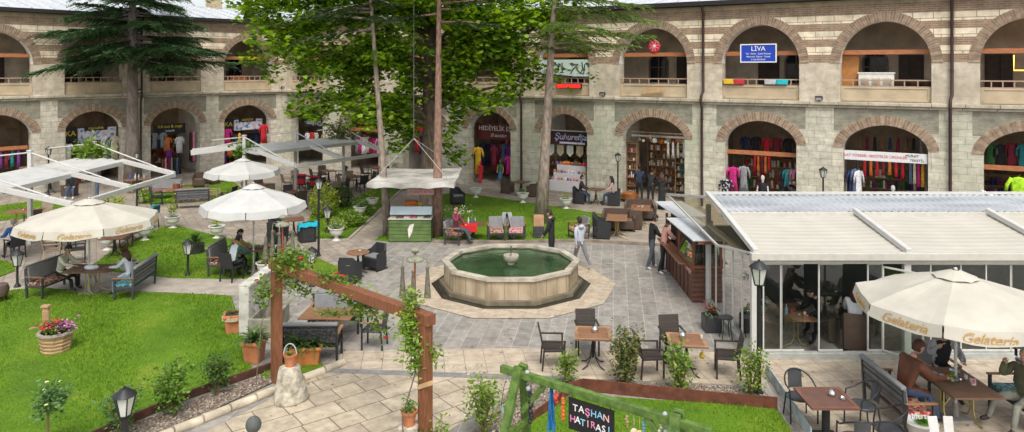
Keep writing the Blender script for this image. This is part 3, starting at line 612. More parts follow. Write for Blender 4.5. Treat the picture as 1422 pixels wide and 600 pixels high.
# conifers
def spray(out, base, d, L, w, n, droop):
    """a flat needle spray along a branch: short blades both sides, hanging slightly"""
    d = d.normalized(); s = d.cross(Vector((0, 0, 1))).normalized()
    for k in range(n):
        u = (k+.5)/n; p = base+d*L*u+Vector((0, 0, -droop*u*u*L))
        for sg in (-1, 1):
            ln = w*(1.1-u*.75)*random.uniform(.7, 1.2); q = p+(s*sg*.8+d*.65).normalized()*ln+Vector((0, 0, -ln*random.uniform(-.2, .6)))
            h = d*.05+Vector((0, 0, .02)); out.append((p-h, q-h*.2, q+h*.2+Vector((0, 0, .015)), p+h))
def conifer(name, label, px, py, H, z0, rad, trunk_r, m, bark, nb, lean=(0, 0), dens=1.0, droop=.12, wfac=1.0, prof=None, extra=()):
    b = G(px, py); t = thing(name, label, 'tree', b)
    tb = MB(); tb.tube([(lean[0]*k/6, lean[1]*k/6, H*k/6) for k in range(7)], [trunk_r*(1.25 if k == 0 else 1-k/6.6) for k in range(7)], 12)
    out = []
    specs = []
    for k in range(nb):
        u = (k+random.random())/nb; z = z0+(H-z0)*u; R_ = rad*(1-u)**.8*random.uniform(.65, 1.1) if prof is None else prof(u)*random.uniform(.6, 1.1)
        specs.append((z, random.uniform(0, 2*PI), R_))
    for z, a, R_ in list(specs)+list(extra):
        base = Vector((lean[0]*z/H, lean[1]*z/H, z)); d = Vector((math.cos(a), math.sin(a), random.uniform(-.12, .16)))
        tip = base+d*R_; tip.z -= droop*R_
        tb.tube([base, base.lerp(tip, .5)+Vector((0, 0, droop*R_*.25)), tip], [.045+.006*R_, .03, .01], 5)
        nn = max(5, int(R_*4.2*dens))
        for j in range(nn):
            u = .18+.82*(j+random.random()*.6)/nn; p = base.lerp(tip, u)+Vector((0, 0, droop*R_*.25*math.sin(PI*u)))
            for sg in (-1, 1):
                sd = (d*.75+d.cross(Vector((0, 0, 1)))*sg*random.uniform(.6, 1.0)+Vector((0, 0, random.uniform(-.5, .12)))).normalized(); L = R_*.34*(1.15-u*.8)*random.uniform(.7, 1.2)+.12
                spray(out, p, sd, L, .17*wfac, max(3, int(L/.09)), .2)
        spray(out, base.lerp(tip, .6), d, R_*.45, .16*wfac, max(4, int(R_*.45/.07)), .1)
    tb.build('trunk', bark, t, smooth='all'); mesh_np('crown', np.array([[tuple(v) for v in q] for q in out]), 4, m, t); return t
conifer('spruce_tree', 'dark spruce with drooping layered branches before the pale arcade', 184, 263, 17, 6.9, 4.9, .40, SPRUCE, mat('spruce_bark', (.20, .165, .14), .95, .35, 3, .9, stretch=(3, 3, 1), bscale=10), 110, dens=1.7, wfac=.85, droop=.10,
        extra=((7.3, R(-12), 4.3), (7.0, R(-40), 3.0), (7.8, R(180), 4.4), (8.8, R(195), 5.0), (7.5, R(215), 3.6), (8.0, R(-20), 4.0), (7.1, R(250), 3.2), (9.0, R(-5), 4.0), (7.5, R(-70), 3.0), (8.2, R(265), 3.4)))
conifer('larch_tree', 'slim conifer on a straight trunk with a few feathery branches near the turquoise sign', 751, 310, 15, 7.6, 4.0, .26, FIRG, PALEBARK, 26, lean=(.9, 0), dens=.8, prof=lambda u: 3.0*(1-u)+1, extra=((7.7, R(-20), 3.6), (8.1, R(-8), 4.2), (7.9, R(200), 2.4), (9.2, R(5), 4.4), (8.6, R(-50), 3.0), (9.6, R(-12), 4.0), (7.5, R(20), 2.6)))
conifer('pine_tree', 'slender leaning pine with mottled bark beside the path to the stand', 539, 327, 14, 8.6, 3.2, .155, PINEG, PALEBARK, 30, lean=(-1.1, .4), dens=.7, prof=lambda u: 2.6*(1-u)+.8, extra=((8.2, R(200), 3.0), (8.6, R(170), 3.0), (9.0, R(230), 2.6)))
conifer('pine_tree', 'thin straight pine trunk rising through the canopy of the ice cream stand', 607, 329, 15, 8.4, 3.0, .20, PINEG, mat('red_bark', (.24, .145, .105), .95, .4, 4, .9, stretch=(3, 3, 1), bscale=12), 26, lean=(.1, .2), dens=.7, prof=lambda u: 2.4*(1-u)+.9)
# tree tops beyond the roofs
for (x, y, h, r) in ((-20, 66, 17, 5.5), (-13.5, 64, 14, 4.2)):
    t = thing('distant_tree', 'leafy tree beyond the zinc roof, %s than its neighbour' % ('taller' if h > 15 else 'shorter'), 'tree', (x, y, 0)); tb = MB(); tb.tube([(0, 0, 0), (0, 0, h*.8)], [.35, .08], 8); tb.build('trunk', BARK, t)
    cen = []
    for k in range(60):
        v = rng.normal(0, 1, 3); v /= np.linalg.norm(v); clump(np.array([0, 0, h*.72])+v*r*rng.uniform(.5, 1)*np.array([1, 1, .9]), 1.1, 60)
    leaves('crown', np.concatenate(cen), .36, PLANE, t)

# ---------------------------------------------------------------- fountain
t = thing('fountain', 'ten sided stone fountain full of green water on the grey plaza', 'fountain', (FX, FY, 0))
def ring10(mb, r0, r1, z0, z1, z0i=None, mi=0):
    for k in range(10):
        a, b = 2*PI*k/10, 2*PI*(k+1)/10; P = lambda r, a, z: (r*math.cos(a), r*math.sin(a), z)
        mb.face([P(r1, a, z0), P(r1, b, z0), P(r1, b, z1), P(r1, a, z1)], mi); mb.face([P(r0, a, z1), P(r1, a, z1), P(r1, b, z1), P(r0, b, z1)], mi)
        mb.face([P(r0, b, z0), P(r0, a, z0), P(r0, a, z1), P(r0, b, z1)], mi); mb.face([P(r0, a, z0), P(r0, b, z0), P(r1, b, z0), P(r1, a, z0)], mi)
FST = mat('fountain_stone', (.36, .27, .17), .75, .3, 2.2, .35, stretch=(1, 1, .35), c2=(.55, .45, .31)); FRIM = mat('fountain_rim_stone', (.40, .35, .265), .6, .25, 3, .25, c2=(.56, .51, .41))
q = MB(); ring10(q, 1.95, 2.06, .12, .665); q.build('basin_wall', FST, t, bevel=.012)
q = MB(); ring10(q, 1.92, 2.13, .668, .755); q.build('rim', FRIM, t, bevel=.012)
q = MB(); ring10(q, 2.0, 2.2, .02, .14); q.build('plinth', mat('wet_stone', (.17, .145, .10), .5, .35, 3, .3), t, bevel=.03)
for k in range(10):
    a = 2*PI*(k+.5)/10; ap = 2.06*math.cos(PI/10)
    for u in (-.46, -.15, .17, .46): q = MB(); q.box((math.cos(a)*(ap+.001)-math.sin(a)*u*1.2, math.sin(a)*(ap+.001)+math.cos(a)*u*1.2, .40), (.012, .012, .5), a); q.build('panel_joint', mat('stone_joint', (.23, .165, .10), .9), t)
m, nt, b, N, L = node_mat('pool_water'); b.inputs['Base Color'].default_value = (.018, .075, .028, 1); b.inputs['Roughness'].default_value = .04; b.inputs['Specular IOR Level'].default_value = .55
tc = N.new('ShaderNodeTexCoord'); no = N.new('ShaderNodeTexNoise'); no.inputs['Scale'].default_value = 7; no.inputs['Detail'].default_value = 3; L.new(tc.outputs['Object'], no.inputs['Vector']); bp = N.new('ShaderNodeBump'); bp.inputs['Strength'].default_value = .22; bp.inputs['Distance'].default_value = .06; L.new(no.outputs['Fac'], bp.inputs['Height']); L.new(bp.outputs[0], b.inputs['Normal'])
n2 = N.new('ShaderNodeTexNoise'); n2.inputs['Scale'].default_value = 1.3; n2.inputs['Detail'].default_value = 5; L.new(tc.outputs['Object'], n2.inputs['Vector']); rp = N.new('ShaderNodeValToRGB'); rp.color_ramp.elements[0].color = (.007, .034, .011, 1); rp.color_ramp.elements[1].color = (.028, .085, .028, 1); rp.color_ramp.elements[0].position = .35; rp.color_ramp.elements[1].position = .7; L.new(n2.outputs['Fac'], rp.inputs[0]); L.new(rp.outputs[0], b.inputs['Base Color'])
WATER = m
q = MB(); q.face([(1.96*math.cos(2*PI*k/10), 1.96*math.sin(2*PI*k/10), .63) for k in range(10)]); q.build('water', WATER, t)
q = MB(); q.lathe([(.12, .3), (.12, .62), (.10, .66), (.15, .70), (.22, .76), (.24, .86), (.235, .90), (.19, .90), (.17, .84), (.02, .82)], n=16); bw = q.build('spout_bowl', FRIM, t, smooth=True)
q = MB(); q.tube([(0, 0, .82), (0, 0, 1.10)], .022, 8); q.tube([(0, 0, 1.10), (0, 0, 1.16)], [.035, .03], 8); q.build('spout_pipe', CHROME, bw)

# ---------------------------------------------------------------- lettering
def text_mb(body, size, depth=.006, shear=0.0, spacing=1.0):
    c = bpy.data.curves.new('lettering', 'FONT'); c.body = body; c.size = size; c.align_x = 'CENTER'; c.align_y = 'CENTER'; c.shear = shear; c.extrude = depth/2; c.space_character = spacing; c.resolution_u = 2
    o = bpy.data.objects.new('lettering', c); COL.objects.link(o); bpy.context.view_layer.update()
    me = bpy.data.meshes.new_from_object(o.evaluated_get(bpy.context.evaluated_depsgraph_get())); mb = MB(); mb.raw([tuple(v.co) for v in me.vertices], [tuple(p.vertices) for p in me.polygons])
    bpy.data.objects.remove(o); bpy.data.curves.remove(c); bpy.data.meshes.remove(me); return mb
def text(body, size, m, parent, M, shear=0.0, spacing=1.0, name='lettering', depth=.006):
    mb = text_mb(body, size, depth, shear, spacing); mb.v = [tuple(M @ Vector(v)) for v in mb.v]; return mb.build(name, m, parent)
UPRIGHT = Matrix.Rotation(PI/2, 4, 'X')     # lettering that faces -Y
# ---------------------------------------------------------------- parasols
GOLD = mat('gold_print', (.50, .30, .08), .6, .1)
def parasol(label, px, py, r, apex, rimz, rot, m, words, slump=.0):
    b = G(px, py); t = thing('parasol', label, 'parasol', b)
    q = MB(); q.tube([(0, 0, .05), (0, 0, apex-.05)], .028, 10); q.build('pole', WHITE, t, smooth=True)
    q = MB(); q.box((0, 0, .03), (.42, .42, .06)); q.lathe([(.06, .06), (.05, .3)], n=10); q.build('base', mat('base_stone', (.30, .28, .25), .8), t, bevel=.01)
    n = 8; V = lambda k, rr, z: (rr*math.cos(R(rot)+2*PI*k/n), rr*math.sin(R(rot)+2*PI*k/n), z)
    q = MB(); ns, nr = 6, 7
    def surf(u, v):      # u 0..8 round the rim, v 0..1 from the top outward; cloth dips between the ribs
        k = int(math.floor(u)); f = u-k; A = Vector(V(k, 1, 0)); B = Vector(V(k+1, 1, 0)); d = A.lerp(B, f); rr = .02+(r-.02)*v
        z = apex+(rimz-apex)*(v**1.12)-.055*math.sin(PI*f)*v*(1.15-v*.6)+.012*math.sin(u*9+v*6)*v; return (d.x*rr, d.y*rr, z)
    N_ = n*ns
    for j in range(nr):
        for i in range(N_): q.face([surf(i/ns, j/nr), surf(i/ns, (j+1)/nr), surf((i+1)/ns, (j+1)/nr), surf((i+1)/ns, j/nr)])
    cv = q.build('canopy', m, t, smooth='all')
    q = MB(); vh = .24
    def vs(u, w):
        k = int(math.floor(u)); f = u-k; x, y, z = surf(u, 1.0); ss = 1+.035*w; return (x*ss, y*ss, z-vh*w*(.82+.18*math.sin(PI*f))+.0)
    for i in range(N_):
        if i % ns == 0: a_ = i/ns+.012
        else: a_ = i/ns
        b_ = (i+1)/ns-(.012 if i % ns == ns-1 else 0)
        for w in range(2): q.face([vs(a_, w/2), vs(a_, (w+1)/2), vs(b_-1e-6, (w+1)/2), vs(b_-1e-6, w/2)])
    va = q.build('valance', m, t, smooth='all')
    for k in range(n): q = MB(); q.bar(Vector(V(k, .05, apex-.06)), Vector(V(k, r*.98, rimz-.02)), .022); rb = q.build('rib', WHITE, t); q = MB(); q.bar((0, 0, rimz-.35), Vector(V(k, r*.5, (apex+rimz)/2-.05)), .016); q.build('strut', WHITE, rb)
    q = MB(); 
    for k in range(n*3):
        a0, a1 = k/3, (k+1)/3; f = lambda u, v: (lambda p: (p[0], p[1], p[2]+.07-.05*v+.025*abs(math.sin(PI*u))*v))(surf(u, .03+.19*v))
        q.face([f(a0, 0), f(a0, 1), f(a1-1e-6, 1), f(a1-1e-6, 0)])
    q.build('vent', m, t, smooth='all'); q = MB(); q.ball((0, 0, apex+.07), .035); q.build('finial', WHITE, t)
    if words:
        for k in range(n):
            A = Vector(vs(k+.5, .56)); B1 = Vector(vs(k+.02, .5)); B2 = Vector(vs(k+.98, .5)); x = (B2-B1).normalized(); x.z = 0; nrm = Vector((x.y, -x.x, 0)); nrm = nrm if nrm.dot(Vector((A.x, A.y, 0))) > 0 else -nrm
            x = Vector((0, 0, 1)).cross(nrm) ; A.z = (vs(k+.5, .5)[2]); A += nrm*.016
            M = Matrix((( x.x, 0, nrm.x, A.x), (x.y, 0, nrm.y, A.y), (x.z, 1, nrm.z, A.z), (0, 0, 0, 1)))
            text('Gelateria', .25, GOLD, va, M, .35, .92)
    return t
parasol('cream parasol printed Gelateria over the two benches on the big lawn', 124, 408, 1.86, 2.74, 2.22, 40.7, CREAM, True)
parasol('cream parasol printed Gelateria over three men by the glass pavilion', 1327, 582, 1.74, 2.76, 2.25, 7.5, CREAM, True)
parasol('plain white parasol over the grey bench with three people', 352, 380, 1.62, 2.85, 2.28, 12, CANVAS, False)
parasol('plain white parasol standing under the open white awnings', 337, 306, 1.56, 2.66, 2.20, 30, CANVAS, False)

# ---------------------------------------------------------------- retractable awnings
AWN = stripes('awning_canvas', (.66, .65, .62), (.76, .75, .72), 22, 1, .8, bump=.5, dist=.04)
def awning(label, posts, gut, arm_len, strip_w, zt, zg, ph):
    """posts: ground points in a row; gut: matching gutter points; arms run from the row down to the gutter, held by rods from the posts"""
    o = posts[0]; t = thing('pergola_awning', label, 'awning', (o[0], o[1], 0)); L = lambda p, z: Vector((p[0]-o[0], p[1]-o[1], z))
    for p in posts:
        q = MB(); q.box(tuple(L(p, ph/2)), (.14, .14, ph)); q.box(tuple(L(p, ph+.02)), (.18, .18, .06)); q.build('post', WHITE, t, bevel=.008)
    for p, g in zip(posts, gut):
        P, Gv = L(p, zt), L(g, zg); d = (P-Gv).normalized(); q = MB(); q.bar(Gv, Gv+d*arm_len, .13, .17); q.build('arm', WHITE, t, bevel=.008)
        q = MB(); q.tube([L(p, ph-.05), Gv+d*arm_len*.32+Vector((0, 0, .09))], .028, 8); q.build('tie_rod', WHITE, t)
        back = L(p, ph-.05)+Vector((d.x, d.y, 0)).normalized()*2.6; back.z = zt+.15; q = MB(); q.tube([L(p, ph-.05), back], .028, 8); q.build('tie_rod', WHITE, t)
    q = MB(); a, b = L(gut[0], zg-.05), L(gut[-1], zg-.05); q.bar(a, b, .14, .16); q.build('gutter_beam', WHITE, t, bevel=.01)
    # folded canvas lies across the upper ends of the arms
    A = []
    for p, g in ((posts[0], gut[0]), (posts[-1], gut[-1])):
        P, Gv = L(p, zt), L(g, zg); d = (P-Gv).normalized(); e0 = Gv+d*(arm_len-.1); e1 = e0+Vector((d.x, d.y, 0)).normalized()*strip_w+Vector((0, 0, .12)); A.append((e0, e1))
    q = MB(); n = 9
    for k in range(n):
        f = lambda i, j: A[i][0].lerp(A[i][1], j/n)+Vector((0, 0, .05*(j % 2)))
        q.face([f(0, k), f(1, k), f(1, k+1), f(0, k+1)])
        q.face([f(0, k)-Vector((0, 0, .16)), f(0, k+1)-Vector((0, 0, .16)), f(1, k+1)-Vector((0, 0, .16)), f(1, k)-Vector((0, 0, .16))])
    for i in (0, 1): q.face([A[i][0]-Vector((0, 0, .16)), A[i][1]-Vector((0, 0, .16)), A[i][1], A[i][0]])
    q.face([A[0][0]-Vector((0, 0, .16)), A[1][0]-Vector((0, 0, .16)), A[1][0], A[0][0]])
    q.build('canvas', CANVAS, t); 
    q = MB(); q.bar(A[0][1]+Vector((0, 0, -.1)), A[1][1]+Vector((0, 0, -.1)), .16, .2); q.build('ridge_beam', WHITE, t, bevel=.01)
    return t
awning('wide white retractable awning behind the Gelateria parasol, canvas folded back', [(-18.3, 23.6), (-18.2, 27.2), (-17.7, 30.5)], [(-13.8, 22.6), (-13.75, 25.9), (-13.7, 29.2)], 2.75, 1.9, 3.0, 2.36, 3.5)
awning('white retractable awning in front of the corner shops above the cafe tables', [(-12.6, 33.9), (-11.0, 36.6), (-9.2, 39.3)], [(-9.58, 31.8), (-7.96, 34.1), (-6.3, 36.6)], 2.7, 1.7, 2.95, 2.36, 3.45)
t = thing('pergola_awning', 'narrow white awning arm reaching toward the spruce from the cafe posts', 'awning', (-12.7, 34.3, 0))
q = MB(); q.box((0, 0, 1.6), (.13, .13, 3.2)); q.build('post', WHITE, t); q = MB(); q.bar((0, 0, 2.95), (-3.0, 1.0, 2.5), .15, .26); q.build('arm', WHITE, t, bevel=.01); q = MB(); q.bar((-.1, .3, 3.0), (-3.0, 1.5, 2.62), .5, .10); q.build('canvas', CANVAS, t); q = MB(); q.tube([(0, 0, 3.2), (-2.6, .9, 2.66)], .028); q.build('tie_rod', WHITE, t)
# ---------------------------------------------------------------- furniture (local front = +Y)
def legs4(t, w, d, h, r, m, splay=0, n=4):
    for sx in (-1, 1):
        for sy in (-1, 1):
            q = MB(); q.bar((sx*(w/2+splay), sy*(d/2+splay), 0), (sx*w/2, sy*d/2, h), r, r); q.build('leg', m, t)
def proto(name, cat): return thing(name, None, cat, (0, 0, -50))
def mk_slim(name, wm, fm, cush=None, arm=None):
    t = proto(name, 'chair'); q = MB(); q.box((0, 0, .44), (.48, .47, .05)); q.build('seat', wm, t, bevel=.012)
    q = MB(); a, b = -.235, -.33
    for k in range(3):
        z0, z1 = .47+.15*k, .47+.15*(k+1); y0, y1 = a+(b-a)*k/3, a+(b-a)*(k+1)/3; q.bar((0, y0, z0), (0, y1, z1+.005), .47, .035, up=(0, 1, 0))
    q.build('backrest', wm, t, bevel=.01)
    for sx in (-1, 1):
        q = MB(); q.bar((sx*.235, .22, 0), (sx*.235, .22, .64), .035); q.build('leg', fm, t); q = MB(); q.bar((sx*.225, -.27, 0), (sx*.225, -.23, .46), .035); q.build('leg', fm, t)
        q = MB(); q.bar((sx*.25, .25, .65), (sx*.25, -.28, .67), .05, .03); q.build('armrest', arm or fm, t, bevel=.008)
    if cush: q = MB(); q.box((0, 0, .49), (.44, .42, .06)); q.build('cushion', cush, t, bevel=.02)
    return t
def mk_bistro():
    t = proto('bistro_chair', 'chair'); q = MB(); q.lathe([(.21, .43), (.225, .445), (.21, .46), (.02, .462)], n=18, sx=1, sy=.95); q.build('seat', mat('black_resin', (.05, .053, .058), .45, .15), t, smooth=True)
    q = MB(); n = 6
    for k in range(n):
        x0, x1 = -.13+.26*k/n, -.13+.26*(k+1)/n; f = lambda x, z: (x, -.235-.05*(z-.45)/.4-.03*(1-(x/.13)**2), z)
        q.face([f(x0, .50), f(x1, .50), f(x1, .84), f(x0, .84)]); q.face([tuple(Vector(p)+Vector((0, .012, 0))) for p in (f(x1, .50), f(x0, .50), f(x0, .84), f(x1, .84))])
    q.build('backrest', stripes('black_ribs', (.04, .042, .045), (.085, .088, .092), 420, 0, .45), t)
    q = MB(); pts = [(.25, .20, .02), (.255, .19, .45), (.26, .16, .64), (.27, .0, .67)]+[(.27*math.cos(a), -.0-.30*math.sin(a), .67+.18*math.sin(a)) for a in [PI*k/12 for k in range(1, 12)]]+[(-.27, .0, .67), (-.26, .16, .64), (-.255, .19, .45), (-.25, .20, .02)]
    q.tube(pts, .015, 8); q.build('arm_hoop', BLACK, t, smooth=True)
    for sx in (-1, 1): q = MB(); q.tube([(sx*.19, -.19, .44), (sx*.22, -.25, 0)], .014, 7); q.build('leg', BLACK, t)
    q = MB(); q.tube([(.25*math.cos(2*PI*k/20), .23*math.sin(2*PI*k/20), .44) for k in range(21)], .012, 6); q.build('seat_ring', BLACK, t, smooth=True); return t
def mk_tub(name, wm, cush, wide=.62, high=.82, cat='chair'):
    t = proto(name, cat); w = wide/2; P = [(-w, .30), (-w, -.12), (-w+.10, -.28), (w-.10, -.28), (w, -.12), (w, .30)]; H = [.58, .64, high, high, .64, .58]; q = MB()
    for i in range(5):
        (x0, y0), (x1, y1) = P[i], P[i+1]; k = .88
        o = [(x0, y0, .05), (x1, y1, .05), (x1*1.04, y1*1.06, H[i+1]), (x0*1.04, y0*1.06, H[i])]; s = [(x0*k, y0*k, .40), (x1*k, y1*k, .40), (x1*k, y1*k*.98, H[i+1]-.01), (x0*k, y0*k*.98, H[i]-.01)]
        q.face(o); q.face(s[::-1]); q.face([o[3], o[2], s[2], s[3]])
    q.face([(-w, .30, .05), (-w*1.04, .318, .58), (-w*.88, .264, .57), (-w*.88, .264, .05)][::-1]); q.face([(w, .30, .05), (w*1.04, .318, .58), (w*.88, .264, .57), (w*.88, .264, .05)])
    q.build('shell', wm, t); q = MB(); q.box((0, .02, .26), (wide*.93, .50, .30)); q.build('seat', wm, t, bevel=.02); q = MB(); q.box((0, .03, .45), (wide*.84, .46, .08)); q.build('cushion', cush, t, bevel=.03)
    legs4(t, wide-.08, .5, .06, .04, wm); return t
def mk_bench(name, L, cush, fm, arm, slat, hgt=.92):
    t = proto(name, 'bench'); q = MB(); q.box((0, 0, .36), (L, .52, .05)); q.build('seat', fm, t, bevel=.01)
    q = MB(); q.box((0, .01, .43), (L-.08, .5, .10)); q.build('cushion', cush, t, bevel=.03)
    q = MB()
    for z0, z1 in ((.44, .58), (.60, .74), (.76, hgt)): q.bar((0, -.25-.10*(z0-.44), z0), (0, -.25-.10*(z1-.44), z1), L, .035, up=(0, 1, 0))
    q.build('backrest', slat, t, bevel=.008); q = MB(); q.bar((0, -.31, hgt-.03), (0, -.32, hgt+.035), L+.02, .10, up=(0, 1, 0)); q.build('back_rail', mat('grey_cushion', (.20, .20, .205), .8, .12), t, bevel=.02); q = MB(); q.bar((0, -.205, .50), (0, -.265, hgt-.02), L-.1, .06, up=(0, 1, 0)); q.build('back_cushion', mat('grey_cushion', (.20, .20, .205)), t, bevel=.02)
    for sx in (-1, 1):
        q = MB(); q.bar((sx*(L/2-.02), .24, 0), (sx*(L/2-.02), .24, .62), .05, .05); q.build('leg', fm, t); q = MB(); q.bar((sx*(L/2-.02), -.25, 0), (sx*(L/2-.02), -.30, hgt-.05), .05, .05); q.build('leg', fm, t)
        q = MB(); q.box((sx*(L/2-.02), -.0, .64), (.07, .60, .035)); q.build('armrest', arm, t, bevel=.01)
    return t
def mk_lounge(name, cush, back):
    t = proto(name, 'armchair'); q = MB(); q.box((0, .02, .40), (.56, .54, .14)); q.build('cushion', cush, t, bevel=.04); q = MB(); q.bar((0, -.26, .42), (0, -.36, .86), .54, .10, up=(0, 1, 0)); q.build('back_cushion', back, t, bevel=.03)
    q = MB(); q.box((0, .0, .31), (.60, .58, .04)); q.build('seat_frame', DARKG, t)
    for sx in (-1, 1):
        q = MB(); q.bar((sx*.31, .27, 0), (sx*.31, .27, .62), .045); q.build('leg', DARKG, t); q = MB(); q.bar((sx*.31, -.28, 0), (sx*.31, -.34, .62), .045); q.build('leg', DARKG, t); q = MB(); q.box((sx*.31, -.03, .63), (.06, .66, .03)); q.build('armrest', WOODL, t, bevel=.008)
    return t
WOODL = mat('oak_arm', (.30, .16, .08), .5, .25, 6, .1); TABD = stripes('slatted_brown', (.085, .035, .025), (.20, .095, .065), 310, 1, .5, bump=.5); TABM = stripes('slatted_wood', (.13, .07, .045), (.30, .17, .10), 330, 0, .5, bump=.5)
def mk_table(name, w, d, m, base, h=.74, kind='pedestal', rim=None):
    t = proto(name, 'table'); q = MB()
    if kind == 'round': q.lathe([(w/2-.01, h-.035), (w/2, h-.02), (w/2, h-.008), (w/2-.01, h), (.01, h+.0005)], n=28)
    else: q.box((0, 0, h-.018), (w, d, .036))
    q.build('tabletop', m, t, bevel=.006)
    if rim:
        q = MB()
        for sx in (-1, 1): q.box((sx*(w/2-.035), 0, h+.002), (.07, d+.006, .008)); q.box((0, sx*(d/2-.035), h+.0035), (w-.14, .07, .006))
        q.build('border', rim, t)
    if kind == 'column': q = MB(); q.lathe([(.07, .05), (.07, h-.04)], n=14); q.build('column', base, t, smooth=True); q = MB(); q.box((0, 0, .03), (.45, .45, .05)); q.build('base', base, t, bevel=.01)
    elif kind == 'cross':
        for s in (-1, 1):
            q = MB(); x = s*min(.28, w*.3)
            for a in (-1, 1): q.tube([(x, a*.05, h-.04), (x, a*.05, .22), (x, a*.12, .08), (x, a*.32, .015)], .016, 7)
            q.tube([(x, 0, .25), (-x*.2, 0, h-.06)], .012, 6); q.build('leg_frame', base, t, smooth=True)
    else:
        q = MB(); q.tube([(0, 0, .2), (0, 0, h-.04)], .03, 10); q.build('column', base, t, smooth=True)
        for k in range(4):
            a = PI/4+k*PI/2; q = MB(); q.tube([(.03*math.cos(a), .03*math.sin(a), .5), (.08*math.cos(a), .08*math.sin(a), .2), (.2*math.cos(a), .2*math.sin(a), .06), (.34*math.cos(a), .34*math.sin(a), .015)], .015, 7); q.build('leg', base, t, smooth=True)
    return t
REDP = patterned('red_kilim', [(.28, .02, .03), (.40, .05, .06), (.30, .20, .10), (.16, .02, .05), (.45, .30, .18)], 22); BROWNP = patterned('brown_print', [(.22, .06, .04), (.35, .20, .12), (.10, .04, .03), (.45, .33, .25)], 20)
TEALP = patterned('teal_print', [(.02, .14, .17), (.05, .22, .25), (.20, .25, .22), (.03, .08, .12)], 20); PINKP = patterned('pink_print', [(.42, .13, .16), (.52, .25, .24), (.28, .06, .08), (.55, .38, .33)], 20); ORGP = patterned('orange_print', [(.42, .12, .05), (.50, .25, .14), (.25, .06, .03), (.50, .38, .28)], 20)
GREYC = mat('grey_cushion', (.20, .20, .205), .8, .12); TEAL = mat('teal_cloth', (.02, .24, .27), .85, .15)
LATT = patterned('pierced_black', [(.02, .02, .022), (.025, .025, .027), (.09, .09, .088), (.018, .018, .02)], 46, .5)
slim = mk_slim('wicker_armchair', DARKW, mat('dark_brown_metal', (.04, .028, .022), .45, .2)); bistro = mk_bistro(); tub = mk_tub('tub_chair', BLACKW, GREYC); tubb = mk_tub('tub_chair', BROWNW, mat('brown_cushion', (.14, .09, .065), .9, .2))
sofa = mk_tub('wicker_sofa', BROWNW, mat('tan_cushion', (.16, .10, .07), .9, .2), 1.35, .86, 'sofa'); beige = mk_slim('cane_armchair', BEIGEW, mat('cane', (.40, .30, .19), .6, .2)); plain = mk_slim('cafe_chair', BLACKW, BLACK)
latc = mk_slim('pierced_armchair', LATT, BLACK, arm=WOODL)
bench_r = mk_bench('garden_bench', 1.5, REDP, DARKG, WOOD, GREYW); bench_t = mk_bench('garden_bench', 1.65, TEALP, DARKG, WOOD, GREYW); bench_b = mk_bench('garden_bench', 1.45, BROWNP, DARKG, WOOD, GREYW); bench_l = mk_bench('pierced_bench', 1.25, mat('black_pad', (.03, .03, .032), .8), BLACK, WOODL, LATT, .88)
lounge_p = mk_lounge('patterned_armchair', PINKP, GREYC); lounge_b = mk_lounge('patterned_armchair', BROWNP, GREYC); lounge_o = mk_lounge('patterned_armchair', ORGP, GREYC)
tab_d = mk_table('slatted_table', .84, .84, TABD, BLACK, kind='column', rim=mat('brown_plank', (.17, .075, .05), .45, .2)); tab_w = mk_table('wooden_table', .80, .80, WOOD, BLACK, rim=mat('light_plank', (.33, .19, .10), .5, .25))
tab_m = mk_table('long_table', .92, 1.35, TABM, BRASS, kind='cross'); tab_r = mk_table('round_table', .74, .74, WOOD, BLACK, kind='round'); tab_b = mk_table('wooden_table', 1.25, .80, WOOD, BRASS, kind='cross'); tab_s = mk_table('cafe_table', .78, .78, mat('dark_table_wood', (.15, .075, .045), .5, .3, 5), BLACK)
def sugar(x, y, z, label, s=1.0):
    t = thing('sugar_pot', label, 'sugar pot', (x, y, z)); q = MB(); q.lathe([(.05, 0), (.062, .02), (.062, .06), (.05, .075)], n=14); q.build('body', CHROME, t, smooth=True); q = MB(); q.lathe([(.055, .076), (.045, .10), (.012, .112), (.014, .13), (.004, .135)], n=14); q.build('lid', CHROME, t, smooth=True)
    if s != 1: t.scale = (s,)*3
def dish(x, y, z, label, m=None, r=.05, name='ashtray', cat='ashtray'):
    q = MB(); q.lathe([(r*.8, 0), (r, .02), (r*.9, .024), (r*.7, .010), (.004, .010)], n=16); o = q.build(name, m or CHROME, smooth=True, loc=(x, y, z)); tag(o, label, cat)
def bottle(x, y, z, m, label, h=.2):
    t = thing('bottle', label, 'bottle', (x, y, z)); q = MB(); q.lathe([(.03, 0), (.034, .01), (.034, h*.6), (.014, h*.8), (.014, h*.93)], n=12); q.build('body', m, t, smooth=True); q = MB(); q.lathe([(.017, h*.93), (.017, h)], n=10); q.build('cap', WHITE, t)
def items(x, y, z, label, n=3, cols=None, name='table_setting'):
    """cups and glasses standing together on a table: each is its own thing"""
    for k in range(n):
        m = (cols or [WHITE, mat('red_plastic', (.5, .03, .03), .4), CHROME])[k % 3]; q = MB(); r = .032+.012*(k % 2); q.lathe([(r*.8, 0), (r, .015), (r, .075), (r*.9, .08), (r*.85, .02), (.003, .015)], n=10)
        tag(q.build('cup', m, smooth=True, loc=(x+.17*math.cos(k*2.3), y+.14*math.sin(k*2.3), z)), ('white', 'red', 'steel')[k % 3]+' cup on '+label, 'cup')
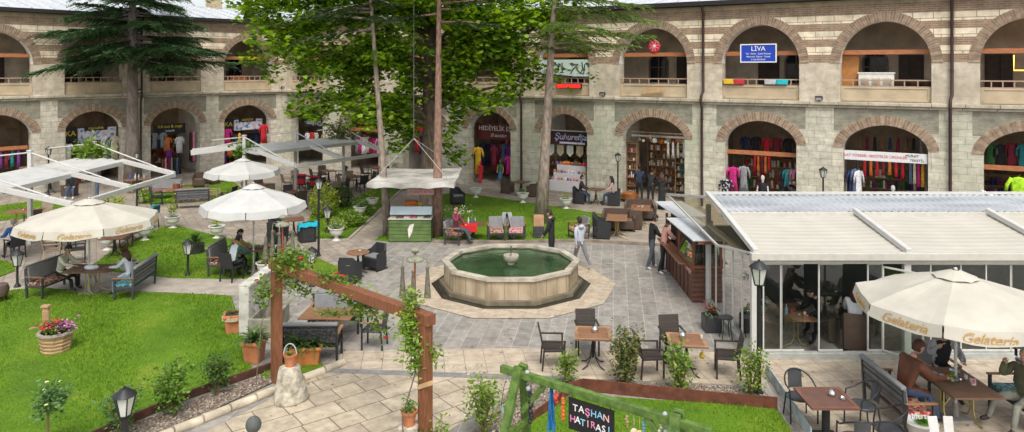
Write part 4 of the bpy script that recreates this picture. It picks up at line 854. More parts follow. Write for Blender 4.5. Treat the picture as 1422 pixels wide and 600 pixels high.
# front right terrace
put(tab_d, (5.6, 12.85, 0), 0, 'brown slatted square table holding a sugar pot and round ashtray'); sugar(5.73, 12.9, .745, 'chrome sugar pot on the brown slatted table'); dish(5.87, 12.78, .747, 'round steel ashtray beside the sugar pot on the slatted table', r=.06)
for x, y, dx, dy, l in ((5.42, 13.55, 0, -1, 'black bistro chair behind the brown slatted table'), (6.42, 13.2, -1, -.1, 'black bistro chair beside the slatted table, under its sugar pot edge'), (6.45, 12.35, -1, .35, 'black bistro chair turned toward the slatted table next to the Mert planter'), (5.75, 12.02, .1, 1, 'black bistro chair at the near edge of the slatted table, back to viewer')):
    put(bistro, (x, y, 0), facing(dx, dy), l, 'black bistro chairs round the slatted table')
put(tab_m, (8.34, 13.5, 0), 0, 'long slatted wooden table on brass legs under the big parasol')
put(bench_r, (7.26, 13.55, 0), facing(1, .02), 'grey bench with red kilim cushion where the man in brown sits'); put(bench_t, (9.6, 13.3, 0), facing(-1, 0), 'grey bench with teal cushion where the man on the phone sits')
t = put(lounge_b, (8.7, 14.75, 0), facing(0, -1), 'dark framed armchair of the man in the black jacket by the glass')
# two tables before the bushes
put(tab_w, (1.80, 16.0, 0), R(-4), 'square wooden table with sugar pot before the leafiest bush'); sugar(1.85, 16.05, .745, 'chrome sugar pot on the wooden table by the leafiest bush', 1.2)
put(slim, (.92, 15.95, 0), facing(1, .05), 'dark wicker armchair at the fountain side of the first terrace table'); put(slim, (1.75, 16.75, 0), facing(.05, -1), 'dark wicker armchair behind the first terrace table, its back to the fountain')
put(tab_w, (3.78, 15.6, 0), R(-5), 'square wooden table with sugar pot and glass near the kiosk'); sugar(3.72, 15.7, .745, 'chrome sugar pot on the wooden table near the kiosk', 1.2); items(3.95, 15.65, .745, 'wooden table near the kiosk', 1)
put(slim, (2.98, 15.5, 0), facing(1, .1), 'dark wicker armchair between the two terrace tables'); put(slim, (3.65, 16.35, 0), facing(.1, -1), 'dark wicker armchair behind the table near the kiosk'); put(slim, (4.62, 15.5, 0), facing(-1, .2), 'dark wicker armchair beside the glass pavilion corner, facing the table')
# pierced set under the rose beam
put(tab_b, (-4.4, 17.3, 0), R(-3), 'wooden table with herbs beneath the rose covered beam'); put(bench_l, (-4.45, 18.15, 0), facing(.05, -1), 'pierced black bench behind the table under the rose beam'); put(bench_l, (-4.55, 16.45, 0), facing(-.02, 1), 'pierced black bench seen from behind, next to the palm pots'); put(latc, (-3.28, 17.1, 0), facing(-1, .1), 'pierced black armchair at the end of the table under roses')
# round table on the plaza
put(tab_r, (-4.94, 23.1, 0), 0, 'small round wooden table on the grey plaza near the path'); dish(-4.9, 23.2, .745, 'white saucer on the small round plaza table', WHITE, name='saucer', cat='saucer')
put(tub, (-5.05, 22.35, 0), facing(.1, 1), 'black tub chair in front of the small round plaza table'); put(tub, (-4.5, 23.75, 0), facing(-.6, -1), 'black tub chair behind the small round plaza table')
# table with turquoise cloth
put(tab_s, (-8.55, 28.2, 0), R(20), 'dark square table beside the turquoise cloth on the back lawn edge'); put(tub, (-8.95, 27.35, 0), facing(.3, 1), 'black tub chair facing the table with turquoise cloth, beside the lamp post'); put(tub, (-7.85, 27.6, 0), facing(-.5, 1), 'black tub chair with turquoise cloth thrown over its back'); put(tub, (-9.35, 28.7, 0), facing(1, -.4), 'black tub chair across from the turquoise cloth')
q = MB(); n = 8
for i in range(n):
    for j in range(4):
        f = lambda a, b: (-.36+.72*a/n, -.30-.05*math.cos(b*.9)+(.10 if b > 1.5 else 0), .86-.16*abs(b-1.5)+.02*math.sin(a*1.7+b)); q.face([f(i, j), f(i+1, j), f(i+1, j+1), f(i, j+1)])
o = q.build('throw_cloth', mat('turquoise_cloth', (.01, .42, .55), .8, .15), smooth=True, loc=(-7.85, 27.6, 0)); o.rotation_euler = (0, 0, facing(-.5, 1)); tag(o, 'bright turquoise cloth thrown over a black tub chair', 'cloth')
# behind the fountain
for p, pr, d, l in (((632, 338), lounge_b, (1, -.3), 'patterned armchair of the man in maroon beside the red cloth table'), ((689, 334), lounge_b, (.1, -1), 'brown patterned armchair behind the fountain rim'), ((717, 334), lounge_p, (-.1, -1), 'pink patterned armchair behind the fountain spout'), ((803, 332), lounge_o, (-1, -.35), 'orange patterned armchair behind the man in the grey hoodie')):
    put(pr, G(*p), facing(*d), l)
t = put(tab_s, G(657, 333), R(4), 'low table draped with red cloth beside the man in maroon', scale=(1.15, .9, .85))
q = MB(); q.box((0, -.10, .64), (.62, .5, .012)); q.box((0, -.36, .52), (.62, .012, .24)); tag(q.build('red_cloth', mat('red_cloth', (.55, .015, .02), .8, .1), bevel=.006, loc=G(652, 334)), 'red cloth on the low table behind the fountain', 'cloth')
for k, (m, l) in enumerate(((WHITE, 'white bottle'), (mat('blue_plastic', (.05, .15, .3), .4), 'blue bottle'), (CHROME, 'steel bottle'))): bottle(G(657, 333).x-.18+.13*k, G(657, 333).y-.02, .64, m, l+' on the red cloth table', .24)
for px, py, w, h, m, l in ((748, 330, .42, .45, DARKG, 'dark grey crate stand beside the slim conifer trunk'),):
    q = MB(); q.box((0, 0, h/2), (w, w, h)); 
    for z in (.08, .22, .36): q.box((0, 0, z), (w+.02, w+.02, .05))
    tag(q.build('crate', m, bevel=.008, loc=G(px, py)), l, 'crate')
q = MB(); q.box((0, 0, .67), (.40, .34, .40)); q.box((0, -.173, .67), (.30, .01, .30)); tag(q.build('wooden_box', mat('plywood', (.40, .24, .13), .7, .2, 4), bevel=.01, loc=G(748, 330)), 'light wooden box on the dark crate by the conifer', 'box')
# grey trousers-like folded sheet standing between the armchairs: an A-board
t = thing('folding_sign', 'grey folding board standing between two patterned armchairs', 'folding sign', G(704, 331))
for s in (-1, 1): q = MB(); q.bar((s*.28, 0, 0), (s*.05, 0, 1.0), .03, .5, up=(0, 1, 0)); q.bar((s*.28, 0, 0), (s*.05, 0, 1.0), .24, .03, up=(0, 1, 0)); q.build('board', mat('grey_board', (.36, .37, .38), .7, .08), t, bevel=.01)
# wicker seats to the right of the lawn
put(tub, (3.5, 28.2, 0), facing(1, -.15), 'black wicker armchair with tall curved back beside the lawn', scale=1.18); put(tab_b, (4.15, 28.5, 0), facing(1, -.2), 'brown table between the black armchair and a wicker sofa'); put(sofa, (4.35, 29.45, 0), facing(-.15, -1), 'brown wicker sofa behind the table beside the lawn')
put(tab_b, (5.45, 30.5, 0), facing(1, -.2), 'brown table with red napkin holder near the gift shop'); put(sofa, (5.6, 31.5, 0), facing(-.15, -1), 'brown wicker sofa close to the gift shop door'); put(tubb, (5.05, 29.75, 0), facing(.1, 1), 'brown wicker armchair with its back to the first sofa'); items(5.35, 30.5, .745, 'brown table near the gift shop', 3)
put(tab_s, (4.1, 35.2, 0), R(-30), 'dark table of the couple outside the sweet shop'); put(tub, (3.3, 35.4, 0), facing(1, -.3), 'black tub chair of the person facing the sweet shop pier'); put(tub, (4.95, 34.9, 0), facing(-1, .2), 'black tub chair of the person in pink near the lamp')
put(tab_s, G(723, 272), R(-30), 'dark table outside the souvenir shop'); put(tubb, G(704, 268), facing(1, -.4), 'brown wicker tub chair by the souvenir shop mannequins'); put(tubb, G(741, 273), facing(-1, .3), 'brown wicker tub chair between downpipe and souvenir table'); put(tub, G(634, 284), facing(.5, -1), 'black wicker tub chair behind the stand canopy')
# under the back awning
k = 0
nm = ('nearest the round bush', 'beside the clipped box bush', 'by the awning post', 'in front of the studio shop', 'under the folded canvas', 'next to the hanging clothes', 'beneath the narrow awning arm', 'before the corner clothes shop', 'near the leaning pine')
for (x, y), ds in zip(((-10.4, 34.5), (-9.4, 36.9), (-8.5, 39.4), (-8.0, 43.0), (-12.6, 36.6), (-11.6, 39.6), (-12.4, 33.6), (-10.6, 41.6), (-6.6, 39.9)), ((1, 3, 0, 2), (0, 1, 3, 2), (0, 2, 1, 3), (0, 2, 1), (0, 1, 3), (0, 2, 3), (0, 1, 2), (0, 2, 3), (1, 2, 3))):
    put(tab_s, (x, y, 0), R(35), 'dark cafe table under the back awning, '+nm[k])
    for d in ds:
        a = R(35+90*d); dx, dy = math.cos(a), math.sin(a)
        put((plain, slim, beige)[(k+d) % 3] if (k, d) != (0, 0) else plain, (x-dx*.75, y-dy*.75, 0), facing(dx, dy), ('black', 'dark brown', 'cane')[(k+d) % 3]+' chair, %s side of the cafe table %s' % (('gate', 'garden', 'shop', 'plaza')[d], nm[k]), 'chairs under the back awning')
    items(x, y, .745, 'the cafe table '+nm[k], 2); k += 1
for px, py, l in ((418, 268, 'red jacket over a chair back near the round bush'), (437, 271, 'red coat over a chair back by the box bush')):
    b = G(px, py); q = MB(); q.box((0, 0, .78), (.5, .12, .46)); q.box((0, -.05, .62), (.42, .08, .3)); tag(q.build('coat', mat('red_coat', (.5, .02, .03), .85, .2), bevel=.04, loc=b), l, 'coat'); put(plain, (b.x, b.y+.25, 0), facing(0, 1), 'black chair carrying the '+l.split(' over')[0]+' '+l.split('near ')[-1].split('by ')[-1], 'chairs under the back awning')
# tables at the left
put(tab_b, (-16.3, 35.3, 0), R(25), 'brown table among grey benches before the spruce'); put(bench_b, (-15.2, 34.3, 0), facing(-.35, 1), 'grey bench with its back to the path of white urns'); put(bench_b, (-17.6, 36.6, 0), facing(.3, -1), 'grey bench behind the brown table, facing the urns'); put(plain, (-17.2, 34.9, 0), facing(.8, .5), 'black chair at the end of the brown table by the spruce')
q = MB(); q.lathe([(.14, 0), (.17, .2), (.17, .21), (.14, .19)], n=14); tag(q.build('basket', mat('brown_basket', (.20, .07, .03), .8, .3, 8), smooth=True, loc=(-16.5, 35.4, .745)), 'brown basket standing on the table among the grey benches', 'basket')
put(tab_b, (-20.2, 29.8, 0), R(12), 'pale wooden table at the edge of the far lawn'); put(slim, (-19.5, 29.3, 0), facing(-.8, .6), 'dark wicker chair facing the pale table by the far lawn'); put(beige, (-18.8, 30.2, 0), facing(-1, -.2), 'cane armchair tilted beside the pale table'); put(slim, (-21.1, 28.9, 0), facing(.4, 1), 'dark wicker chair near the frame edge by the pale table'); put(beige, (-20.0, 30.8, 0), facing(.1, -1), 'cane chair behind the pale table, before the lawn')
items(-20.1, 29.8, .745, 'the pale table by the far lawn', 3); put(plain, (-17.4, 25.2, 0), facing(-.8, .5), 'black armchair of the man in the blue shirt'); put(plain, (-16.5, 26.6, 0), facing(-.6, -.8), 'black chair behind the man in the blue shirt')
put(tab_s, (-13.9, 25.2, 0), R(10), 'dark table hidden behind the Gelateria parasol'); put(beige, (-15.7, 24.6, 0), facing(.9, .5), 'cane armchair beside the parasol hem'); put(plain, (-14.9, 24.7, 0), facing(.9, .5), 'black chair between the cane chair and the parasol pole'); put(beige, (-14.6, 26.9, 0), facing(-.8, -.6), 'cane chair behind the parasol next to the urn'); put(beige, (-15.2, 28.6, 0), facing(-.3, -1), 'cane chair deeper behind the parasol'); put(slim, (-14.2, 26.3, 0), facing(.1, -1), 'dark wicker chair behind the hidden table'); put(tab_s, (-14.6, 27.6, 0), R(15), 'dark table behind the parasol close to the turquoise chair')
put(slim, (-15.0, 29.8, 0), facing(-1, .1), 'dark wicker chair with turquoise towel'); q = MB(); q.box((0, -.27, .82), (.5, .10, .34)); q.box((0, .0, .50), (.46, .44, .03)); o = q.build('towel', TEAL, bevel=.02, loc=(-15.0, 29.8, 0)); o.rotation_euler = (0, 0, facing(-1, .1)); tag(o, 'turquoise towel hung on a chair beyond the parasol', 'towel')
# benches under the left parasol and under the white parasol
put(tab_m, (-12.35, 21.2, 0), R(92), 'long wooden table under the left Gelateria parasol'); put(bench_b, (-13.55, 21.3, 0), facing(1, -.15), 'grey bench of the man in cream under the Gelateria parasol'); put(bench_t, (-11.15, 21.3, 0), facing(-1, -.10), 'grey bench with teal cushion under the woman in white')
q = MB(); q.ball((0, 0, .05), .16, 12, 8, (1.2, .6, .5)); q.ball((.12, .03, .05), .1, 10, 6, (1, .7, .7)); tag(q.build('plastic_bag', mat('white_bag', (.7, .72, .75), .5, .1, 8, .4), smooth=True, loc=(-12.35, 21.1, .745)), 'crumpled white bag on the table under the left parasol', 'bag')
put(tab_s, (-8.35, 23.6, 0), R(10), 'dark table under the plain white parasol'); put(bench_b, (-9.35, 23.5, 0), facing(1, 0), 'grey bench on the lawn beside the plain white parasol table'); put(plain, (-8.75, 22.5, 0), facing(.35, 1), 'black armchair of the person in the striped jacket'); put(plain, (-7.6, 23.9, 0), facing(-1, -.2), 'black armchair of the man in the dark shirt at the parasol table')
q = MB(); q.box((0, 0, .015), (.42, .3, .03)); tag(q.build('board_game', mat('game_board', (.08, .05, .035), .5), bevel=.008, loc=(-8.35, 23.6, .745)), 'dark board game on the table of the three people', 'board game')
put(tubb, G(276, 260), facing(.4, -1), 'brown wicker tub chair before the corner shop'); put(tubb, G(296, 256), facing(-.6, -1), 'brown wicker tub chair behind the small white parasol'); put(beige, G(297, 282), facing(1, .1), 'cane armchair on grass beside the small white parasol'); put(plain, G(318, 285), facing(-1, .2), 'black chair beneath the small white parasol')
put(tab_s, G(70, 268), R(40), 'dark table of the seated visitor under the wide awning'); put(tubb, G(98, 272), facing(-1, .1), 'brown wicker seat of the visitor under the wide awning'); put(tab_b, G(190, 268), R(48), 'table of merchandise under the awning beside the spruce')
for kk in range(4): q = MB(); q.lathe([(.05, 0), (.07, .1), (.03, .2), (.03, .27)], n=10); tag(q.build('jug', (mat('blue_jug', (.08, .12, .35), .3), WHITE, CHROME, mat('grey_jug', (.3, .32, .35), .4))[kk], smooth=True, loc=G(190, 268)+Vector((-.35+.23*kk, .1*(kk % 2), .745))), ('blue', 'white', 'steel', 'grey')[kk]+' jug on the merchandise table by the spruce', 'jug')
# ---------------------------------------------------------------- ice cream stand
sx0 = -3.9; sy0 = 28.2
t = thing('canopy', 'dirty white tarpaulin canopy hung on cables over the ice cream stand', 'canopy', (sx0+.15, 28.6, 0))
q = MB(); n = 10
def tz(i, j):
    u, v = i/n*2-1, j/n*2-1; return (1.62*u, 2.0*v, 2.36-.10*(1-u*u)*(1-v*v)+.05*math.cos(3*u+2*v)*(1-v*v)+.03*(u*u))
for i in range(n):
    for j in range(n): q.face([tz(i, j), tz(i+1, j), tz(i+1, j+1), tz(i, j+1)])
for k in range(n):
    for f, g in ((tz(k, 0), tz(k+1, 0)), (tz(n, k), tz(n, k+1)), (tz(k+1, n), tz(k, n)), (tz(0, k+1), tz(0, k))):
        q.face([(f[0], f[1], f[2]-.16-.03*math.sin(k*2)), (g[0], g[1], g[2]-.16-.03*math.sin(k*2+2)), g, f])
q.build('tarpaulin', mat('soiled_tarpaulin', (.36, .33, .28), .8, .3, 1.1, .2, c2=(.66, .64, .60)), t, smooth='all')
for a, b in ((-1, -1), (1, -1), (1, 1), (-1, 1)): q = MB(); q.tube([(a*1.5, b*1.85, 2.36), (-.15, 0, 3.85)], .012, 6); q.build('stay_cable', mat('cable', (.36, .36, .34), .5), t); q = MB(); q.tube([(-.15, 0, 3.85), (-.15, .0, 10.5)], .012, 6); q.build('hanging_cable', mat('cable', (.5, .5, .5)), t)
q = MB(); 
for a in (-1, 1): q.tube([(a*1.55, -1.95, 2.27), (a*1.55, 1.95, 2.27)], .025, 8); q.tube([(-1.58, a*1.93, 2.27), (1.58, a*1.93, 2.27)], .025, 8)
q.build('frame', mat('galvanised', (.34, .34, .33), .5, .2), t)
t = thing('ice_cream_cabinet', 'green slatted ice cream cabinet with a slanted glass front', 'cabinet', (sx0, 27.85, 0))
q = MB()
for k in range(6): q.box((0, 0, .09+.135*k), (1.62-.012*(k % 2), .82-.012*(k % 2), .122))
q.box((0, 0, .42), (1.56, .76, .8)); q.build('body', mat('sage_green', (.10, .16, .045), .6, .25, 3, .2), t, bevel=.008)
q = MB(); q.box((0, 0, .88), (1.66, .86, .05)); q.build('rim', mat('pale_steel', (.48, .52, .50), .4, .1), t, bevel=.01)
q = MB(); q.face([(-.8, -.16, 1.0), (.8, -.16, 1.0), (.8, .02, 1.28), (-.8, .02, 1.28)]); q.face([(-.8, .02, 1.28), (.8, .02, 1.28), (.8, .40, 1.24), (-.8, .40, 1.24)]); q.face([(-.8, -.16, 1.0), (-.8, .02, 1.28), (-.8, .4, 1.24), (-.8, .4, .905)]); q.face([(.8, -.16, 1.0), (.8, .4, .905), (.8, .4, 1.24), (.8, .02, 1.28)])
q.build('glass_hood', mat('frosted_hood', (.55, .66, .70), .25, .12, 2, spec=.6), t)
for k in range(6): q = MB(); q.box((-.65+.26*k, -.22, .92), (.22, .34, .05)); q.build('tub', mat('gelato_%d' % k, ((.5, .38, .25), (.20, .09, .05), (.62, .5, .4), (.45, .12, .14), (.55, .52, .35), (.12, .07, .05))[k], .6, .2), t, bevel=.01)
q = MB(); q.raw([(.02, -.43, .14), (.14, -.43, .36), (.22, -.43, .72), (.05, -.43, .66), (-.02, -.43, .48)], [(0, 1, 2, 3, 4)]); q.box((.3, -.425, .5), (.01, .01, .01)); o = q.build('cone_sign', mat('cone_print', (.68, .62, .55), .6, .25, 12), t); o.location = (-.05, -.002, 0)
t = thing('menu_sign', 'small red and white script sign hung above the ice cream cabinet', 'sign', (sx0+.35, 28.0, 1.82)); q = MB(); q.box((0, 0, 0), (1.02, .05, .2)); q.build('board', mat('sign_rose', (.55, .40, .38), .5, .1), t, bevel=.02); text('DONDURMA', .165, mat('menu_red', (.55, .04, .05), .5), t, Matrix.Translation((0, -.03, 0)) @ UPRIGHT, .3)
q = MB(); q.box((0, 0, .2), (.5, .3, .4)); tag(q.build('orange_crate', mat('orange_plastic', (.6, .16, .03), .5), bevel=.02, loc=(sx0-.15, 28.9, .92)), 'orange crate behind the glass of the ice cream stand', 'crate')
q = MB(); q.box((0, 0, .15), (.16, .16, .3)); tag(q.build('yellow_box', mat('yellow_plastic', (.7, .48, .05), .5), bevel=.02, loc=(sx0+.2, 28.9, .95)), 'yellow box behind the glass of the ice cream stand', 'box')
t = thing('back_counter', 'dark counter behind the ice cream cabinet at the plane tree', 'counter', (sx0, 28.95, 0)); q = MB(); q.box((0, 0, .44), (1.5, .5, .88)); q.build('body', DARKG, t, bevel=.01); q = MB(); q.box((0, 0, .90), (1.6, .6, .04)); q.build('worktop', WOOD, t, bevel=.01)
q = MB(); q.lathe([(.09, 0), (.12, .2), (.125, .25), (.11, .25), (.1, .05), (.01, .04)], n=14); tag(q.build('ice_bucket', CHROME, smooth=True, loc=(sx0+.55, 28.9, .92)), 'steel bucket on the counter behind the ice cream cabinet', 'bucket')

# ---------------------------------------------------------------- glass pavilion
X0, X1, YF, YM, YB = 5.52, 15.9, 16.42, 18.9, 20.25
ALU = mat('aluminium_frame', (.56, .56, .52), .4, .08); SILL = mat('sill_metal', (.38, .39, .36), .5, .15)
t = thing('glass_pavilion', 'cafe pavilion with sliding glass walls and a cream retractable roof', 'pavilion', (X0, YF, 0))
D = lambda x, y, z: (x-X0, y-YF, z)
q = MB(); q.box(D((X0+X1)/2, YF, .075), (X1-X0, .16, .15)); q.box(D(X0, (YF+YB)/2, .075), (.16, YB-YF, .15)); q.build('sill', SILL, t, bevel=.01)
q = MB(); q.box(D((X0+X1)/2, YF-.02, 2.23), (X1-X0+.2, .16, .10)); q.box(D((X0+X1)/2, YF-.10, 2.36), (X1-X0+.24, .18, .17)); q.build('gutter', mat('gutter_cream', (.50, .48, .42), .45, .08), t, bevel=.015)
q = MB(); q.box(D(X0, (YF+YB)/2, 2.23), (.12, YB-YF, .10)); q.build('side_beam', ALU, t, bevel=.01)
for x in (X0, X0+3.47, X0+6.94, X0+10.3): q = MB(); q.box(D(x, YF, 1.17), (.15, .13, 2.05)); q.build('post', WHITE, t, bevel=.01)
for x in (X0, X1): q = MB(); q.box(D(x, YB, 1.4), (.13, .13, 2.8)); q.build('post', WHITE, t, bevel=.01)
def pane(x0, x1, y=YF, name='glass_panel', fl=True, fr=True):
    q = MB(); q.face([D(x0, y, .17), D(x1, y, .17), D(x1, y, 2.17), D(x0, y, 2.17)]); g = q.build(name, GLASS, t)
    f = MB()
    if fl: f.box(D(x0, y-.0, 1.17), (.028, .035, 2.0))
    if fr: f.box(D(x1, y-.0, 1.17), (.028, .035, 2.0))
    f.box(D((x0+x1)/2, y, .19), (x1-x0, .03, .05)); f.box(D((x0+x1)/2, y, 2.16), (x1-x0, .03, .04)); f.build('frame', ALU, g)
px2x = lambda px: (px-711)/1000*YF
for a, b, yo in ((1060, 1084, 0), (1085, 1116, 0), (1137, 1170, 0), (1205, 1225, 0), (1264, 1292, 0), (1292, 1333, 0), (1334, 1368, 0), (1369, 1403, 0), (1404, 1440, 0), (1441, 1490, 0), (1490, 1540, 0), (1540, 1600, 0), (1600, 1675, 0)): pane(px2x(a), px2x(b), YF+yo, fr=b in (1084, 1225, 1403))
for k in range(5):      # side wall panes
    y0, y1 = YF+.1+k*.74, YF+.1+(k+1)*.74; q = MB(); q.face([D(X0, y0, .17), D(X0, y1, .17), D(X0, y1, 2.17), D(X0, y0, 2.17)]); g = q.build('glass_panel', GLASS, t); f = MB(); f.box(D(X0, y0, 1.17), (.04, .028, 2.0)); f.build('frame', ALU, g)
q = MB(); q.box(D((X0+X1)/2, YB, 1.1), (X1-X0, .12, 2.2)); q.build('back_panel', mat('pavilion_back', (.045, .05, .045), .3, .4, 1.2), t)
# open sash standing out
q = MB(); q.face([D(8.45, YF-.02, .2), D(9.0, YF-.65, .2), D(9.0, YF-.65, 2.1), D(8.45, YF-.02, 2.1)]); g = q.build('open_sash', GLASS, t); f = MB(); P = [D(8.45, YF-.02, .2), D(9.0, YF-.65, .2), D(9.0, YF-.65, 2.1), D(8.45, YF-.02, 2.1)]
for a, b in zip(P, P[1:]+P[:1]): f.bar(a, b, .035)
f.build('frame', ALU, g)
# roof: pleated cream membrane, corrugated strip behind it, white guide rails
MEMB = mat('cream_membrane', (.45, .425, .365), .75, .06, 1.4, .1, stretch=(1, 1, 1))
q = MB(); ns = 44; zf = lambda y: 2.42+(y-YF)*(2.80-2.42)/(YM-YF)
nx = 24
for j in range(ns):
    y0, y1 = YF-.05+(YM-YF)*j/ns, YF-.05+(YM-YF)*(j+1)/ns; sag = lambda k: -.011*abs(math.sin(k*PI))
    for i in range(nx):
        xa, xb = X0+(X1-X0)*i/nx, X0+(X1-X0)*(i+1)/nx; S_ = lambda x: -.03*math.sin(PI*(((x-X0) % 3.47)/3.47))
        q.face([D(xa, y0, zf(y0)+sag(j/4)+S_(xa+.001)), D(xb, y0, zf(y0)+sag(j/4)+S_(xb-.001)), D(xb, y1, zf(y1)+sag((j+1)/4)+S_(xb-.001)), D(xa, y1, zf(y1)+sag((j+1)/4)+S_(xa+.001))])
q.build('roof_membrane', MEMB, t, smooth='all')
q = MB(); nc = 340; zc = lambda y: 2.86+(y-YM)*(3.05-2.86)/(YB-YM)
for i in range(nc):
    xa, xb = X0-.05+(X1-X0+.1)*i/nc, X0-.05+(X1-X0+.1)*(i+1)/nc; h = lambda k: .022*math.sin(k*PI/3)
    q.face([D(xa, YM-.02, zc(YM)+h(i)), D(xb, YM-.02, zc(YM)+h(i+1)), D(xb, YB+.1, zc(YB)+h(i)), D(xa, YB+.1, zc(YB)+h(i))][:2]+[D(xb, YB+.1, zc(YB)+h(i+1)), D(xa, YB+.1, zc(YB)+h(i))])
q.build('corrugated_roof', mat('milky_polycarbonate', (.34, .37, .40), .35, .22, 1.2, stretch=(.35, 2, 1), c2=(.50, .52, .54)), t, smooth='all')
q = MB(); q.box(D((X0+X1)/2, YM-.05, 2.80), (X1-X0+.1, .09, .12)); q.build('ridge_beam', mat('gutter_cream', (.62, .60, .53)), t, bevel=.012)
for x in (X0, X0+3.47, X0+6.94, X0+10.36): q = MB(); q.bar(D(x, YF-.12, 2.47), D(x, YM-.02, 2.90), .13, .13); q.build('guide_rail', WHITE, t, bevel=.015)
q = MB(); q.bar(D(X0, YM-.02, 2.90), D(X0, YB+.1, 3.10), .12, .10); q.build('side_rail', WHITE, t, bevel=.01)
q = MB(); q.bar(D(X0, YB+.1, 3.1), D(X1, YB+.1, 3.1), .07, .07); q.build('back_rail', WHITE, t)
q = MB(); A, B, C_, E = D(X0-.02, YF+.2, 2.36), D(X0-.02, YB, 3.0), D(X0-.38, YB+3.6, 2.45), D(X0-.30, YF+1.9, 2.12); q.face([A, B, C_, E]); q.build('side_curtain', glassmat('clear_vinyl', (.78, .74, .62), .12, .2), t)
q = MB(); q.bar(B, C_, .07); q.bar(C_, E, .05); q.bar(E, A, .05); q.build('curtain_frame', WHITE, t)
q = MB(); q.lathe([(.07, 0), (.09, .04), (.09, .12), (.03, .15)], n=12); o = q.build('wall_lamp', CHROME, t, smooth=True); o.location = D(X0-.16, YF+.15, 1.75)
# furniture inside
put(tab_b, (6.75, 17.4, 0), R(90), 'wooden table inside the pavilion where a man leans on it'); put(tubb, (7.95, 17.6, 0), facing(-1, .1), 'brown wicker tub chair inside the pavilion behind the second pane'); put(tubb, (8.1, 17.05, 0), facing(.4, 1), 'brown wicker tub chair of the woman in white, inside the pavilion', scale=1.1); put(tubb, (6.0, 17.3, 0), facing(1, .1), 'brown wicker tub chair with pink cushion inside the pavilion corner')
q = MB(); q.box((0, 0, 0), (.4, .4, .10)); tag(q.build('cushion', PINKP, bevel=.04, loc=(6.0, 17.3, .56)), 'pink patterned cushion on the pavilion corner chair', 'cushion')
put(tab_b, (9.0, 17.9, 0), R(80), 'wooden table inside the pavilion before the woman in white'); put(tab_s, (11.4, 17.4, 0), R(5), 'dark table inside the pavilion behind the big parasol'); put(tubb, (12.2, 17.5, 0), facing(-1, 0), 'brown wicker tub chair inside the pavilion behind the big parasol')
bottle(6.55, 17.2, .745, mat('blue_bottle', (.25, .45, .6), .2, .1), 'blue water bottle on the pavilion table', .24); items(6.8, 17.15, .745, 'pavilion table beside the water bottle', 3)
t = thing('plastic_chair', 'pale blue plastic garden chair inside the side glass', 'chair', (6.0, 18.5, 0), 1.2); q = MB(); q.box((0, 0, .43), (.45, .45, .03)); q.build('seat', mat('pale_blue_plastic', (.5, .66, .72), .4), t, bevel=.01)
q = MB(); q.bar((0, -.22, .45), (0, -.32, .88), .42, .03, up=(0, 1, 0)); q.build('backrest', mat('pale_blue_plastic', (.5, .66, .72)), t, bevel=.01); legs4(t, .4, .4, .43, .04, mat('pale_blue_plastic', (.5, .66, .72)), .03)
# ---------------------------------------------------------------- kiosk
KW = stripes('kiosk_boards', (.10, .042, .024), (.135, .056, .032), 46, 2, .55); KX0, KX1, KY0, KY1 = 5.10, 5.80, 20.35, 23.9
t = thing('food_kiosk', 'brown timber food kiosk with a flat grey awning beside the pavilion', 'kiosk', (KX0, KY0, 0)); D2 = lambda x, y, z: (x-KX0, y-KY0, z)
q = MB(); q.box(D2((KX0+KX1)/2, (KY0+KY1)/2, .47), (KX1-KX0, KY1-KY0, .94)); q.build('base', KW, t, bevel=.008)
q = MB()
for x, y in ((KX0+.03, KY0+.03), (KX1-.03, KY0+.03), (KX0+.03, KY1-.03), (KX1-.03, KY1-.03), (KX0+.03, 22.1)): q.box(D2(x, y, 1.38), (.07, .07, .9))
q.box(D2((KX0+KX1)/2, KY0+.02, 1.0), (KX1-KX0+.04, .08, .08)); q.box(D2(KX0+.02, (KY0+KY1)/2, 1.0), (.12, KY1-KY0, .06)); q.box(D2((KX0+KX1)/2, KY0+.02, 1.82), (KX1-KX0+.06, .09, .07)); q.build('window_frame', REDWOOD, t, bevel=.006)
q = MB(); q.face([D2(KX0+.06, KY0+.03, 1.04), D2(KX1-.06, KY0+.03, 1.04), D2(KX1-.06, KY0+.03, 1.79), D2(KX0+.06, KY0+.03, 1.79)]); q.build('front_window', GLASS, t)
q = MB(); q.face([D2(KX0-.02, KY0+.1, 1.0), D2(KX0-.02, 22.0, 1.0), D2(KX0+.1, 22.0, 1.5), D2(KX0+.1, KY0+.1, 1.5)]); q.build('counter_glass', GLASS, t)
q = MB(); q.box(D2(KX0-.14, (KY0+KY1)/2+.2, .96), (.30, KY1-KY0-.5, .05), ry=.18); q.build('counter_shelf', WOOD, t, bevel=.01)
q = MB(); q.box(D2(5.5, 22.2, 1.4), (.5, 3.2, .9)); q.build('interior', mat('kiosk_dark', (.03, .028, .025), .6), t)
for j in range(7): q = MB(); q.box(D2(KX0-.012, KY0+.5+.48*j, .5), (.02, .03, .86)); q.build('batten', mat('kiosk_batten', (.08, .03, .018), .6), t)
q = MB(); q.box(D2(5.28, 20.86, 1.98), (.92, 2.95, .035), rz=.03); q.box(D2(5.5, 23.6, 2.02), (.95, 2.6, .035), rz=.08); q.build('awning', mat('grey_sheet', (.50, .52, .53), .5, .07), t, bevel=.006)
q = MB(); q.box(D2(5.45, 19.42, 1.93), (.86, .03, .08)); 
for k in range(10): q.lathe([(.042, 0), (.042, .02)], D2(5.05+.088*k, 19.42, 1.875), 10)
q.build('awning_trim', REDWOOD, t)
q = MB(); q.tube([D2(5.6, 20.2, 1.99), D2(5.62, 20.2, 2.35)], .02); q.tube([D2(5.2, 20.2, 2.0), D2(5.62, 20.2, 2.35)], .02); q.build('awning_stay', WHITE, t)
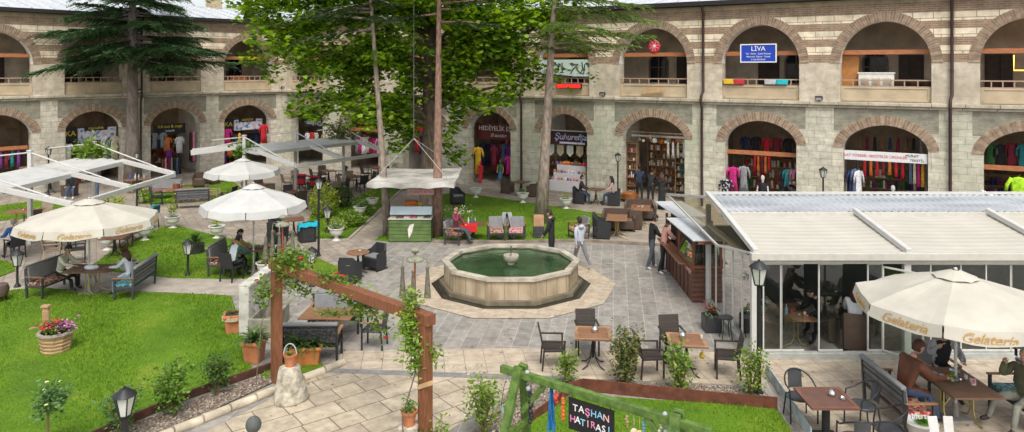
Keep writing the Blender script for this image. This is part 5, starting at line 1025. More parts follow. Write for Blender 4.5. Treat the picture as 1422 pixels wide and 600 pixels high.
text('Kumpir', .26, mat('pink_sign', (.72, .38, .36), .5, .08), t, Matrix.Translation(D2(KX0-.03, KY0+.42, .86)) @ Matrix.Rotation(-PI/2, 4, 'Z') @ UPRIGHT, .3)
for k in range(4): q = MB(); q.lathe([(.06, 0), (.09, .05), (.09, .06), (.01, .05)], n=12); tag(q.build('serving_bowl', (WHITE, CHROME, mat('green_food', (.2, .3, .06), .6), mat('red_food', (.45, .10, .06), .6))[k], smooth=True, loc=(KX0+.22, 20.75+.36*k, 1.2)), ('white', 'steel', 'green', 'red')[k]+' bowl behind the kiosk counter glass', 'bowl')
t = thing('planter_box', 'small black square planter of red flowers at the pavilion corner', 'planter', G(988, 459)); q = MB(); q.box((0, 0, .2), (.42, .42, .40), taper=1.0); q.build('box', mat('black_planter', (.04, .04, .042), .4, .2), t, bevel=.02); q = MB(); q.box((0, 0, .40), (.38, .38, .01)); q.build('soil', SOIL, t)
c_ = []; 
leaves('foliage', rng.normal(0, .1, (160, 3))*np.array([1, 1, .7])+np.array([0, 0, .5]), .09, mat('dark_leaf', (.05, .09, .03), .6), t, OVAL); leaves('blossom', rng.normal(0, .1, (50, 3))*np.array([1, 1, .5])+np.array([0, 0, .58]), .06, mat('red_petal', (.5, .02, .03), .6), t, OVAL)
t = thing('stool', 'small round black stool beside the pavilion corner', 'stool', G(1008, 470)); q = MB(); q.lathe([(.17, .5), (.18, .53), (.02, .535)], n=18); q.build('seat', DARKG, t); 
for k in range(4): a = PI/4+k*PI/2; q = MB(); q.tube([(.1*math.cos(a), .1*math.sin(a), .5), (.17*math.cos(a), .17*math.sin(a), 0)], .012, 6); q.build('leg', BLACK, t)

# ---------------------------------------------------------------- timber beam with roses
PL = Vector((-4.97, 15.2, 0)); PR = Vector((-1.44, 11.95, 0)); ang = math.atan2(PR.y-PL.y, PR.x-PL.x)
t = thing('rose_arch', 'stained timber beam on two square posts carrying climbing roses', 'pergola', PL); dv = PR-PL; u = dv.normalized()
for p in (Vector((0, 0, 0)), dv): q = MB(); q.box((p.x, p.y, 1.19), (.18, .18, 2.38), ang); q.build('post', REDWOOD, t, bevel=.008)
q = MB(); q.bar(Vector((0, 0, 2.47))-u*.18, dv+Vector((0, 0, 2.47))+u*.16, .19, .19); q.build('beam', REDWOOD, t, bevel=.01)
q = MB(); q.box((dv.x+.02, dv.y-.14, 1.42), (.34, .03, .07), ang+.2, ry=-.45); q.build('cleat', mat('raw_plank', (.5, .33, .17), .7, .15), t, bevel=.004)
ROSE = leafmat('rose_leaf', (.07, .15, .02), (.24, .34, .05), .4); REDF = mat('rose_petal', (.50, .012, .02), .55, .2)
def flower(parent, p, r, m=REDF, name='flower'):
    q = MB()
    for k in range(9):
        a = k*2.4; rr = r*(.35+.07*k); q.ball((rr*.55*math.cos(a), rr*.55*math.sin(a), r*.35-.03*k*r), rr*.55, 7, 5, (1, 1, .6))
    o = q.build(name, m, parent, smooth='all'); o.location = p
def vine(name, label, base, paths, dens, lm, size, flowers=(), spread=.16, sr=.012, bare=1):
    t = thing(name, label, 'climbing plant', base); q = MB(); C = []
    for ip, P in enumerate(paths):
        P = [Vector(p)-Vector(base) for p in P]; q.tube(P, sr, 6)
        for a, b in zip(P, P[1:]):
            n = int((b-a).length*dens)*(ip >= bare)
            for k in range(n): v = a.lerp(b, random.random()); C.append((v.x+random.gauss(0, spread), v.y+random.gauss(0, spread), v.z+random.gauss(0, spread)))
    q.build('stem', mat('vine_stem', (.16, .11, .07), .9), t); leaves('foliage', C, size, lm, t, OVAL, .5, .6)
    for f in flowers: flower(t, Vector(f)-Vector(base), .055)
    return t
z = 2.6
def on(uu, zz, off=0): v = PL+dv*uu; return (v.x-off*u.y, v.y+off*u.x, zz)
vine('climbing_rose', 'red climbing rose at the house side end of the timber beam', tuple(PL+Vector((-.1, -.1, 0))), [[(PL.x-.35, PL.y-.25, .0), (PL.x-.25, PL.y-.2, 1.3), on(0, 2.4, .1)], [on(.02, 2.55), on(.1, 2.62), on(.24, 2.6, .06)], [on(.03, 2.55), on(.08, 2.2, .1), on(.2, 2.1, .15)], [on(-.05, 2.1, -.12), on(-.06, 1.75, -.2), on(0, 1.9, -.1)], [on(.05, 2.6), on(.12, 2.75), on(.2, 2.75)]], 330, ROSE, .095,
     [on(.04, 2.82), on(.12, 2.80, .1), on(.17, 2.70), on(-.08, 2.12, -.25), on(.20, 2.78), on(.22, 2.35, .1)], .12)
vine('climbing_rose', 'red climbing rose hanging from the middle of the timber beam', tuple(PL+dv*.5), [[on(.30, 2.6), on(.36, 2.6)], [on(.36, 2.6), on(.46, 2.62), on(.56, 2.5, .1)], [on(.42, 2.5, .1), on(.5, 2.15, .15), on(.62, 2.2, .15)], [on(.55, 2.45, .12), on(.66, 2.1, .2), on(.70, 1.8, .2)]], 260, ROSE, .09, [on(.46, 2.72), on(.50, 2.70), on(.49, 2.66, .08), on(.40, 2.5, -.1), on(.60, 2.15, .15), on(.72, 1.75, .2)], .10)
vine('climbing_vine', 'light green climber on the timber post by the swing', tuple(PR+Vector((-.25, -.1, 0))), [[(PR.x-.3, PR.y-.2, 0), (PR.x-.36, PR.y-.15, .9), (PR.x-.15, PR.y-.05, 1.6)], [(PR.x-.15, PR.y-.05, 1.65), (PR.x-.2, PR.y-.0, 2.1), (PR.x-.25, PR.y+.05, 2.55)], [(PR.x-.3, PR.y+.1, 2.5), (PR.x-.32, PR.y+.2, 2.3), (PR.x-.25, PR.y+.1, 1.9)], [(PR.x-.2, PR.y+.1, 2.6), (PR.x-.28, PR.y+.2, 2.85)], [(PR.x+.12, PR.y, 1.8), (PR.x+.15, PR.y, 1.95)]], 560, leafmat('lime_leaf', (.10, .20, .02), (.32, .44, .07), .45), .085, (), .085)
# ---------------------------------------------------------------- tasselled bells on poles
def bellpole(label, x, y, h):
    t = thing('bell_ornament', label, 'garden ornament', (x, y, 0)); VER = mat('verdigris_stone', (.24, .24, .17), .8, .3, 8, .3)
    q = MB(); q.tube([(0, 0, 0), (0, 0, h-.25)], .022, 8); q.build('pole', mat('rust_pole', (.40, .10, .04), .6, .3), t)
    q = MB(); q.lathe([(.20, -.06), (.205, -.03), (.16, .03), (.05, .06), (.025, .10), (.03, .12), (.08, .15), (.105, .20), (.08, .25), (.02, .275)], (0, 0, h-.27), 18); q.build('cap', VER, t, smooth=True)
    for a in (PI, 0, -PI/2):
        c, s = math.cos(a)*.30, math.sin(a)*.3; q = MB(); q.tube([(c*.6, s*.6, h-.28), (c*.9, s*.9, h-.24), (c, s, h-.34), (c, s, h-.52)], .012, 6); q.build('hook', VER, t)
        q = MB(); q.lathe([(.02, 0), (.045, -.02), (.045, -.06), (.036, -.09), (.05, -.30), (.085, -.75), (.02, -.76)][::-1], (c, s, h-.46), 10); q.build('tassel', mat('old_tassel', (.15, .135, .10), .9, .35, 12, .5), t, smooth=True)
bellpole('weathered dome on a pole with three hanging tassels beside the timber post', -2.33, 17.3, 2.32); bellpole('weathered dome with tassels behind the rose end of the beam', -6.85, 21.5, 2.25)
t = thing('bell_ornament', 'pair of stone tassels on short posts near the relief slab', 'garden ornament', G(376, 402))
for dx in (-.15, .42): q = MB(); q.lathe([(.03, 0), (.03, .9), (.09, .92), (.05, 1.45), (.045, 1.55), (.02, 1.6)], (dx, 0, 0), 10); q.build('tassel', mat('old_tassel', (.15, .135, .10)), t, smooth=True)
# ---------------------------------------------------------------- marble relief
t = thing('relief_slab', 'tall carved marble fountain slab standing at the lawn edge', 'stone relief', (-6.62, 17.75, 0)); MARB = mat('old_marble', (.46, .44, .38), .75, .3, 3, .5, c2=(.66, .64, .57))
dd = Vector((.12, 2.1, 0)); q = MB(); q.bar((0, 0, .62), dd+Vector((0, 0, .62)), .26, 1.24); q.build('slab', MARB, t, bevel=.03)
q = MB(); q.bar(Vector((.02, .0, 1.25)), dd+Vector((.02, 0, 1.25)), .30, .06); q.build('coping', MARB, t, bevel=.01)
q = MB(); nx = Vector((1, -.06, 0))
def rel(p, uu, zz): return Vector((.135, .05, 0))+dd*uu*.96+Vector((0, 0, zz))
for uu in (.14, .38, .62, .86):
    for kk in range(10): a = 2*PI*kk/10; b = 2*PI*(kk+1)/10; q.tube([rel(0, uu+.075*math.cos(a), .78+.24*math.sin(a)), rel(0, uu+.075*math.cos(b), .78+.24*math.sin(b))], .016, 5)
    q.ball(rel(0, uu, .78), .06, 8, 6, (.5, 1, 1)); q.ball(rel(0, uu, 1.02), .035, 8, 6, (.5, 1, 1)); q.ball(rel(0, uu, .53), .035, 8, 6, (.5, 1, 1))
for zz in (.42, 1.14): q.bar(rel(0, 0, zz), rel(0, 1, zz), .03, .03)
q.build('carving', mat('carved_marble', (.38, .36, .31), .8, .3, 6), t, smooth=True)
t = thing('stone_trough', 'mossy stone trough at the foot of the carved slab', 'trough', (-6.2, 18.3, 0)); q = MB()
for c, s in (((0, -.55, .22), (.6, .1, .44)), ((0, .75, .22), (.6, .1, .44)), ((.28, .1, .22), (.1, 1.2, .44)), ((-.28, .1, .22), (.1, 1.2, .44)), ((0, .1, .05), (.5, 1.2, .1))): q.box(c, s)
q.build('basin', mat('mossy_stone', (.24, .23, .17), .85, .35, 3, .4), t, bevel=.012)
# ---------------------------------------------------------------- pots and stones
PALM = leafmat('palm_leaf', (.04, .09, .02), (.13, .22, .05), .25)
def fronds(parent, c, n, L, m=None, wid=.035, up=.9, name='foliage'):
    q = MB()
    for k in range(n):
        a = random.uniform(0, 2*PI); el = random.uniform(.25, 1.3)*up; l = L*random.uniform(.7, 1.1); d = Vector((math.cos(a)*math.cos(el), math.sin(a)*math.cos(el), math.sin(el))); s = d.cross(Vector((0, 0, 1))).normalized(); p = Vector(c); pr = None
        for i in range(5):
            tt = i/4; v = p+d*l*tt+Vector((0, 0, -l*.45*tt*tt)); w_ = wid*(1-tt*.85)*(.5+1.2*min(tt*3, 1)*.5); cur = (v-s*w_, v+s*w_)
            if pr: q.face([pr[0], pr[1], cur[1], cur[0]])
            pr = cur
    return q.build(name, m or PALM, parent)
def pot(name, label, loc, shape, m, rz=0, cat='plant pot'):
    t = thing(name, label, cat, loc, rz); q = MB()
    if shape == 'square': q.box((0, 0, .22), (.40, .40, .44)); q.v = [(x*(.78+.5*z), y*(.78+.5*z), z) for x, y, z in q.v]; q.box((0, 0, .45), (.46, .46, .07)); top = .48
    elif shape == 'trough': q.box((0, 0, .19), (.62, .40, .38)); q.v = [(x*(.85+.3*z), y*(.85+.3*z), z) for x, y, z in q.v]; q.box((0, 0, .39), (.70, .48, .06)); top = .41
    else: q.lathe([(.09, 0), (.12, .20), (.135, .20), (.14, .24), (.115, .24), (.11, .2), (.01, .2)], n=16); top = .22
    q.build('pot', m, t, smooth=shape == 'round', bevel=.015 if shape != 'round' else 0)
    if shape != 'round': q = MB(); q.box((0, 0, top+.004), (.36 if shape == 'square' else .58, .36, .012)); q.build('soil', SOIL, t)
    return t, top
t, h = pot('terracotta_pot', 'terracotta pot wrapped in rope beside the carved slab', G(324, 462), 'square', TERRA, .3); fronds(t, (0, 0, h), 34, .38, leafmat('dry_leaf', (.10, .12, .03), (.28, .26, .08), .2), .018)
q = MB()
for zz in (.36, .39, .42): q.tube([(.26*math.cos(2*PI*k/16), .26*math.sin(2*PI*k/16), zz) for k in range(17)], .014, 5)
q.build('rope', mat('rope', (.5, .4, .25), .9), t)
t, h = pot('terracotta_pot', 'plain square terracotta pot with a spiky palm at the gravel bed', G(353, 502), 'square', TERRA, -.15); fronds(t, (0, 0, h), 80, .62, None, .032)
t, h = pot('terracotta_trough', 'orange terracotta trough with arching palm behind the timber post', G(426, 505), 'trough', mat('orange_terracotta', (.56, .20, .06), .65, .15), .12); fronds(t, (-.12, 0, h), 60, .66, None, .032); fronds(t, (.15, .05, h), 54, .62, None, .032)
t = thing('millstone_block', 'rough pale tapering stone block standing at the kerb', 'stone block', (-4.42, 14.35, 0)); q = MB(); q.lathe([(.33, 0), (.34, .05), (.28, .3), (.22, .58), (.20, .66), (.17, .68), (.01, .69)], n=20); q.v = [(x*(1+.09*math.sin(7*z+3*math.atan2(y, x))+random.uniform(-.02, .02)), y*(1+.07*math.sin(5*z+2*math.atan2(y, x))), z) for x, y, z in q.v]; q.build('block', mat('pitted_limestone', (.42, .37, .27), .9, .45, 7, 1.0, c2=(.62, .57, .46), bscale=16), t, smooth='all')
t, h = pot('flower_pot', 'small terracotta pot with a handle on top of the stone block', (-4.42, 14.35, .69), 'round', TERRA); fronds(t, (0, 0, h), 20, .16, ROSE, .02); q = MB(); q.tube([(.13*math.cos(a), 0, .22+.22*math.sin(a)) for a in [PI*k/10 for k in range(11)]], .012, 6); q.build('handle', mat('grey_wire', (.4, .42, .42), .5), t)
t, h = pot('flower_pot', 'small terracotta pot fixed low on the timber post', (PR.x-.26, PR.y-.05, .72), 'round', TERRA); leaves('foliage', rng.normal(0, .07, (120, 3))+np.array([0, 0, .30]), .06, leafmat('basil', (.05, .14, .02), (.13, .28, .05), .3), t, OVAL)
q = MB(); q.box((0, 0, .36), (.34, .30, .72)); tag(q.build('stone_plinth', mat('pitted_limestone', (.42, .37, .27)), bevel=.03, loc=(PR.x-.28, PR.y, 0)), 'rough stone plinth under the small pot by the timber post', 'plinth')
def urn_proto():
    t = thing('garden_urn', None, 'urn', (0, 0, -50)); q = MB(); q.lathe([(.17, 0), (.17, .035), (.11, .06), (.06, .13), (.06, .16), (.12, .20)], n=20); q.build('foot', STONEW, t, smooth=True)
    q = MB(); q.lathe([(.10, .19), (.20, .23), (.25, .33), (.265, .44), (.31, .47), (.31, .50), (.27, .50), (.25, .44), (.01, .43)], n=22); q.build('bowl', STONEW, t, smooth=True); q = MB(); q.lathe([(.25, .445), (.01, .46)], n=18); q.build('soil', SOIL, t); return t
urn = urn_proto(); YEL = leafmat('golden_leaf', (.16, .26, .03), (.48, .50, .07), .4); GRN = leafmat('garden_leaf', (.06, .14, .018), (.20, .34, .05), .4); DRK = leafmat('dark_shrub_leaf', (.03, .075, .015), (.09, .16, .03), .25)
for (px, py), kind, l in (((201, 334), 'low', 'white urn with low green plant nearest the parasol hem'), ((240, 317), 'tall', 'white urn with a tall golden plant on the slab path'), ((301, 331), 'yel', 'white urn with short yellow plant before the lawn corner'), ((149, 347), 'low', 'white urn with bushy plant tucked under the parasol edge'), ((369, 386), 'yel', 'white urn with golden sprig behind the relief slab'), ((467, 334), 'wht', 'white urn of pale flowers at the point of the bush lawn'), ((517, 290), 'tall', 'white urn with a bright clipped plant by the stand path'), ((500, 302), 'wht', 'white urn at the low kerb of the bush lawn'),
                      ((661, 275), 'bare', 'white urn nearly empty outside the souvenir shop'), ((726, 282), 'tuft', 'white urn with a small tuft beneath the downpipe'), ((786, 290), 'yel', 'white urn with yellow plant before the sweet shop table'), ((178, 384), 'dish', 'white urn with yellow blossoms behind the woman in white'), ((1090, 445), 'bare', 'white urn seen inside the pavilion glass')):
    o = put(urn, G(px, py) if px < 1000 else (6.45, 18.9, 0), random.random(), l)
    o.scale = (1, 1, 1)
    for c in list(o.children):
        if c.name.startswith('foliage'): bpy.data.objects.remove(c)
    n, s, hh, m = {'low': (190, .12, .60, GRN), 'tall': (260, .10, .85, YEL), 'yel': (110, .09, .62, YEL), 'wht': (200, .14, .62, GRN), 'bare': (20, .08, .50, GRN), 'tuft': (60, .06, .62, GRN), 'dish': (150, .13, .56, YEL)}[kind]
    leaves('foliage', rng.normal(0, s, (n, 3))*np.array([1, 1, 2.0 if kind == 'tall' else .7])+np.array([0, 0, hh]), .085, m, o, OVAL)
    if kind == 'wht': leaves('blossom', rng.normal(0, .15, (90, 3))*np.array([1, 1, .6])+np.array([0, 0, .66]), .06, WHITE, o, OVAL)
t = thing('flower_tub', 'pale green tub of white flowers behind the man in maroon', 'plant pot', G(622, 318)); q = MB(); q.lathe([(.18, 0), (.26, .42), (.24, .42), (.01, .38)], n=16); q.build('tub', mat('pale_green_tub', (.30, .42, .36), .6), t, smooth=True); leaves('foliage', rng.normal(0, .22, (260, 3))*np.array([1.6, .8, .6])+np.array([.35, 0, .62]), .09, GRN, t, OVAL); leaves('blossom', rng.normal(0, .2, (110, 3))*np.array([1.5, .8, .5])+np.array([.45, 0, .75]), .08, WHITE, t, OVAL)
t = thing('black_planter', 'black round planter with an upright leafy oleander on the lawn', 'planter', G(271, 352)); q = MB(); q.lathe([(.28, 0), (.33, .34), (.30, .34), (.01, .3)], n=18); q.build('tub', mat('black_planter', (.04, .04, .042)), t, smooth=True); fronds(t, (0, 0, .35), 110, .75, DRK, .028, 1.15)
t = thing('lawn_lantern', 'grey metal drum on legs at the lawn edge', 'brazier', G(-4, 420)); q = MB(); q.lathe([(.1, .12), (.26, .2), (.3, .36), (.26, .5), (.05, .55)], n=18); q.build('drum', mat('brown_metal', (.13, .09, .075), .5), t, smooth=True); legs4(t, .3, .3, .2, .03, BLACK)
# wooden well planter
t = thing('well_planter', 'wooden wishing well planter full of red and purple flowers on the lawn', 'planter', G(78, 488)); LOG = mat('planed_log', (.40, .25, .13), .7, .35, 4, .3, stretch=(1, 1, 6))
q = MB()
for k in range(5): q.lathe([(.30+.012*k, .0), (.315+.012*k, .04), (.30+.012*k, .08)], (0, 0, .02+.085*k), 10)
q.build('tub', LOG, t); q = MB(); q.lathe([(.40, .44), (.40, .49), (.33, .49), (.33, .42), (.01, .42)], n=10); q.build('rim', mat('grey_wood', (.36, .30, .25), .8, .2), t)
q = MB(); q.box((-.33, .14, .5), (.13, .09, 1.0)); q.box((-.33, .14, 1.01), (.18, .15, .05)); q.build('post', LOG, t, bevel=.01); q = MB(); q.bar((-.30, .1, .62), (-.62, .0, .52), .04); q.tube([(-.25, .1, .9), (-.25, .1, .45), (-.1, .05, .42)], .02, 6); q.build('pump_handle', LOG, t)
leaves('foliage', rng.normal(0, .17, (420, 3))*np.array([1.1, 1, .45])+np.array([0, 0, .56]), .08, GRN, t, OVAL); 
for nm_, m_, cx_ in (('red_blossom', REDF, -.1), ('purple_blossom', mat('purple_petal', (.30, .05, .28), .6, .3), .16), ('pink_blossom', mat('pink_petal', (.62, .30, .38), .6, .2), .26)): leaves(nm_, rng.normal(0, .11, (110, 3))*np.array([1.1, 1.1, .4])+np.array([cx_, -.02, .68-abs(cx_)*.3]), .075, m_, t, OVAL)
# ---------------------------------------------------------------- bushes and young roses
def bush(label, px, py, h, w, n, lm, size, stems=5, trunk=False, flowers=None, name='rose_bush', z0=.25, tone=None):
    t = thing(name, label, 'bush', G(px, py)); q = MB(); C = []
    for k in range(stems):
        a = random.uniform(0, 2*PI); hh = h*random.uniform(.72, 1.05); r_ = w*random.uniform(.25, .95) if not trunk else w*random.uniform(.3, 1)
        b0 = Vector((0, 0, 0)) if not trunk else Vector((0, 0, h*.55)); mid = b0.lerp(Vector((math.cos(a)*r_, math.sin(a)*r_, hh)), .5)+Vector((random.gauss(0, .04), random.gauss(0, .04), .06)); e = Vector((math.cos(a)*r_, math.sin(a)*r_, hh)); q.tube([b0, mid, e], [.014, .010, .004], 5)
        for i in range(int(n/stems)):
            tt = z0+(1-z0)*random.random()**.85; v = (b0.lerp(mid, tt*2) if tt < .5 else mid.lerp(e, tt*2-1)); s_ = .06+.11*w; C.append((v.x+random.gauss(0, s_), v.y+random.gauss(0, s_), v.z+random.gauss(0, s_*.8)))
    if trunk: q.tube([(0, 0, 0), (.01, .0, h*.58)], [.022, .018], 7)
    q.build('stem', mat('rose_stem', (.20, .13, .07), .9), t); leaves('foliage', C, size, lm, t, OVAL, .6, .3)
    if flowers:
        for k in range(flowers[1]): c = random.choice(C); flower(t, (c[0], c[1], c[2]+.05), .035, flowers[0])
    return t
BLUEG = leafmat('rose_bluegreen', (.05, .125, .035), (.17, .29, .085), .35); REDG = leafmat('photinia_leaf', (.06, .11, .02), (.24, .22, .07), .35); LIME = leafmat('fresh_leaf', (.09, .18, .02), (.28, .38, .06), .4)
bush('standard rose with pale yellow buds on a thin stake in the big lawn', 66, 632, 1.25, .30, 620, BLUEG, .085, 12, True, (mat('yellow_petal', (.75, .68, .30), .6), 6))
bush('sparse rose bush behind the big lantern in the gravel bed', 170, 606, .95, .34, 520, BLUEG, .08, 8, z0=.15); bush('full green rose bush in the middle of the gravel bed', 240, 578, .95, .42, 950, GRN, .085, 10, z0=.2); bush('dark leaved young rose near the palm pot', 302, 549, .80, .32, 560, DRK, .075, 8, z0=.3)
bush('pale flowering bush beside the green swing post', 672, 612, 1.15, .48, 900, LIME, .075, 10, flowers=(WHITE, 10), z0=.25)
bush('small bright bush at the first terrace table', 786, 536, .72, .26, 420, LIME, .08, 7, z0=.1); bush('large red tipped bush between the two terrace tables', 866, 536, 1.12, .40, 1100, REDG, .09, 13, name='photinia_bush', z0=.1); bush('upright lime bush by the table near the kiosk', 945, 546, 1.10, .26, 620, LIME, .085, 8, z0=.12); bush('airy green bush at the lamp post of the pavilion corner', 1042, 550, 1.08, .38, 720, LIME, .075, 11, flowers=(mat('pink_petal', (.62, .30, .38)), 4), z0=.15)
bush('loose bush at the foot of the swing beam', 600, 652, .8, .3, 260, LIME, .08, 6)
def ball_bush(label, px, py, r, n, lm, squash=1.0, name='clipped_bush'):
    t = thing(name, label, 'bush', G(px, py)); d = rng.normal(0, 1, (n, 3)); d /= np.linalg.norm(d, axis=1)[:, None]; d *= (rng.uniform(.35, 1, n)**.4)[:, None]*(1+.12*np.sin(d[:, :1]*7+d[:, 1:2]*5)); C = d*np.array([r, r, r*squash])+np.array([0, 0, r*squash*.95]); leaves('foliage', C, .11, lm, t, OVAL); q = MB(); q.tube([(0, 0, 0), (0, 0, r)], .04, 6); q.build('stem', BARK, t)
ball_bush('dark round clipped bush beside the cafe tables', 473, 288, .55, 1500, DRK, 1.0); ball_bush('golden shaggy bush beside the tall lamp', 449, 302, .66, 1500, YEL, 1.15, 'shrub'); ball_bush('low spreading bush at the path edge of the bush lawn', 487, 314, .62, 1100, LIME, .55, 'shrub'); ball_bush('small golden bush near the white urn of the bush lawn', 463, 322, .42, 600, YEL, .7, 'shrub'); ball_bush('green mound in the middle of the bush lawn', 508, 300, .40, 600, GRN, .8, 'shrub'); ball_bush('low hedge clump behind the parasol hem', 150, 290, .7, 900, YEL, .5, 'shrub'); ball_bush('green clump with orange pot near the spruce trunk', 200, 282, .4, 400, LIME, .9, 'shrub')
# plants hung on the awning posts
for loc, l, r, n in (((-17.75, 30.4, 3.15), 'leafy green plant in a white pot on the awning post before the poster shop', .62, 900), ((-12.7, 34.2, 2.75), 'trailing plant hung below the ridge of the narrow awning arm', .5, 500), ((-9.3, 39.1, 3.2), 'reddish trailing plant on the awning post by the studio shop', .8, 900)):
    t = thing('hanging_plant', l, 'hanging plant', loc); d = rng.normal(0, 1, (n, 3))*np.array([.5, .5, .36])*r; leaves('foliage', d, .17, LIME if n > 500 and loc[0] < -15 else REDG if n > 800 else GRN, t, OVAL); q = MB(); q.lathe([(.1, -.35), (.15, -.05), (.13, -.05), (.01, -.1)], n=12); q.build('pot', WHITE, t)
# ---------------------------------------------------------------- lamps
LGLASS = mat('lantern_glass', (.55, .57, .50), .25, .15, 3, spec=.6)
def lamp(label, px, py, h, s=1.0, rod=.035, loc=None):
    b = Vector(loc) if loc else G(px, py); t = thing('lamp_post', label, 'lamp', b, random.random()); q = MB(); q.lathe([(.09*s, 0), (.08*s, .05), (.05*s, .10), (rod, .16), (rod, h-.46*s), (.05*s, h-.44*s), (.03*s, h-.42*s)], n=10); q.build('pole', BLACK, t, smooth=True)
    f = MB(); zb, zt = h-.42*s, h-.12*s; rb, rt = .085*s, .155*s; n = 6; P = lambda r, k, z: (r*math.cos(2*PI*k/n), r*math.sin(2*PI*k/n), z)
    for k in range(n): f.bar(P(rb, k, zb), P(rt, k, zt), .016*s); f.bar(P(rb, k, zb), P(rb, k+1, zb), .018*s); f.bar(P(rt, k, zt), P(rt, k+1, zt), .02*s)
    f.lathe([(rb*1.05, zb-.02), (.02*s, zb-.04)][::-1], n=6); f.build('lantern_frame', BLACK, t)
    for k in range(n): g = MB(); g.face([P(rb*.96, k, zb), P(rb*.96, k+1, zb), P(rt*.96, k+1, zt), P(rt*.96, k, zt)]); g.build('lantern_pane', LGLASS, t)
    c = MB(); c.lathe([(rt*1.12, zt), (rt*1.02, zt+.025*s), (rt*.55, zt+.075*s), (rt*.5, zt+.085*s), (rt*.3, zt+.105*s), (.02*s, zt+.115*s), (.022*s, zt+.13*s), (.004, zt+.145*s)], n=12); c.build('cap', BLACK, t, smooth=True)
    return t
lamp('short black garden lantern at the edge of the big lawn near the frame drum', 24, 399, 1.14, 1.15); lamp('short black garden lantern standing alone on the middle lawn', 261, 384, 1.18, 1.1); lamp('black lantern behind the rose beam at the lawn point', 433, 398, 1.2, 1.1); lamp('tall thin lamp post between the round chairs and the golden bush', 442.5, 356, 2.75, .9, .04); lamp('short lantern in the bush lawn behind the white urn', 455, 324, 1.1, 1.15)
lamp('tall lamp post beside the gift shop arch', 858, 284, 2.52, .95, .035); lamp('tall lamp post behind the pavilion roof before the stone pier', 0, 0, 2.52, 1.0, .035, (12.96, 30.0, 0)); lamp('tall lamp post before the pale pier near the poster shop', 0, 0, 2.55, 1.0, .04, (-24.2, 37.6, 0)); lamp('black lamp post at the front corner of the glass pavilion', 1054, 548, 2.72, 1.15, .045); lamp('big lantern in the gravel bed behind the flagstones', 0, 0, 1.12, 1.15, .05, G(173, 628)); lamp('thin lamp post under the wide awning by the spruce', 0, 0, 2.6, .7, .04, G(190, 286))
# ornamental ball on a post at the flagstones
t = thing('ball_post', 'grey ribbed ball on a short post at the flagstone edge', 'garden ornament', G(352, 640)); q = MB(); q.lathe([(.06, 0), (.05, .5)], n=10); q.build('post', DARKG, t); q = MB(); q.lathe([(.02, .48)]+[(.13*math.cos(a), .61+.14*math.sin(a)) for a in [-PI/2+PI*k/10 for k in range(1, 10)]]+[(.005, .755)], n=20); q.build('ball', stripes('ribbed_grey', (.06, .065, .06), (.13, .14, .13), 500, 2, .6), t, smooth=True)
# ---------------------------------------------------------------- green swing frame
E0, E1 = Vector((-.16, 10.88, 2.08)), Vector((2.48, 8.95, 2.08)); u = (E1-E0).normalized(); pv = Vector((u.y, -u.x, 0)); pv = pv if pv.y < 0 else -pv
t = thing('swing_frame', 'green painted timber swing frame hung with trinkets on the lawn', 'swing frame', (E0.x, E0.y, 0)); O = Vector((E0.x, E0.y, 0)); GP = mat('swing_green', (.075, .15, .025), .6, .3, 5, .3, stretch=(2, 2, 2), c2=(.14, .23, .045))
q = MB(); q.bar(E0-O, E1-O, .085, .11); q.build('beam', GP, t, bevel=.008)
for uu in (.11, .86):
    c = E0.lerp(E1, uu)-O
    for s, ft in ((1, .62), (-1, .55)): q = MB(); tp = c+Vector((0, 0, .13))+pv*s*.055; q.bar(tp, Vector((c.x, c.y, 0))+pv*s*ft-u*(.22 if uu < .5 else -.1), .075, .13, up=u); q.build('leg', GP, t, bevel=.006)
    sg = 1 if uu < .5 else -1; q = MB(); q.bar(c+u*sg*.42-Vector((0, 0, .05)), c+pv*.0-Vector((0, 0, .55))+u*sg*.02, .05, .08); q.build('brace', GP, t, bevel=.005); q = MB(); q.bar(c+pv*.30-Vector((0, 0, .75)), c-pv*.28-Vector((0, 0, .75)), .05, .08); q.build('tie', GP, t, bevel=.005)
t = thing('chalk_sign', 'black chalkboard lettered in pastel TASHAN HATIRASI under the green beam', 'sign', E0.lerp(E1, .475)); nrm = pv; rot = Matrix(((u.x, 0, nrm.x, 0), (u.y, 0, nrm.y, 0), (u.z, 1, nrm.z, 0), (0, 0, 0, 1)))
q = MB(); q.bar(-u*.36+Vector((0, 0, -.33)), u*.36+Vector((0, 0, -.33)), .025, .44); q.build('board', mat('blackboard', (.012, .012, .012), .7, .2), t, bevel=.004)
PAST = [mat('chalk_white', (.75, .75, .72), .9), mat('chalk_pink', (.75, .25, .45), .9), mat('chalk_blue', (.25, .55, .72), .9), mat('chalk_peach', (.75, .45, .40), .9)]
for line, z_, cols in (('TAŞHAN', -.235, (0, 0, 1, 2, 2, 3)), ('HATIRASI', -.40, (1, 0, 2, 3, 1, 0, 0, 2))):
    n = len(line); adv = .098 if n == 6 else .082
    for k, ch_ in enumerate(line): text(ch_, .135, PAST[cols[k]], t, Matrix.Translation(nrm*.016+u*((k-(n-1)/2)*adv)+Vector((0, 0, z_+.008*math.sin(k*2.1)))) @ rot, .0)
for s in (-1, 1): q = MB(); q.tube([u*s*.3+Vector((0, 0, -.02)), u*s*.3+Vector((0, 0, -.12))], .006, 5); q.build('hook', BLACK, t)
def hang(uu, name, label, cat, fn, m, off=0):
    q = MB(); fn(q); o = q.build(name, m, smooth='all', loc=E0.lerp(E1, uu)+Vector((0, 0, -.06))+pv*off); tag(o, label, cat)
def beads(q, L, r, n):
    q.tube([(0, 0, 0), (0, 0, -L)], .004, 5)
    for k in range(n): q.ball((random.uniform(-.012, .012), random.uniform(-.012, .012), -L*(.25+.75*k/n)), r*random.uniform(.7, 1.2), 7, 5)
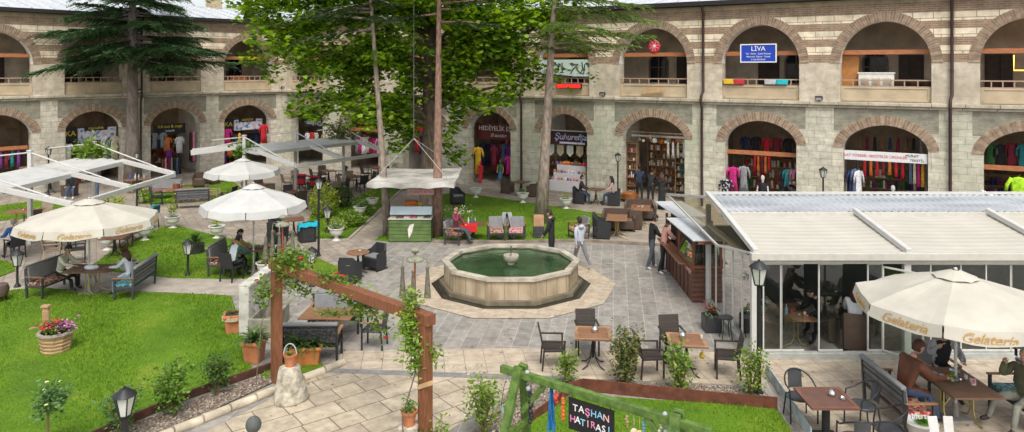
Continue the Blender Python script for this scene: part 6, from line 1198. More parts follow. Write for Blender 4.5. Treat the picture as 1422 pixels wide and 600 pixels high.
def cloth(q, L, w_):
    n = 8
    for i in range(n):
        for j in range(5):
            f = lambda a, b: (w_*(b/5-.5)*(.35+.65*a/n), .03*math.sin(b*2.1+a*.5), -L*a/n); q.face([f(i, j), f(i+1, j), f(i+1, j+1), f(i, j+1)])
hang(.165, 'bead_string', 'long black bead string wound at the swing post', 'beads', lambda q: beads(q, .62, .035, 16), BLACK); hang(.275, 'scarf', 'blue scarf tied on the green beam', 'scarf', lambda q: cloth(q, .62, .13), mat('blue_scarf', (.02, .16, .36), .8, .3)); hang(.265, 'scarf', 'dark purple scarf tied behind the blue one', 'scarf', lambda q: cloth(q, .5, .10), mat('purple_scarf', (.14, .03, .16), .8, .3), -.05)
for uu, c, l, L, n, r in ((.30, (.55, .06, .03), 'red bead string beside the blue scarf', .22, 5, .03), (.335, (.60, .13, .03), 'orange bead string near the chalkboard', .42, 11, .026), (.645, (.35, .25, .14), 'brown bead string next to the chalkboard edge', .25, 5, .022), (.72, (.10, .25, .40), 'blue bead string on the swing beam', .30, 6, .022), (.79, (.45, .42, .36), 'pale bead string before the second swing post', .18, 5, .02)): hang(uu, 'bead_string', l, 'beads', lambda q: beads(q, L, r, n), mat('bead_'+l.split()[0]+str(uu), c, .35, .2))
for uu, c, l in ((.675, (.62, .52, .40), 'cream wooden disc hanging on the swing beam'), (.70, (.62, .42, .16), 'golden wooden disc hanging on the swing beam')): hang(uu, 'wooden_disc', l, 'ornament', lambda q: (q.tube([(0, 0, 0), (0, 0, -.2)], .004, 5), q.ball((0, 0, -.245), .05, 12, 8, (1, .35, 1))), mat('disc_'+l.split()[0], c, .5, .1))
for uu in (.145, .81): hang(uu, 'rope_knot', 'white rope knot at the %s post of the green swing' % ('chalkboard' if uu > .5 else 'flower bush'), 'rope', lambda q: (q.ball((0, 0, .115), .034, 10, 7), q.tube([(0, 0, .1), (.05, 0, .0), (.0, .05, -.08)], .018, 6), q.ball((.02, 0, -.12), .04, 8, 6)), mat('rope_white', (.40, .41, .46), .8))
t = thing('hanging_bucket', 'small white enamel bucket of greenery hung from the beam end', 'plant pot', E0+u*.12+Vector((0, 0, -.56))); q = MB(); q.lathe([(.075, -.16), (.11, 0), (.115, .01), (.10, .0), (.01, -.03)], n=16); q.build('bucket', mat('enamel', (.62, .64, .66), .3, .05), t, smooth=True); q = MB(); q.tube([(-.10, 0, 0), (-.06, 0, .3), (0, 0, .5), (.06, 0, .3), (.10, 0, 0)], .005, 5); q.build('handle', BLACK, t); leaves('foliage', rng.normal(0, .05, (60, 3))*np.array([1, 1, .5])+np.array([0, 0, .02]), .05, GRN, t, OVAL)
q = MB(); q.ball((0, 0, .3), .06, 10, 7, (1, 1, 1.2)); q.tube([(0, 0, .3), (0, 0, .44)], .008, 5); tag(q.build('hanging_gourd', mat('yellow_plastic', (.7, .48, .05)), smooth='all', loc=G(975, 523)+Vector((0, 0, .15))), 'yellow gourd hanging at the lime bush near the kiosk table', 'ornament')
# planter with letters
t = thing('letter_planter', 'white oval planter of grass with white Mert lettering by the slatted table', 'planter', (7.02, 12.35, 0)); q = MB(); q.lathe([(.10, .0), (.16, .25), (.25, .52), (.27, .55), (.24, .55), (.01, .5)], n=20); q.build('bowl', WHITE, t, smooth=True); fronds(t, (.05, .02, .52), 260, .22, leafmat('pot_grass', (.07, .2, .02), (.2, .38, .05), .3), .008, 1.2); text('Mert', .13, WHITE, t, Matrix.Translation((-.12, -.12, .70)) @ Matrix.Rotation(-.5, 4, 'X') @ UPRIGHT, .1, depth=.03)
t = thing('plastic_chair', 'white plastic chair below the Mert planter', 'chair', (7.05, 11.55, 0), facing(0, -1)); q = MB(); q.box((0, 0, .43), (.45, .45, .03)); q.build('seat', WHITE, t, bevel=.01); 
for k in (-1, 1): q = MB(); q.bar((k*.11, -.22, .45), (k*.13, -.32, .88), .16, .025, up=(0, 1, 0)); q.build('back_slat', WHITE, t, bevel=.01)
legs4(t, .4, .4, .43, .04, WHITE, .03)
# food on the parasol table
for k, (dx, dy) in enumerate(((-.05, .25), (.15, .35), (-.2, .4), (.1, .12), (.3, .5))): dish(8.27+dx, 13.45+dy, .745, ('white', 'green', 'cream', 'blue', 'steel')[k]+' plate on the long table under the big parasol', (WHITE, mat('salad', (.12, .3, .04), .6), CREAM, mat('blue_plate', (.3, .4, .5), .3), CHROME)[k], .10, 'plate', 'plate')
q = MB(); q.box((0, 0, .06), (.10, .06, .12)); tag(q.build('napkin_box', mat('red_white_box', (.5, .08, .08), .5, .4, 14, c2=(.7, .68, .65)), bevel=.006, loc=(8.54, 13.35, .745)), 'red and white napkin box on the long table', 'napkin holder'); items(8.4, 13.6, .745, 'the long table under the big parasol', 3)
leaves_t = thing('herb_pot', 'green herbs on the long table under the big parasol', 'plant', (8.25, 13.5, .745)); leaves('foliage', rng.normal(0, .05, (70, 3))+np.array([0, 0, .07]), .06, LIME, leaves_t, OVAL); q = MB(); q.lathe([(.03, 0), (.045, .05), (.01, .05)], n=10); q.build('pot', WHITE, leaves_t)
t = thing('herb_bunch', 'herbs spread over the wooden table beneath the rose beam', 'plant', (-4.3, 17.2, .75)); leaves('foliage', rng.normal(0, 1, (90, 3))*np.array([.22, .1, .03])+np.array([0, 0, .04]), .10, GRN, t, OVAL)
# ---------------------------------------------------------------- people: one skinned body each
HAIRD = mat('dark_hair', (.018, .013, .011), .6, .3, 30, .3); HAIRB = mat('brown_hair', (.07, .028, .016), .55, .3, 30, .3); HAIRG = mat('grey_hair', (.30, .28, .26), .6, .2, 30, .3); LIP = mat('lip', (.36, .14, .11), .5); EYEM = mat('eye', (.02, .015, .012), .2)
SHOEW = mat('white_shoe', (.62, .62, .60), .6); SHOED = mat('dark_shoe', (.025, .022, .02), .5)
def person(label, loc, rz, top, bottom, shoe=SHOED, hair=HAIRD, lean=0, hip=(0, 0), knee=(0, 0), sh=(0.05, .05), el=(.2, .2), ab=(.12, .12), inn=(0, 0), spread=(.06, .06), head=(0, 0), pz=None, s=1.0, long=False, bulk=1.0, hood=None, skirt=None, sleeves=True, bald=False, group=None, stripe=None, cap=None):
    t = thing('person', label, 'person', loc, rz); V = []; E = []; Rr = []; B = []
    def add(p, r, par, kind):
        V.append(Vector(p)); Rr.append(r)
        if par is not None: E.append((par, len(V)-1)); B.append((par, len(V)-1, kind))
        return len(V)-1
    z0 = .93 if pz is None else pz; ld = Vector((0, math.sin(lean), math.cos(lean))); P0 = Vector((0, 0, z0))
    pel = add(P0, .125, None, 'bottom'); wa = add(P0+ld*.16, .118*bulk, pel, 'top'); chs = add(P0+ld*.36, .135*bulk, wa, 'top'); nb = add(P0+ld*.50, .066, chs, 'top'); nk = add(P0+ld*.585+Vector((0, .012, 0)), .05, nb, 'skin')
    HC = P0+ld*.69+Vector((0, .025+.05*math.sin(lean+head[0]), -.02*abs(math.sin(head[0])))); hands = []
    for i, sx in enumerate((-1, 1)):
        S0 = P0+ld*.455+Vector((sx*.165*bulk, 0, 0)); a = sh[i]+0; d = Vector((sx*math.sin(ab[i]), math.sin(a)*math.cos(ab[i]), -math.cos(a)*math.cos(ab[i])))
        so_ = add(S0, .074*bulk, chs, 'top'); elb = S0+d*.28; ei = add(elb, .058*bulk, so_, 'top'); b = a+el[i]; d2 = Vector((-sx*math.sin(inn[i]), math.sin(b)*math.cos(inn[i]), -math.cos(b)*math.cos(inn[i]))); wr = elb+d2*.25; wi = add(wr, .037*(1.15 if sleeves else 1), ei, 'top' if sleeves else 'skin'); pa = wr+d2*.075; add(pa, .034, wi, 'skin'); hands.append((wr, pa, d2, sx))
        H0 = P0+Vector((sx*.085, 0, -.05)); th = hip[i]; d = Vector((sx*math.sin(spread[i]), math.sin(th)*math.cos(spread[i]), -math.cos(th)*math.cos(spread[i]))); hi = add(H0, .098, pel, 'bottom'); kn = H0+d*.42; ki = add(kn, .066, hi, 'bottom'); k2 = th-knee[i]; d2 = Vector((sx*math.sin(spread[i])*.4, math.sin(k2), -math.cos(k2))); an = kn+d2*.40; ai = add(an, .047, ki, 'bottom'); f = Vector((sx*.12, math.cos(k2*.5), -.15+math.sin(k2)*.6)).normalized(); add(an+f*.16+Vector((0, 0, -.025)), .04, ai, 'shoe')
    me = bpy.data.meshes.new('body'); me.from_pydata([tuple(v) for v in V], E, []); o = bpy.data.objects.new('body', me); COL.objects.link(o); m = o.modifiers.new('skin', 'SKIN'); m.use_smooth_shade = True; m.branch_smoothing = .4
    if not me.skin_vertices: bpy.context.view_layer.objects.active = o
    for i, sv in enumerate(me.skin_vertices[0].data): sv.radius = (Rr[i], Rr[i]); sv.use_root = (i == 0)
    sb = o.modifiers.new('sub', 'SUBSURF'); sb.levels = 2; sb.render_levels = 2
    bpy.context.view_layer.update(); ev = bpy.data.meshes.new_from_object(o.evaluated_get(bpy.context.evaluated_depsgraph_get())); bpy.data.objects.remove(o); bpy.data.meshes.remove(me)
    q = MB(); vs = []; torso = [(V[pel], V[wa]), (V[wa], V[chs]), (V[chs], V[nb])]
    for v in ev.vertices:
        p = v.co.copy(); rel = p-P0; tt = rel.dot(ld)
        if -.08 < tt < .52 and abs(p.x) < .24: c = P0+ld*tt; p.y = c.y+(p.y-c.y)*.82+(-.0)
        vs.append(p)
    kinds = {'top': 0, 'bottom': 1, 'shoe': 2, 'skin': 3}; q.v = [tuple(p) for p in vs]
    for f in ev.polygons:
        c = sum((vs[i] for i in f.vertices), Vector())/len(f.vertices); best = 9; kd = 'top'
        for a, b, k in B:
            A, D_ = V[a], V[b]-V[a]; u_ = max(0, min(1, (c-A).dot(D_)/max(D_.length_squared, 1e-6))); dist = (c-A-D_*u_).length-(Rr[a]+(Rr[b]-Rr[a])*u_)
            if dist < best: best = dist; kd = k
        if kd == 'bottom' and (c-P0).dot(ld) > .02: kd = 'top'
        q.f.append(tuple(f.vertices)); q.m.append(kinds[kd] if kd != 'top' or stripe is None or abs(c.x) < .13 else 6)
    bpy.data.meshes.remove(ev)
    # head, shaped: narrower jaw, brow, nose, eyes, mouth, ears
    Mh = Matrix.Translation(HC) @ Euler((-(lean*.35+head[0]), 0, head[1])).to_matrix().to_4x4(); hb = MB(); hb.ball((0, 0, 0), 1, 18, 14); nv = []
    for x, y, z in hb.v:
        w_ = .076*(1-.26*max(0, -z)**1.3); dpt = .097*(1-.10*max(0, -z)); X = x*w_; Y = y*dpt; Z = z*.122
        if y > .55 and abs(x) < .22: Y += .020*math.exp(-((z+.12)/.20)**2)*(1-abs(x)/.22)
        if y > .6 and abs(z-.10) < .12 and .18 < abs(x) < .55: Y -= .006
        if y > .3 and z < -.55: Y += .008
        nv.append(tuple(Mh @ Vector((X, Y, Z))))
    n0 = len(q.v); q.v += nv; q.f += [tuple(n0+i for i in f) for f in hb.f]; q.m += [3]*len(hb.f)
    for sx in (-1, 1):
        e = MB(); e.ball((sx*.031, .083, .010), .011, 8, 6, (1.25, .6, .7)); q.raw([Mh @ Vector(v) for v in e.v], e.f, 4); e = MB(); e.ball((sx*.077, -.005, -.005), .026, 8, 6, (.4, .7, 1.1)); q.raw([Mh @ Vector(v) for v in e.v], e.f, 3)
    e = MB(); e.ball((0, .088, -.055), .022, 8, 5, (1.1, .4, .32)); q.raw([Mh @ Vector(v) for v in e.v], e.f, 5)
    for wr, pa, d2, sx in hands:      # fingers rooted in the palm, thumb from its side
        sd = d2.cross(Vector((0, 0, 1))); sd = sd.normalized() if sd.length > .05 else Vector((1, 0, 0)); nrm_ = sd.cross(d2).normalized()
        for k in range(4):
            l = (.062, .072, .068, .054)[k]; b0 = pa+sd*(k-1.5)*.017; b1 = b0+d2*l*.6-nrm_*.006; b2 = b1+d2*l*.4-nrm_*.02; q.tube([b0, b1, b2], [.0095, .0088, .006], 6, 3)
        b0 = wr+d2*.035-sd*sx*.02; q.tube([b0, b0-sd*sx*.030+d2*.025, b0-sd*sx*.036+d2*.055-nrm_*.01], [.012, .0105, .007], 6, 3)
    q.build('body', [top, bottom, shoe, SKIN, EYEM, LIP, stripe or top], t, smooth='all')
    h = MB(); hb = MB(); hb.ball((0, 0, 0), 1, 18, 14)
    def keep(p): return (p[2] > .42-.25*(p[1] < .55) or (p[1] < .12 and p[2] > -.55)) if not bald else (p[1] < .05 and -.55 < p[2] < .35)
    for f in hb.f:
        c = np.mean([hb.v[i] for i in f], 0)
        if keep(c): h.face([Mh @ Vector((hb.v[i][0]*.085, hb.v[i][1]*.106-.004, hb.v[i][2]*.133+.004)) for i in f])
    if long:
        n = 9
        for k in range(n):
            a = PI*(.0+1.0*k/(n-1)); x = .082*math.cos(a); y = -.085*math.sin(a)-.005; P = [Mh @ Vector((x, y, .03)), Mh @ Vector((x*1.15, y*1.2-.01, -.12)), Mh @ Vector((x*1.1, y*1.0-.03, -.25)), Mh @ Vector((x*.8, y*.8-.02, -.36))]; h.tube(P, [.03, .034, .03, .010], 6)
    h.build('hair', hair, t, smooth='all')
    if cap: c_ = MB(); c_.lathe([(.092, .03), (.094, .07), (.07, .125), (.01, .145)], n=16, sy=1.15); c_.raw([(-.06, .09, .045), (.06, .09, .045), (.05, .17, .035), (-.05, .17, .035)], [(0, 1, 2, 3)]); c_.v = [tuple(Mh @ Vector(v)) for v in c_.v]; c_.build('cap', cap, t, smooth=True)
    if hood: q = MB(); q.ball(tuple(P0+ld*.50+Vector((0, -.085, 0))), .10, 12, 8, (1.15, .75, .75)); q.build('hood', hood, t, smooth='all')
    if skirt:
        q = MB(); q.lathe([(.20, .04), (.19, .4), (.165, .7), (.15, .95), (.145, z0+.1)], n=20, sy=.85); q.v = [(x*(1+.05*math.sin(6*math.atan2(y, x))*(1-z/1.2)), y*(1+.05*math.sin(6*math.atan2(y, x))*(1-z/1.2)), z) for x, y, z in q.v]; q.build('long_skirt', skirt, t, smooth='all')
    if s != 1: t.scale = (s,)*3
    return t
def clothm(n, c, v=.22): return mat(n, c, .85, v, 7, .35, bscale=18)
JEAN = clothm('blue_jeans', (.05, .09, .17)); BLK = clothm('black_cloth', (.018, .018, .02)); GRYT = clothm('grey_trousers', (.16, .16, .165)); WHT = clothm('white_shirt', (.58, .59, .62), .08)
SIT = dict(hip=(1.45, 1.5), knee=(1.45, 1.35), spread=(.12, .12))
person('person in pale grey hoodie walking past the fountain', G(806, 373), facing(-.55, .85), clothm('grey_hoodie', (.42, .45, .50), .12), GRYT, SHOEW, hip=(.32, -.38), knee=(.12, .28), sh=(-.25, .3), el=(.25, .35), bulk=1.1, hood=clothm('grey_hoodie', (.42, .45, .50)), s=.98, lean=.05)
person('person in black jacket standing behind the fountain rim', (1.36, 24.75, 0), facing(-.85, .35), BLK, BLK, sh=(.15, .1), el=(.5, .3), bulk=1.16, hood=BLK, s=1.02, head=(.35, 0), lean=.05)
person('person in dusty pink hoodie leaning on the kiosk counter', G(921, 379), facing(1, .05), clothm('pink_hoodie', (.52, .27, .22), .12), BLK, SHOEW, lean=.22, sh=(.55, .6), el=(.75, .7), hip=(.05, -.12), knee=(.1, .2), bulk=1.14, s=1.05, head=(.2, 0))
person('person in black jacket and jeans beside the pink hoodie', G(905, 373), facing(1, .25), BLK, clothm('dark_jeans', (.06, .07, .09)), SHOEW, lean=.12, sh=(.5, .4), el=(.6, .8), hip=(.22, -.15), knee=(.15, .25), bulk=1.1, s=1.03, head=(.3, 0))
person('person in long black dress outside the gift shop', G(919, 291), facing(-.3, 1), BLK, BLK, hair=HAIRB, long=True, skirt=BLK, sh=(.5, .2), el=(1.1, .6), s=1.0)
person('person in dark blue jacket stepping into the gift shop', W(RW, 25.6, .1, .05), facing(.2, 1), clothm('navy_jacket', (.025, .04, .08)), BLK, sh=(.4, .3), el=(.8, .6), hip=(.2, -.2), knee=(.1, .2), bulk=1.1, s=1.04)
person('person in black coat bending over goods at the gift shop door', W(RW, 26.25, -.1, .03), facing(.5, 1), BLK, BLK, lean=.35, sh=(.5, .6), el=(.4, .5), bulk=1.1)
person('person in maroon jacket holding the head beside the red cloth table', G(634, 338)+Vector((.0, 0, 0)), facing(1, -.45), clothm('maroon_jacket', (.20, .035, .065)), clothm('dark_jeans', (.06, .07, .09)), lean=-.12, hip=(1.45, 1.62), knee=(1.35, 1.0), sh=(.3, .9), el=(.5, 2.1), inn=(0, .5), ab=(.5, .35), pz=.60, bulk=1.12, s=1.02)
person('person in white blouse with long brown hair under the left parasol', (-11.2, 21.15, 0), facing(-1, .02), WHT, clothm('light_jeans', (.20, .30, .40)), hair=HAIRB, long=True, lean=.25, sh=(.8, .7), el=(.7, .9), pz=.60, head=(.3, 0), **SIT)
person('person in cream shirt looking down at the bench table', (-13.45, 21.45, 0), facing(1, -.1), clothm('cream_shirt', (.58, .56, .44), .1), BLK, lean=.28, sh=(.7, .8), el=(.8, .7), pz=.60, head=(.45, 0), bulk=1.1, **SIT)
person('person in blue shirt seated alone beyond the left lantern', (-17.35, 25.15, 0), facing(-.8, .5), clothm('royal_blue_shirt', (.03, .11, .34)), GRYT, hair=HAIRG, bald=True, lean=.18, sh=(.6, .5), el=(.7, .8), pz=.58, bulk=1.15, **SIT)
person('person in white and green striped jacket, back turned, at the game table', (-8.75, 22.55, 0), facing(.4, 1), clothm('jacket_white', (.55, .60, .62), .1), BLK, hair=HAIRD, lean=.30, sh=(.6, .7), el=(.7, .6), pz=.58, bulk=1.12, head=(.4, 0), stripe=clothm('jacket_green', (.03, .09, .07)), cap=clothm('navy_cap', (.03, .035, .06)), **SIT)
person('person in tan shirt on the bench of the game table', (-9.25, 23.75, 0), facing(1, -.1), clothm('tan_shirt', (.36, .22, .13)), BLK, lean=.35, sh=(.8, .9), el=(.6, .6), pz=.58, head=(.5, 0), **SIT)
person('person in dark shirt at the game table under the white parasol', (-7.65, 23.95, 0), facing(-1, -.15), clothm('charcoal_shirt', (.04, .045, .055)), JEAN, lean=.25, sh=(.7, .6), el=(.8, .9), pz=.58, head=(.35, 0), sleeves=False, **SIT)
person('person in dark jacket and jeans outside the sweet shop', (3.35, 35.35, 0), facing(1, -.3), clothm('dark_brown_jacket', (.05, .03, .03)), JEAN, sh=(.5, .6), el=(.8, .7), lean=.1, pz=.60, **SIT)
person('person in pale pink top across from the dark jacket', (4.9, 34.95, 0), facing(-1, .2), clothm('pale_pink_top', (.55, .36, .33), .1), JEAN, hair=HAIRD, long=True, sh=(.5, .9), el=(.8, 1.6), lean=.08, pz=.60, **SIT)
person('person in brown leather jacket eating under the big parasol', (7.36, 13.5, 0), facing(1, .12), mat('brown_leather', (.15, .055, .028), .5, .3, 5, .4), JEAN, hair=HAIRB, lean=.30, sh=(.55, .75), el=(.85, .75), inn=(.1, .1), pz=.58, bulk=1.3, head=(.25, 0), s=1.12, **SIT)
person('person in black track jacket drinking behind the parasol pole', (8.72, 14.65, 0), facing(-.15, -1), BLK, BLK, hair=HAIRD, lean=.22, sh=(.7, .9), el=(.9, 1.7), inn=(.3, .5), ab=(.3, .45), pz=.60, bulk=1.16, s=1.03, head=(.2, 0), stripe=clothm('track_stripe', (.35, .36, .38)), **SIT)
person('person in olive vest on the phone under the big parasol', (9.38, 13.2, 0), facing(-1, -.25), clothm('olive_vest', (.10, .105, .06)), clothm('grey_green_trousers', (.20, .20, .165)), hair=HAIRG, lean=-.08, sh=(.5, .75), el=(.4, 2.2), inn=(0, .35), ab=(.75, .35), pz=.60, bulk=1.25, s=1.05, hip=(1.5, 1.6), knee=(1.2, 1.25), spread=(.3, .2), sleeves=True)
q = MB(); q.box((0, 0, 0), (.012, .075, .14)); tag(q.build('mobile_phone', mat('phone_black', (.015, .015, .017), .2), bevel=.004, loc=(9.33, 13.33, 1.36)), 'black mobile phone held to the ear of the person in olive', 'phone')
person('person in black leaning on the table inside the pavilion', (7.6, 17.5, 0), facing(-1, -.25), BLK, BLK, lean=.50, sh=(.7, .8), el=(.7, .6), pz=.60, head=(.3, 0), bulk=1.12, **SIT)
person('person in white shirt with long hair inside the pavilion', (8.12, 17.05, 0), facing(.55, 1), WHT, BLK, hair=HAIRB, long=True, lean=.15, sh=(.5, .6), el=(.9, .9), pz=.62, bulk=1.08, s=1.05, **SIT)
person('person in dark jacket and jeans seated under the wide awning', G(100, 275), facing(.3, -1), BLK, JEAN, SHOEW, lean=.05, sh=(.3, .3), el=(.8, .8), pz=.60, **SIT)
person('person in navy standing under the awning beside the post', G(133, 279), facing(.3, 1), clothm('navy_jacket', (.025, .04, .08)), JEAN, SHOEW, sh=(.2, .1))
person('person in dark clothes standing in the upper gallery', W(LW, -6.8, 2.2, 5.18), facing(.6, -.8), BLK, BLK, long=True, sh=(.4, .2), el=(.8, .5))
# ---------------------------------------------------------------- shops in the arches
def wt(name, label, cat, wg, x, y, z, group=None): return thing(name, label, cat, W(wg, x, y, z), wrz(wg), group)
def sign(name, label, wg, x, y, z, w_, h, bm, lines, fr=None, th=.05, em=None):
    t = wt(name, label, 'sign', wg, x, y, z); q = MB(); q.box((0, 0, 0), (w_, th, h)); q.build('board', bm, t, bevel=.008)
    if fr:
        q = MB()
        for s in (-1, 1): q.box((s*w_/2, -.01, 0), (.045, th+.03, h+.04)); q.box((0, -.01, s*h/2), (w_, th+.028, .045))
        q.build('border', fr, t)
    for s_, sz, dx, dz, m, shr in lines: text(s_, sz, m, t, Matrix.Translation((dx, -th/2-.006, dz)) @ UPRIGHT, shr, .95)
    return t
INKW = mat('sign_white', (.78, .78, .78), .5, .03); INKB = mat('sign_black', (.015, .015, .02), .5); INKR = mat('sign_red_ink', (.55, .03, .05), .5); YELS = mat('sign_yellow', (.75, .55, .02), .5, .05)
sign('shop_sign', 'blue LİVA sign with white border under the high arch', RW, 31.35, -.05, 7.32, 1.55, .80, mat('sign_blue', (.012, .05, .40), .4, .05), [('LİVA', .30, 0, .20, INKW, 0), ('Tül - Zebra - Çeyiz Dünyası', .105, 0, -.02, INKW, 0), ('Nevresim Takımı - Tekstil', .105, 0, -.155, INKW, 0), ('0 356 000 00 00', .10, 0, -.29, INKW, 0)], INKW)
t = wt('rosette_sign', 'round red rosette sign standing on the gallery beam', 'sign', RW, 26.3, .3, 7.72); q = MB()
for k in range(8): a = 2*PI*k/8; q.ball((.2*math.cos(a), 0, .2*math.sin(a)), .12, 10, 6, (1, .25, 1))
q.build('petal', mat('rosette_red', (.62, .02, .05), .5, .1), t, smooth=True); q = MB(); q.ball((0, -.03, 0), .10, 12, 8, (1, .4, 1)); 
for k in range(8): a = 2*PI*(k+.5)/8; q.bar((.08*math.cos(a), -.035, .08*math.sin(a)), (.25*math.cos(a), -.035, .25*math.sin(a)), .02)
q.build('centre', mat('rosette_pink', (.75, .45, .48), .5), t)
t = wt('banner', 'pale turquoise banner with black brush strokes in the gallery arch', 'banner', RW, 21.5, .12, 6.66); q = MB(); q.box((0, 0, 0), (3.0, .03, .88)); q.build('sheet', mat('pale_turquoise', (.50, .60, .56), .7, .06), t)
for x0, P in ((-.55, [(-.3, .1), (.0, .2), (.15, .05), (.1, -.25)]), (-.2, [(0, .28), (.0, -.2)]), (.55, [(-.2, .15), (.2, .2), (-.1, -.05), (-.25, -.3)]), (.62, [(0, .0), (.12, -.15), (.28, -.28)]), (1.0, [(-.05, .3), (.0, .0), (-.1, -.25), (.05, -.3), (.12, .2)]), (1.3, [(-.15, .25), (.05, .15), (.1, -.1), (.05, -.3)])):
    q = MB(); q.tube([(x0+x, -.025, z) for x, z in P], .028, 6); q.build('brush_stroke', INKB, t)
t = wt('led_sign', 'glowing red message board fixed to the parapet below the turquoise banner', 'sign', RW, 21.75, -.02, 5.72); q = MB(); q.box((0, 0, 0), (1.5, .10, .27)); q.build('case', BLACK, t, bevel=.01); q = MB(); q.box((0, -.055, 0), (1.38, .01, .19)); q.build('display', emit('led_red', (.75, .015, .015), 1.1), t)
for x_, l_ in ((26.25, 'loose plank leaning across the parapet under the rosette'),): t = W(RW, x_+.1, -.03, 5.55); q = MB(); q.box((0, 0, 0), (1.15, .03, .24), ry=-.10); o = q.build('plank', mat('raw_plank', (.5, .33, .17)), loc=t); o.rotation_euler = (0, 0, RRZ); tag(o, l_, 'plank')
for dx, m_, l_ in ((-.95, mat('red_box', (.5, .03, .04), .6), 'red flower box hung on the gallery rail under the blue sign'), (.45, mat('grey_box', (.45, .47, .5), .5), 'pale grey flower box hung on the gallery rail'), (.95, mat('turq_box', (.02, .45, .50), .5), 'turquoise flower box hung on the gallery rail'), (-1.4, mat('yellow_box', (.7, .45, .03), .6), 'yellow flower box hung on the gallery rail')):
    q = MB(); q.box((0, 0, 0), (.46, .18, .22), taper=1.12); o = q.build('flower_box', m_, bevel=.012, loc=W(RW, 31.4+dx, .10, 6.02)); o.rotation_euler = (0, 0, RRZ); tag(o, l_, 'planter')
t = wt('carved_chest', 'white carved chest standing behind the gallery rail', 'chest', RW, 36.1, .55, 5.88); q = MB(); q.box((0, 0, .22), (1.35, .45, .62)); q.box((0, 0, .55), (1.42, .5, .06)); q.build('body', STONEW, t, bevel=.012); q = MB(); 
for k in range(3): q.box((-.42+.42*k, -.232, .18), (.32, .02, .3))
q.build('door', mat('chest_panel', (.45, .40, .32), .7), t, bevel=.006)
t = wt('wooden_cupboard', 'orange brown cupboard leaning in the gallery arch beside the chest', 'cupboard', RW, 35.0, .9, 5.2); q = MB(); q.box((0, 0, 1.0), (.75, .5, 2.0), ry=.05); q.build('body', mat('amber_wood', (.42, .18, .05), .5, .2, 4), t, bevel=.01); q = MB(); q.box((0, -.05, 2.08), (.95, .6, .12)); q.build('top', mat('amber_wood', (.42, .18, .05)), t, bevel=.01); q = MB(); q.bar((-.5, -.2, .6), (-.62, -.2, 1.6), .05); q.build('prop', WHITE, t)
for k in range(3): q = MB(); q.lathe([(.1, .0), (.3, .25), (.33, .42), (.28, .42), (.01, .1)], n=14); o = q.build('wicker_basket', BROWNW, smooth=True, loc=W(RW, 37.0+.5*k, .65, 5.75)); tag(o, ('low', 'middle', 'end')[k]+' wicker basket heaped behind the gallery rail beside the chest', 'basket')
sign('lit_sign', 'orange lit sign hanging in the last gallery arch', RW, 42.35, .05, 7.15, 1.7, .75, emit('sign_orange', (.75, .28, .02), .5), [('Ay Ocakbaşı', .26, 0, .08, INKR, .2)], YELS)
t = wt('neon_frame', 'yellow neon outline below the orange lit sign', 'neon light', RW, 41.9, .9, 6.6); q = MB(); q.tube([(-.95, 0, .55), (-.95, 0, -.05), (1.6, 0, -.05)], .02, 6); q.build('tube', emit('neon_yellow', (1, .55, .08), 3), t)
sign('beam_sign', 'small yellow sign on the gallery beam near the corner', LW, -2.35, .28, 7.32, 1.15, .19, YELS, [('HEDİYELİK EŞYA', .11, 0, 0, INKB, 0)])
for k, x in enumerate((-2.9, -2.5, -2.1)): 
    t = wt('wooden_chair', 'orange wooden chair %s behind the gallery rail near the corner' % ('beside the pier', 'in the middle', 'beside the door')[k], 'chair', LW, x, .9, 5.2); q = MB(); q.box((0, 0, .45), (.4, .4, .04)); q.build('seat', ORANGEB, t); q = MB(); q.box((0, .19, .72), (.38, .03, .5)); q.build('backrest', ORANGEB, t); legs4(t, .36, .36, .44, .04, ORANGEB)
# clothes
def garment(wg, x, y, zt, kind, m, label, L=1.0, w_=.24, turn=0.0, group=None, mk=None):
    q = MB(); n = 12; prof = {'dress': [(.05, 0), (.55, -.03), (.72, -.10), (.62, -.32), (.66, -.55), (.95, -1)], 'shirt': [(.1, 0), (.8, -.04), (.85, -.15), (.78, -.5), (.82, -1)], 'scarf': [(.3, 0), (.4, -.2), (.42, -.6), (.5, -1)]}[kind]
    q.lathe([(r*w_, z*L) for r, z in prof][::-1], n=n, sy=.30); q.v = [(a*(1+.10*math.sin(9*math.atan2(b, a)+3*c)), b*(1+.25*math.sin(7*math.atan2(b, a)+4*c)), c) for a, b, c in q.v]
    if kind != 'scarf':
        for s in (-1, 1): q.tube([(s*w_*.62, 0, -.04*L), (s*w_*1.05, .0, -.22*L), (s*w_*1.12, 0, -min(.55, .45*L))], [w_*.22, w_*.19, w_*.16], 7)
    q.tube([(0, 0, 0), (0, 0, .05), (.03, 0, .08)], .006, 5)
    o = q.build({'dress': 'dress', 'shirt': 'shirt', 'scarf': 'scarf'}[kind], m, smooth='all', loc=W(wg, x, y, zt)); o.rotation_euler = (0, 0, wrz(wg)+turn); tag(o, label, {'dress': 'dress', 'shirt': 'shirt', 'scarf': 'scarf'}[kind], group); return o
CC = {'yellow': (.62, .36, .02), 'red': (.50, .02, .03), 'magenta': (.48, .02, .17), 'maroon': (.18, .015, .03), 'black': (.016, .016, .02), 'navy': (.02, .03, .09), 'white': (.62, .62, .64), 'grey': (.24, .25, .26), 'orange': (.58, .16, .03), 'lime': (.35, .62, .02), 'teal': (.02, .20, .22), 'purple': (.16, .03, .20), 'pink': (.62, .22, .30), 'brown': (.18, .09, .05), 'denim': (.08, .12, .20), 'cream': (.58, .52, .40), 'green': (.05, .16, .05)}
CM = {k: mat('cloth_'+k, v, .85, .3, 9, .2) for k, v in CC.items()}
